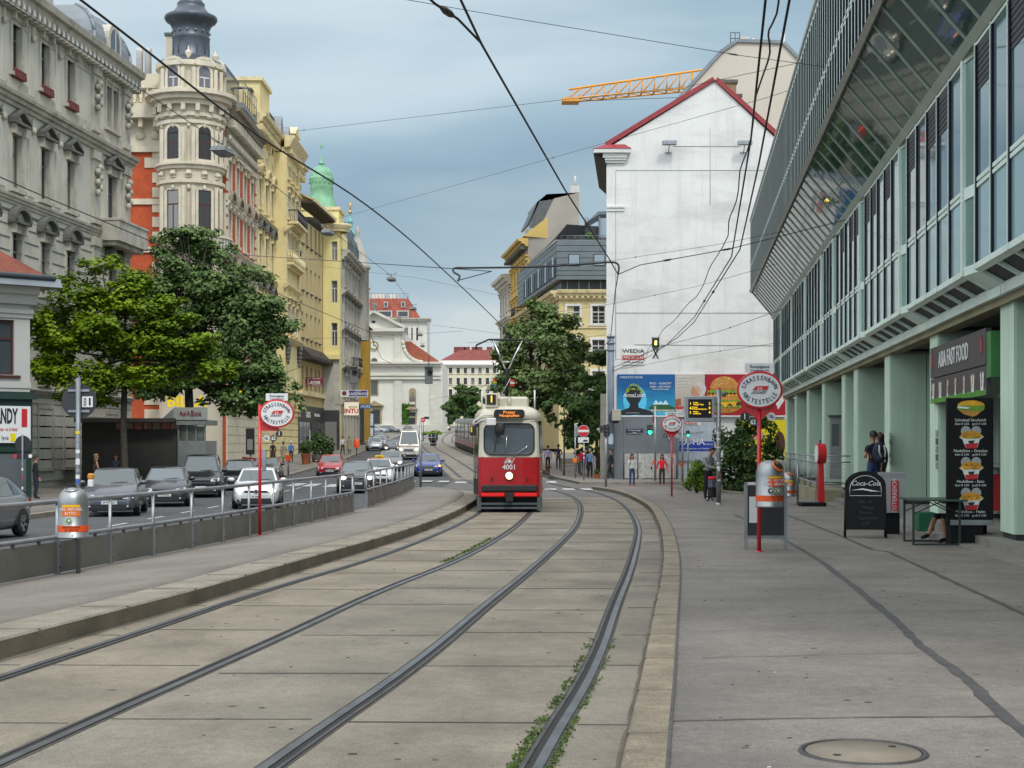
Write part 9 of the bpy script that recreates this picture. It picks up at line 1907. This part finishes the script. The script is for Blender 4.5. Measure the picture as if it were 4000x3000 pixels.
    ml={'skin':skin,'top':top,'legs':legs,'shoe':shoe}; order=['skin','top','legs','shoe']; bm_.materials.clear(); [bm_.materials.append(ml[k]) for k in order]
    segs=[(P_[idx[a]],P_[idx[b]],reg[b] if reg[a]!=reg[b] and b[:2] not in ('wa','nb') else reg[a],b,a) for a,b in E]
    for p in bm_.polygons:
        c=p.center; best=None
        for a,b,r_,nb_,na in segs:
            ab=b-a; t_=max(0,min(1,(c-a).dot(ab)/max(ab.length_squared,1e-9))); q=(c-a-ab*t_).length_squared
            if best is None or q<best[0]: best=(q,r_,nb_,t_,na)
        _,r_,nb_,t_,na=best
        if nb_[:2]=='an': r_='skin' if bare and t_>.15 else 'legs'
        if nb_[:2]=='to': r_='shoe'
        if nb_=='wai': r_='legs' if t_<.35 else 'top'
        if nb_[:2]=='hi': r_='legs'
        if nb_[:2]=='el': r_='skin' if sleeve=='none' or (sleeve=='short' and t_>.55) else 'top'
        if nb_[:2]=='wr': r_='top' if sleeve=='long' else 'skin'
        if nb_=='ne': r_='top' if t_<.4 else 'skin'
        p.material_index=order.index(r_); p.use_smooth=True
    for v in bm_.vertices:                          # flatten the trunk a little front to back
        if 1.0*s<v.co.z<1.46*s and abs(v.co.x)<.2*s and not lean: v.co.y*=.82
    b=mobj('body',bm_,t); b.name='body'
    hc=Vector(J['h2'])*s; r_=.108*s; g=MB(); hm=M('hair_'+hairc[0],hairc[1],.6,var=.25,scale=12)
    n=12; rings=[]
    for i in range(7):
        a=pi*.60*i/6; rings.append([(hc.x+r_*math.sin(a)*math.cos(2*pi*j/n)*.92,hc.y+.012*s+r_*math.sin(a)*math.sin(2*pi*j/n)*1.08+(.022*s if i>3 else 0),hc.z+.012*s+r_*1.12*math.cos(a)+(.055*s*max(0,-math.sin(2*pi*j/n)) if i>3 else 0)) for j in range(n)])
    g.rings(rings,hm,sm=True)
    if hair=='long': g.rings([[(hc.x+w_*math.cos(a),hc.y+.05*s+dy+.045*s*math.sin(a),hc.z+z_*s) for a in [2*pi*j/10 for j in range(10)]] for z_,w_,dy in ((.05,.085*s,0),(-.06,.105*s,.01),(-.18,.11*s,.03),(-.30,.07*s,.04))],hm,caps=True,sm=True)
    g.build('hair',t)
    g=MB(); fy_=hc.y-.088*s
    for sx in (-1,1): g.ball((hc.x+sx*.034*s,fy_+.006*s,hc.z-.005*s),(.013*s,.008*s,.008*s),m_black,6,4); g.ball((hc.x+sx*.092*s,hc.y,hc.z-.015*s),(.014*s,.02*s,.03*s),skin,6,4)
    g.tube([(hc.x,fy_+.002*s,hc.z-.01*s),(hc.x,fy_-.018*s,hc.z-.045*s),(hc.x,fy_+.01*s,hc.z-.052*s)],[.009*s,.014*s,.010*s],skin,n=6); g.tube([(hc.x-.025*s,fy_+.012*s,hc.z-.078*s),(hc.x,fy_+.004*s,hc.z-.08*s),(hc.x+.025*s,fy_+.012*s,hc.z-.078*s)],.006*s,M('lips',(.25,.07,.06),.5),n=5); g.build('face',t)
    if coat:
        m_,z0,z1,w0,w1=coat; g=MB(); n=14; g.rings([[(w_*math.cos(2*pi*j/n)*s,w_*.72*math.sin(2*pi*j/n)*s,z_*s) for j in range(n)] for z_,w_ in ((z1,w1),(lerp(z0,z1,.5),lerp(w0,w1,.55)),(z0,w0))],m_,sm=True); g.build('coat',t)
    return t
walkL={'knL':(.10,-.16,.51),'anL':(.10,-.24,.10),'toL':(.11,-.41,.06),'knR':(-.10,-.02,.50),'anR':(-.10,.22,.16),'toR':(-.11,.10,.05),'elL':(.22,.10,1.12),'wrL':(.24,.06,.88),'elR':(-.22,-.06,1.12),'wrR':(-.22,-.20,.90)}
BLK=('black',(.012,.010,.009)); BRN=('brown',(.035,.018,.010)); GRY=('grey',(.30,.29,.28)); BLN=('blond',(.24,.14,.06))
c_blk=cloth('black',(.012,.012,.014)); c_navy=cloth('navy',(.018,.022,.045)); c_jean=cloth('jeans',(.025,.045,.13)); c_red=cloth('red',(.75,.010,.035)); c_whi=cloth('white',(.52,.52,.50)); c_blu=cloth('blue_knit',(.12,.22,.40)); c_gry=cloth('grey_jacket',(.23,.24,.25)); c_bro=cloth('brown',(.05,.025,.018)); c_lil=cloth('lilac',(.36,.28,.42)); c_bei=cloth('beige',(.28,.24,.17)); c_sky=cloth('sky_blue',(.05,.18,.48)); sh_blk=M('shoe_black',(.012,.012,.012),.5); sh_or=M('shoe_orange',(.6,.12,.04),.5); sh_red=M('shoe_red',(.4,.02,.03),.5); sh_w=M('shoe_white',(.5,.5,.5),.5)
def feetY(v,off=0.): 
    Y=40.
    while (HV-v)*Y/F>zt(Y)+off: Y+=.05
    return Y
def at(u,Y,off=0.): return gx(u,Y),Y,zt(Y)+off
ph={'elR':(-.25,-.03,1.13),'wrR':(-.13,-.16,1.38)}
person('woman in a white and grey top holding a phone to her ear at the crossing',*at(2469,76.5),rad(10),1.63,c_whi,c_jean,sh_red,BLK,{**ph,'elL':(.24,.0,1.12),'wrL':(.20,-.16,.98)},'long')
person('woman in a bright red top and dark trousers standing at the crossing',*at(2586,77),rad(-8),1.62,c_red,c_bro,sh_or,BRN,{'elL':(.27,.03,1.12),'wrL':(.27,-.04,.90),'elR':(-.27,.03,1.12),'wrR':(-.28,-.03,.90)},'long')
person('man in a light blue jumper and black trousers walking towards the viewer',*at(2304.5,91.5,.1),rad(4),1.76,c_blu,c_blk,sh_blk,GRY,{'elL':(.24,.02,1.12),'elR':(-.24,.02,1.12)})
person('bearded man in a black suit striding left beside the grey mast',*at(2386,87,.1),rad(-80),1.78,c_blk,c_blk,sh_blk,BLK,walkL)
person('man in dark navy seen from behind walking away on the corner pavement',*at(2181,107,.1),pi,1.76,c_navy,c_navy,sh_blk,BLK,{'wrL':(.15,.12,1.0),'wrR':(-.15,.12,1.0),'elL':(.26,.08,1.14),'elR':(-.26,.08,1.14)},skin=skind)
person('person in a lilac shirt half hidden behind the right side of the tram',*at(2140,104,.1),pi,1.74,c_lil,c_blk,sh_blk,BLK)
person('person in a red jacket walking away near the cafe plants',*at(2269,97,.1),pi-.3,1.70,c_red,cloth('grey_trousers',(.12,.13,.15)),sh_blk,BLK,walkL)
person('grey-haired person in dark clothes behind the man in the blue jumper',*at(2288,96,.1),pi,1.64,c_navy,c_blk,sh_blk,GRY,{},bare=True)
tr=(2773,50.6)
tm=person('man in a grey jacket and dark cap bending over his shopping trolley',gx(2766,50.8),50.8,zs(50.8),rad(28),1.80,c_gry,c_blk,sh_blk,BLK,{'elR':(-.20,-.20,1.12),'wrR':(-.14,-.42,1.08),'elL':(.20,-.20,1.12),'wrL':(.14,-.42,1.08),'head':(0,-.05,-.04)},lean=.28)
t=thing('shopping_trolley','two-wheeled shopping trolley with a red topped patterned bag held by the man','shopping trolley',(gx(2786,50.35),50.35,zs(50.35)),rad(28)); g=MB()
for x in (-.16,.16): g.tube([(x,.05,.1),(x,.0,1.02)],.014,m_mblk)
g.tube([(-.16,0,1.02),(.16,0,1.02)],.016,m_mblk); g.box((-.2,-.22,.08),(.2,.06,.10),m_galv); g.build('frame',t)
g=MB(); g.box((-.19,-.2,.12),(.19,.03,.45),c_blk,.03); g.rings([[(-.2,-.21,.45),(.2,-.21,.45),(.2,.03,.45),(-.2,.03,.45)],[(-.19,-.2,.72),(.19,-.2,.72),(.19,.02,.72),(-.19,.02,.72)]],M('bag_pattern',(.10,.10,.13),.8,var=.8,scale=14),caps=True); g.box((-.21,-.22,.70),(.21,.04,.80),c_red,.03); g.build('bag',t)
for x in (-.2,.2): g=MB(); g.disc((x,.03,.08),.08,m_mblk,'x',14,.04); g.disc((x,.03,.08),.04,m_white,'x',10,.05); g.build('wheel',t)
bp=person('man in a black T-shirt and jeans seen from behind with a backpack',gx(3410,39),39,-1.5,pi+.35,1.80,c_blk,c_jean,sh_blk,BLK,{'elL':(.23,.0,1.12),'wrL':(.12,-.22,1.12),'elR':(-.24,.05,1.10),'wrR':(-.25,0,.87)},sleeve='short')
t=thing('backpack','navy and white backpack on the back of the man in the black T-shirt','backpack',(gx(3422,38.75),38.72,-1.5+1.08),pi+.35); g=MB(); g.M=Matrix.Diagonal((1,-1,1,1)); g.ball((0,-.12,.18),(.17,.14,.27),c_navy,12,8); g.ball((0,-.22,.06),(.12,.09,.12),c_navy,10,6); g.build('bag',t)
for s_ in (-1,1): g=MB(); g.M=Matrix.Diagonal((1,-1,1,1)); g.tube([(s_*.07,-.24,.36),(s_*.09,-.27,.2),(s_*.05,-.30,.06)],.022,c_whi,n=5); g.tube([(s_*.1,.0,.4),(s_*.12,.2,.3),(s_*.12,.1,.0)],.02,c_navy,n=5); g.build('strap',t)
person('brown-haired woman in dark clothes close beside the man with the backpack',gx(3436,39.6),39.6,-1.5,pi+.5,1.76,c_navy,c_jean,sh_blk,BRN,{},'long')
Ys=26.75; person('seated person with bare lower legs and a wristwatch mostly hidden by the menu board',gx(3800,Ys),Ys+.75,zs(Ys)-.42,rad(-72),1.70,c_blk,c_blk,sh_blk,BRN,{'hiL':(.09,-.05,.86),'hiR':(-.09,-.05,.86),'knL':(.10,-.44,.92),'knR':(-.10,-.46,.92),'anL':(.12,-.40,.50),'toL':(.13,-.56,.45),'anR':(-.04,-.66,.56),'toR':(-.03,-.82,.52),'elL':(.24,-.10,1.16),'wrL':(.12,-.36,1.19),'elR':(-.26,-.14,1.16),'wrR':(-.14,-.40,1.20)},sleeve='none',bare=True)
t=thing('bench','plain dark bench the half hidden person sits on','bench',(gx(3816,Ys),Ys+.75,zs(Ys)),rad(-72)); g=MB(); g.box((-.5,-.14,.40),(.5,.2,.44),m_kd); g.build('seat',t)
for x in (-.4,.4): g=MB(); g.box((x-.02,-.12,0),(x+.02,.18,.40),m_mblk); g.build('leg',t)
person('driver in a pale blue shirt behind the tram windscreen',TX+.28,YT+1.0,zt(YT)+.92-.42,0,1.74,cloth('shirt_pale',(.30,.36,.44)),c_navy,sh_blk,GRY,{'hiL':(.09,-.0,.86),'knL':(.12,-.42,.9),'anL':(.12,-.44,.5),'toL':(.12,-.58,.46),'knR':(-.12,-.42,.9),'anR':(-.12,-.44,.5),'toR':(-.12,-.58,.46),'elL':(.26,-.15,1.12),'wrL':(.14,-.38,1.10),'elR':(-.26,-.15,1.12),'wrR':(-.14,-.38,1.10)})
L=lambda u,Y: (gx(u,Y),Y,zl(Y))
person('blond woman in a black sleeveless top walking past the kiosk',*L(377,70),pi*.6,1.72,c_blk,c_blk,sh_blk,BLN,walkL,'long','none')
person('brown-haired woman in a denim jacket in the shade before the kiosk',*L(452,73.5),rad(15),1.66,cloth('denim',(.045,.06,.085)),c_blk,sh_blk,BRN,{},'long')
person('man in dark clothes by the phone shop doorway',*L(140,61.3),pi*.7,1.76,c_blk,c_navy,sh_blk,BLK)
person('woman in a black top and long brown skirt among the walkers on the left',*L(1066,120),pi,1.68,c_blk,c_bro,sh_blk,BLN,{},coat=(c_bro,.35,1.0,.27,.17))
person('walker in a beige coat between the woman in black and the one in blue',*L(1107,119),pi*.95,1.66,c_bei,c_bei,sh_blk,BRN,walkL,coat=(c_bei,.5,1.05,.24,.17))
person('white-haired walker in a bright blue jacket on the left pavement',*L(1137,120),pi*1.05,1.68,c_sky,c_navy,sh_blk,('white',(.55,.55,.53)),walkL)
person('man in a white shirt with grey jumper walking by the glazed shop',*L(1338,140),rad(20),1.76,c_whi,c_blk,sh_blk,BLK,walkL)
person('woman in a beige coat and dark boots next to the man in the white shirt',*L(1364,143),rad(-10),1.66,c_bei,c_blk,sh_blk,BLK,{},coat=(c_bei,.5,1.05,.25,.17))
person('person on foot far away beside the bright headlamps',*at(1735,318,.1),0,1.72,c_whi,c_navy,sh_blk,BLK)
bpy.data.scenes.remove(bpy.data.scenes['lettering']) if 'lettering' in bpy.data.scenes else None
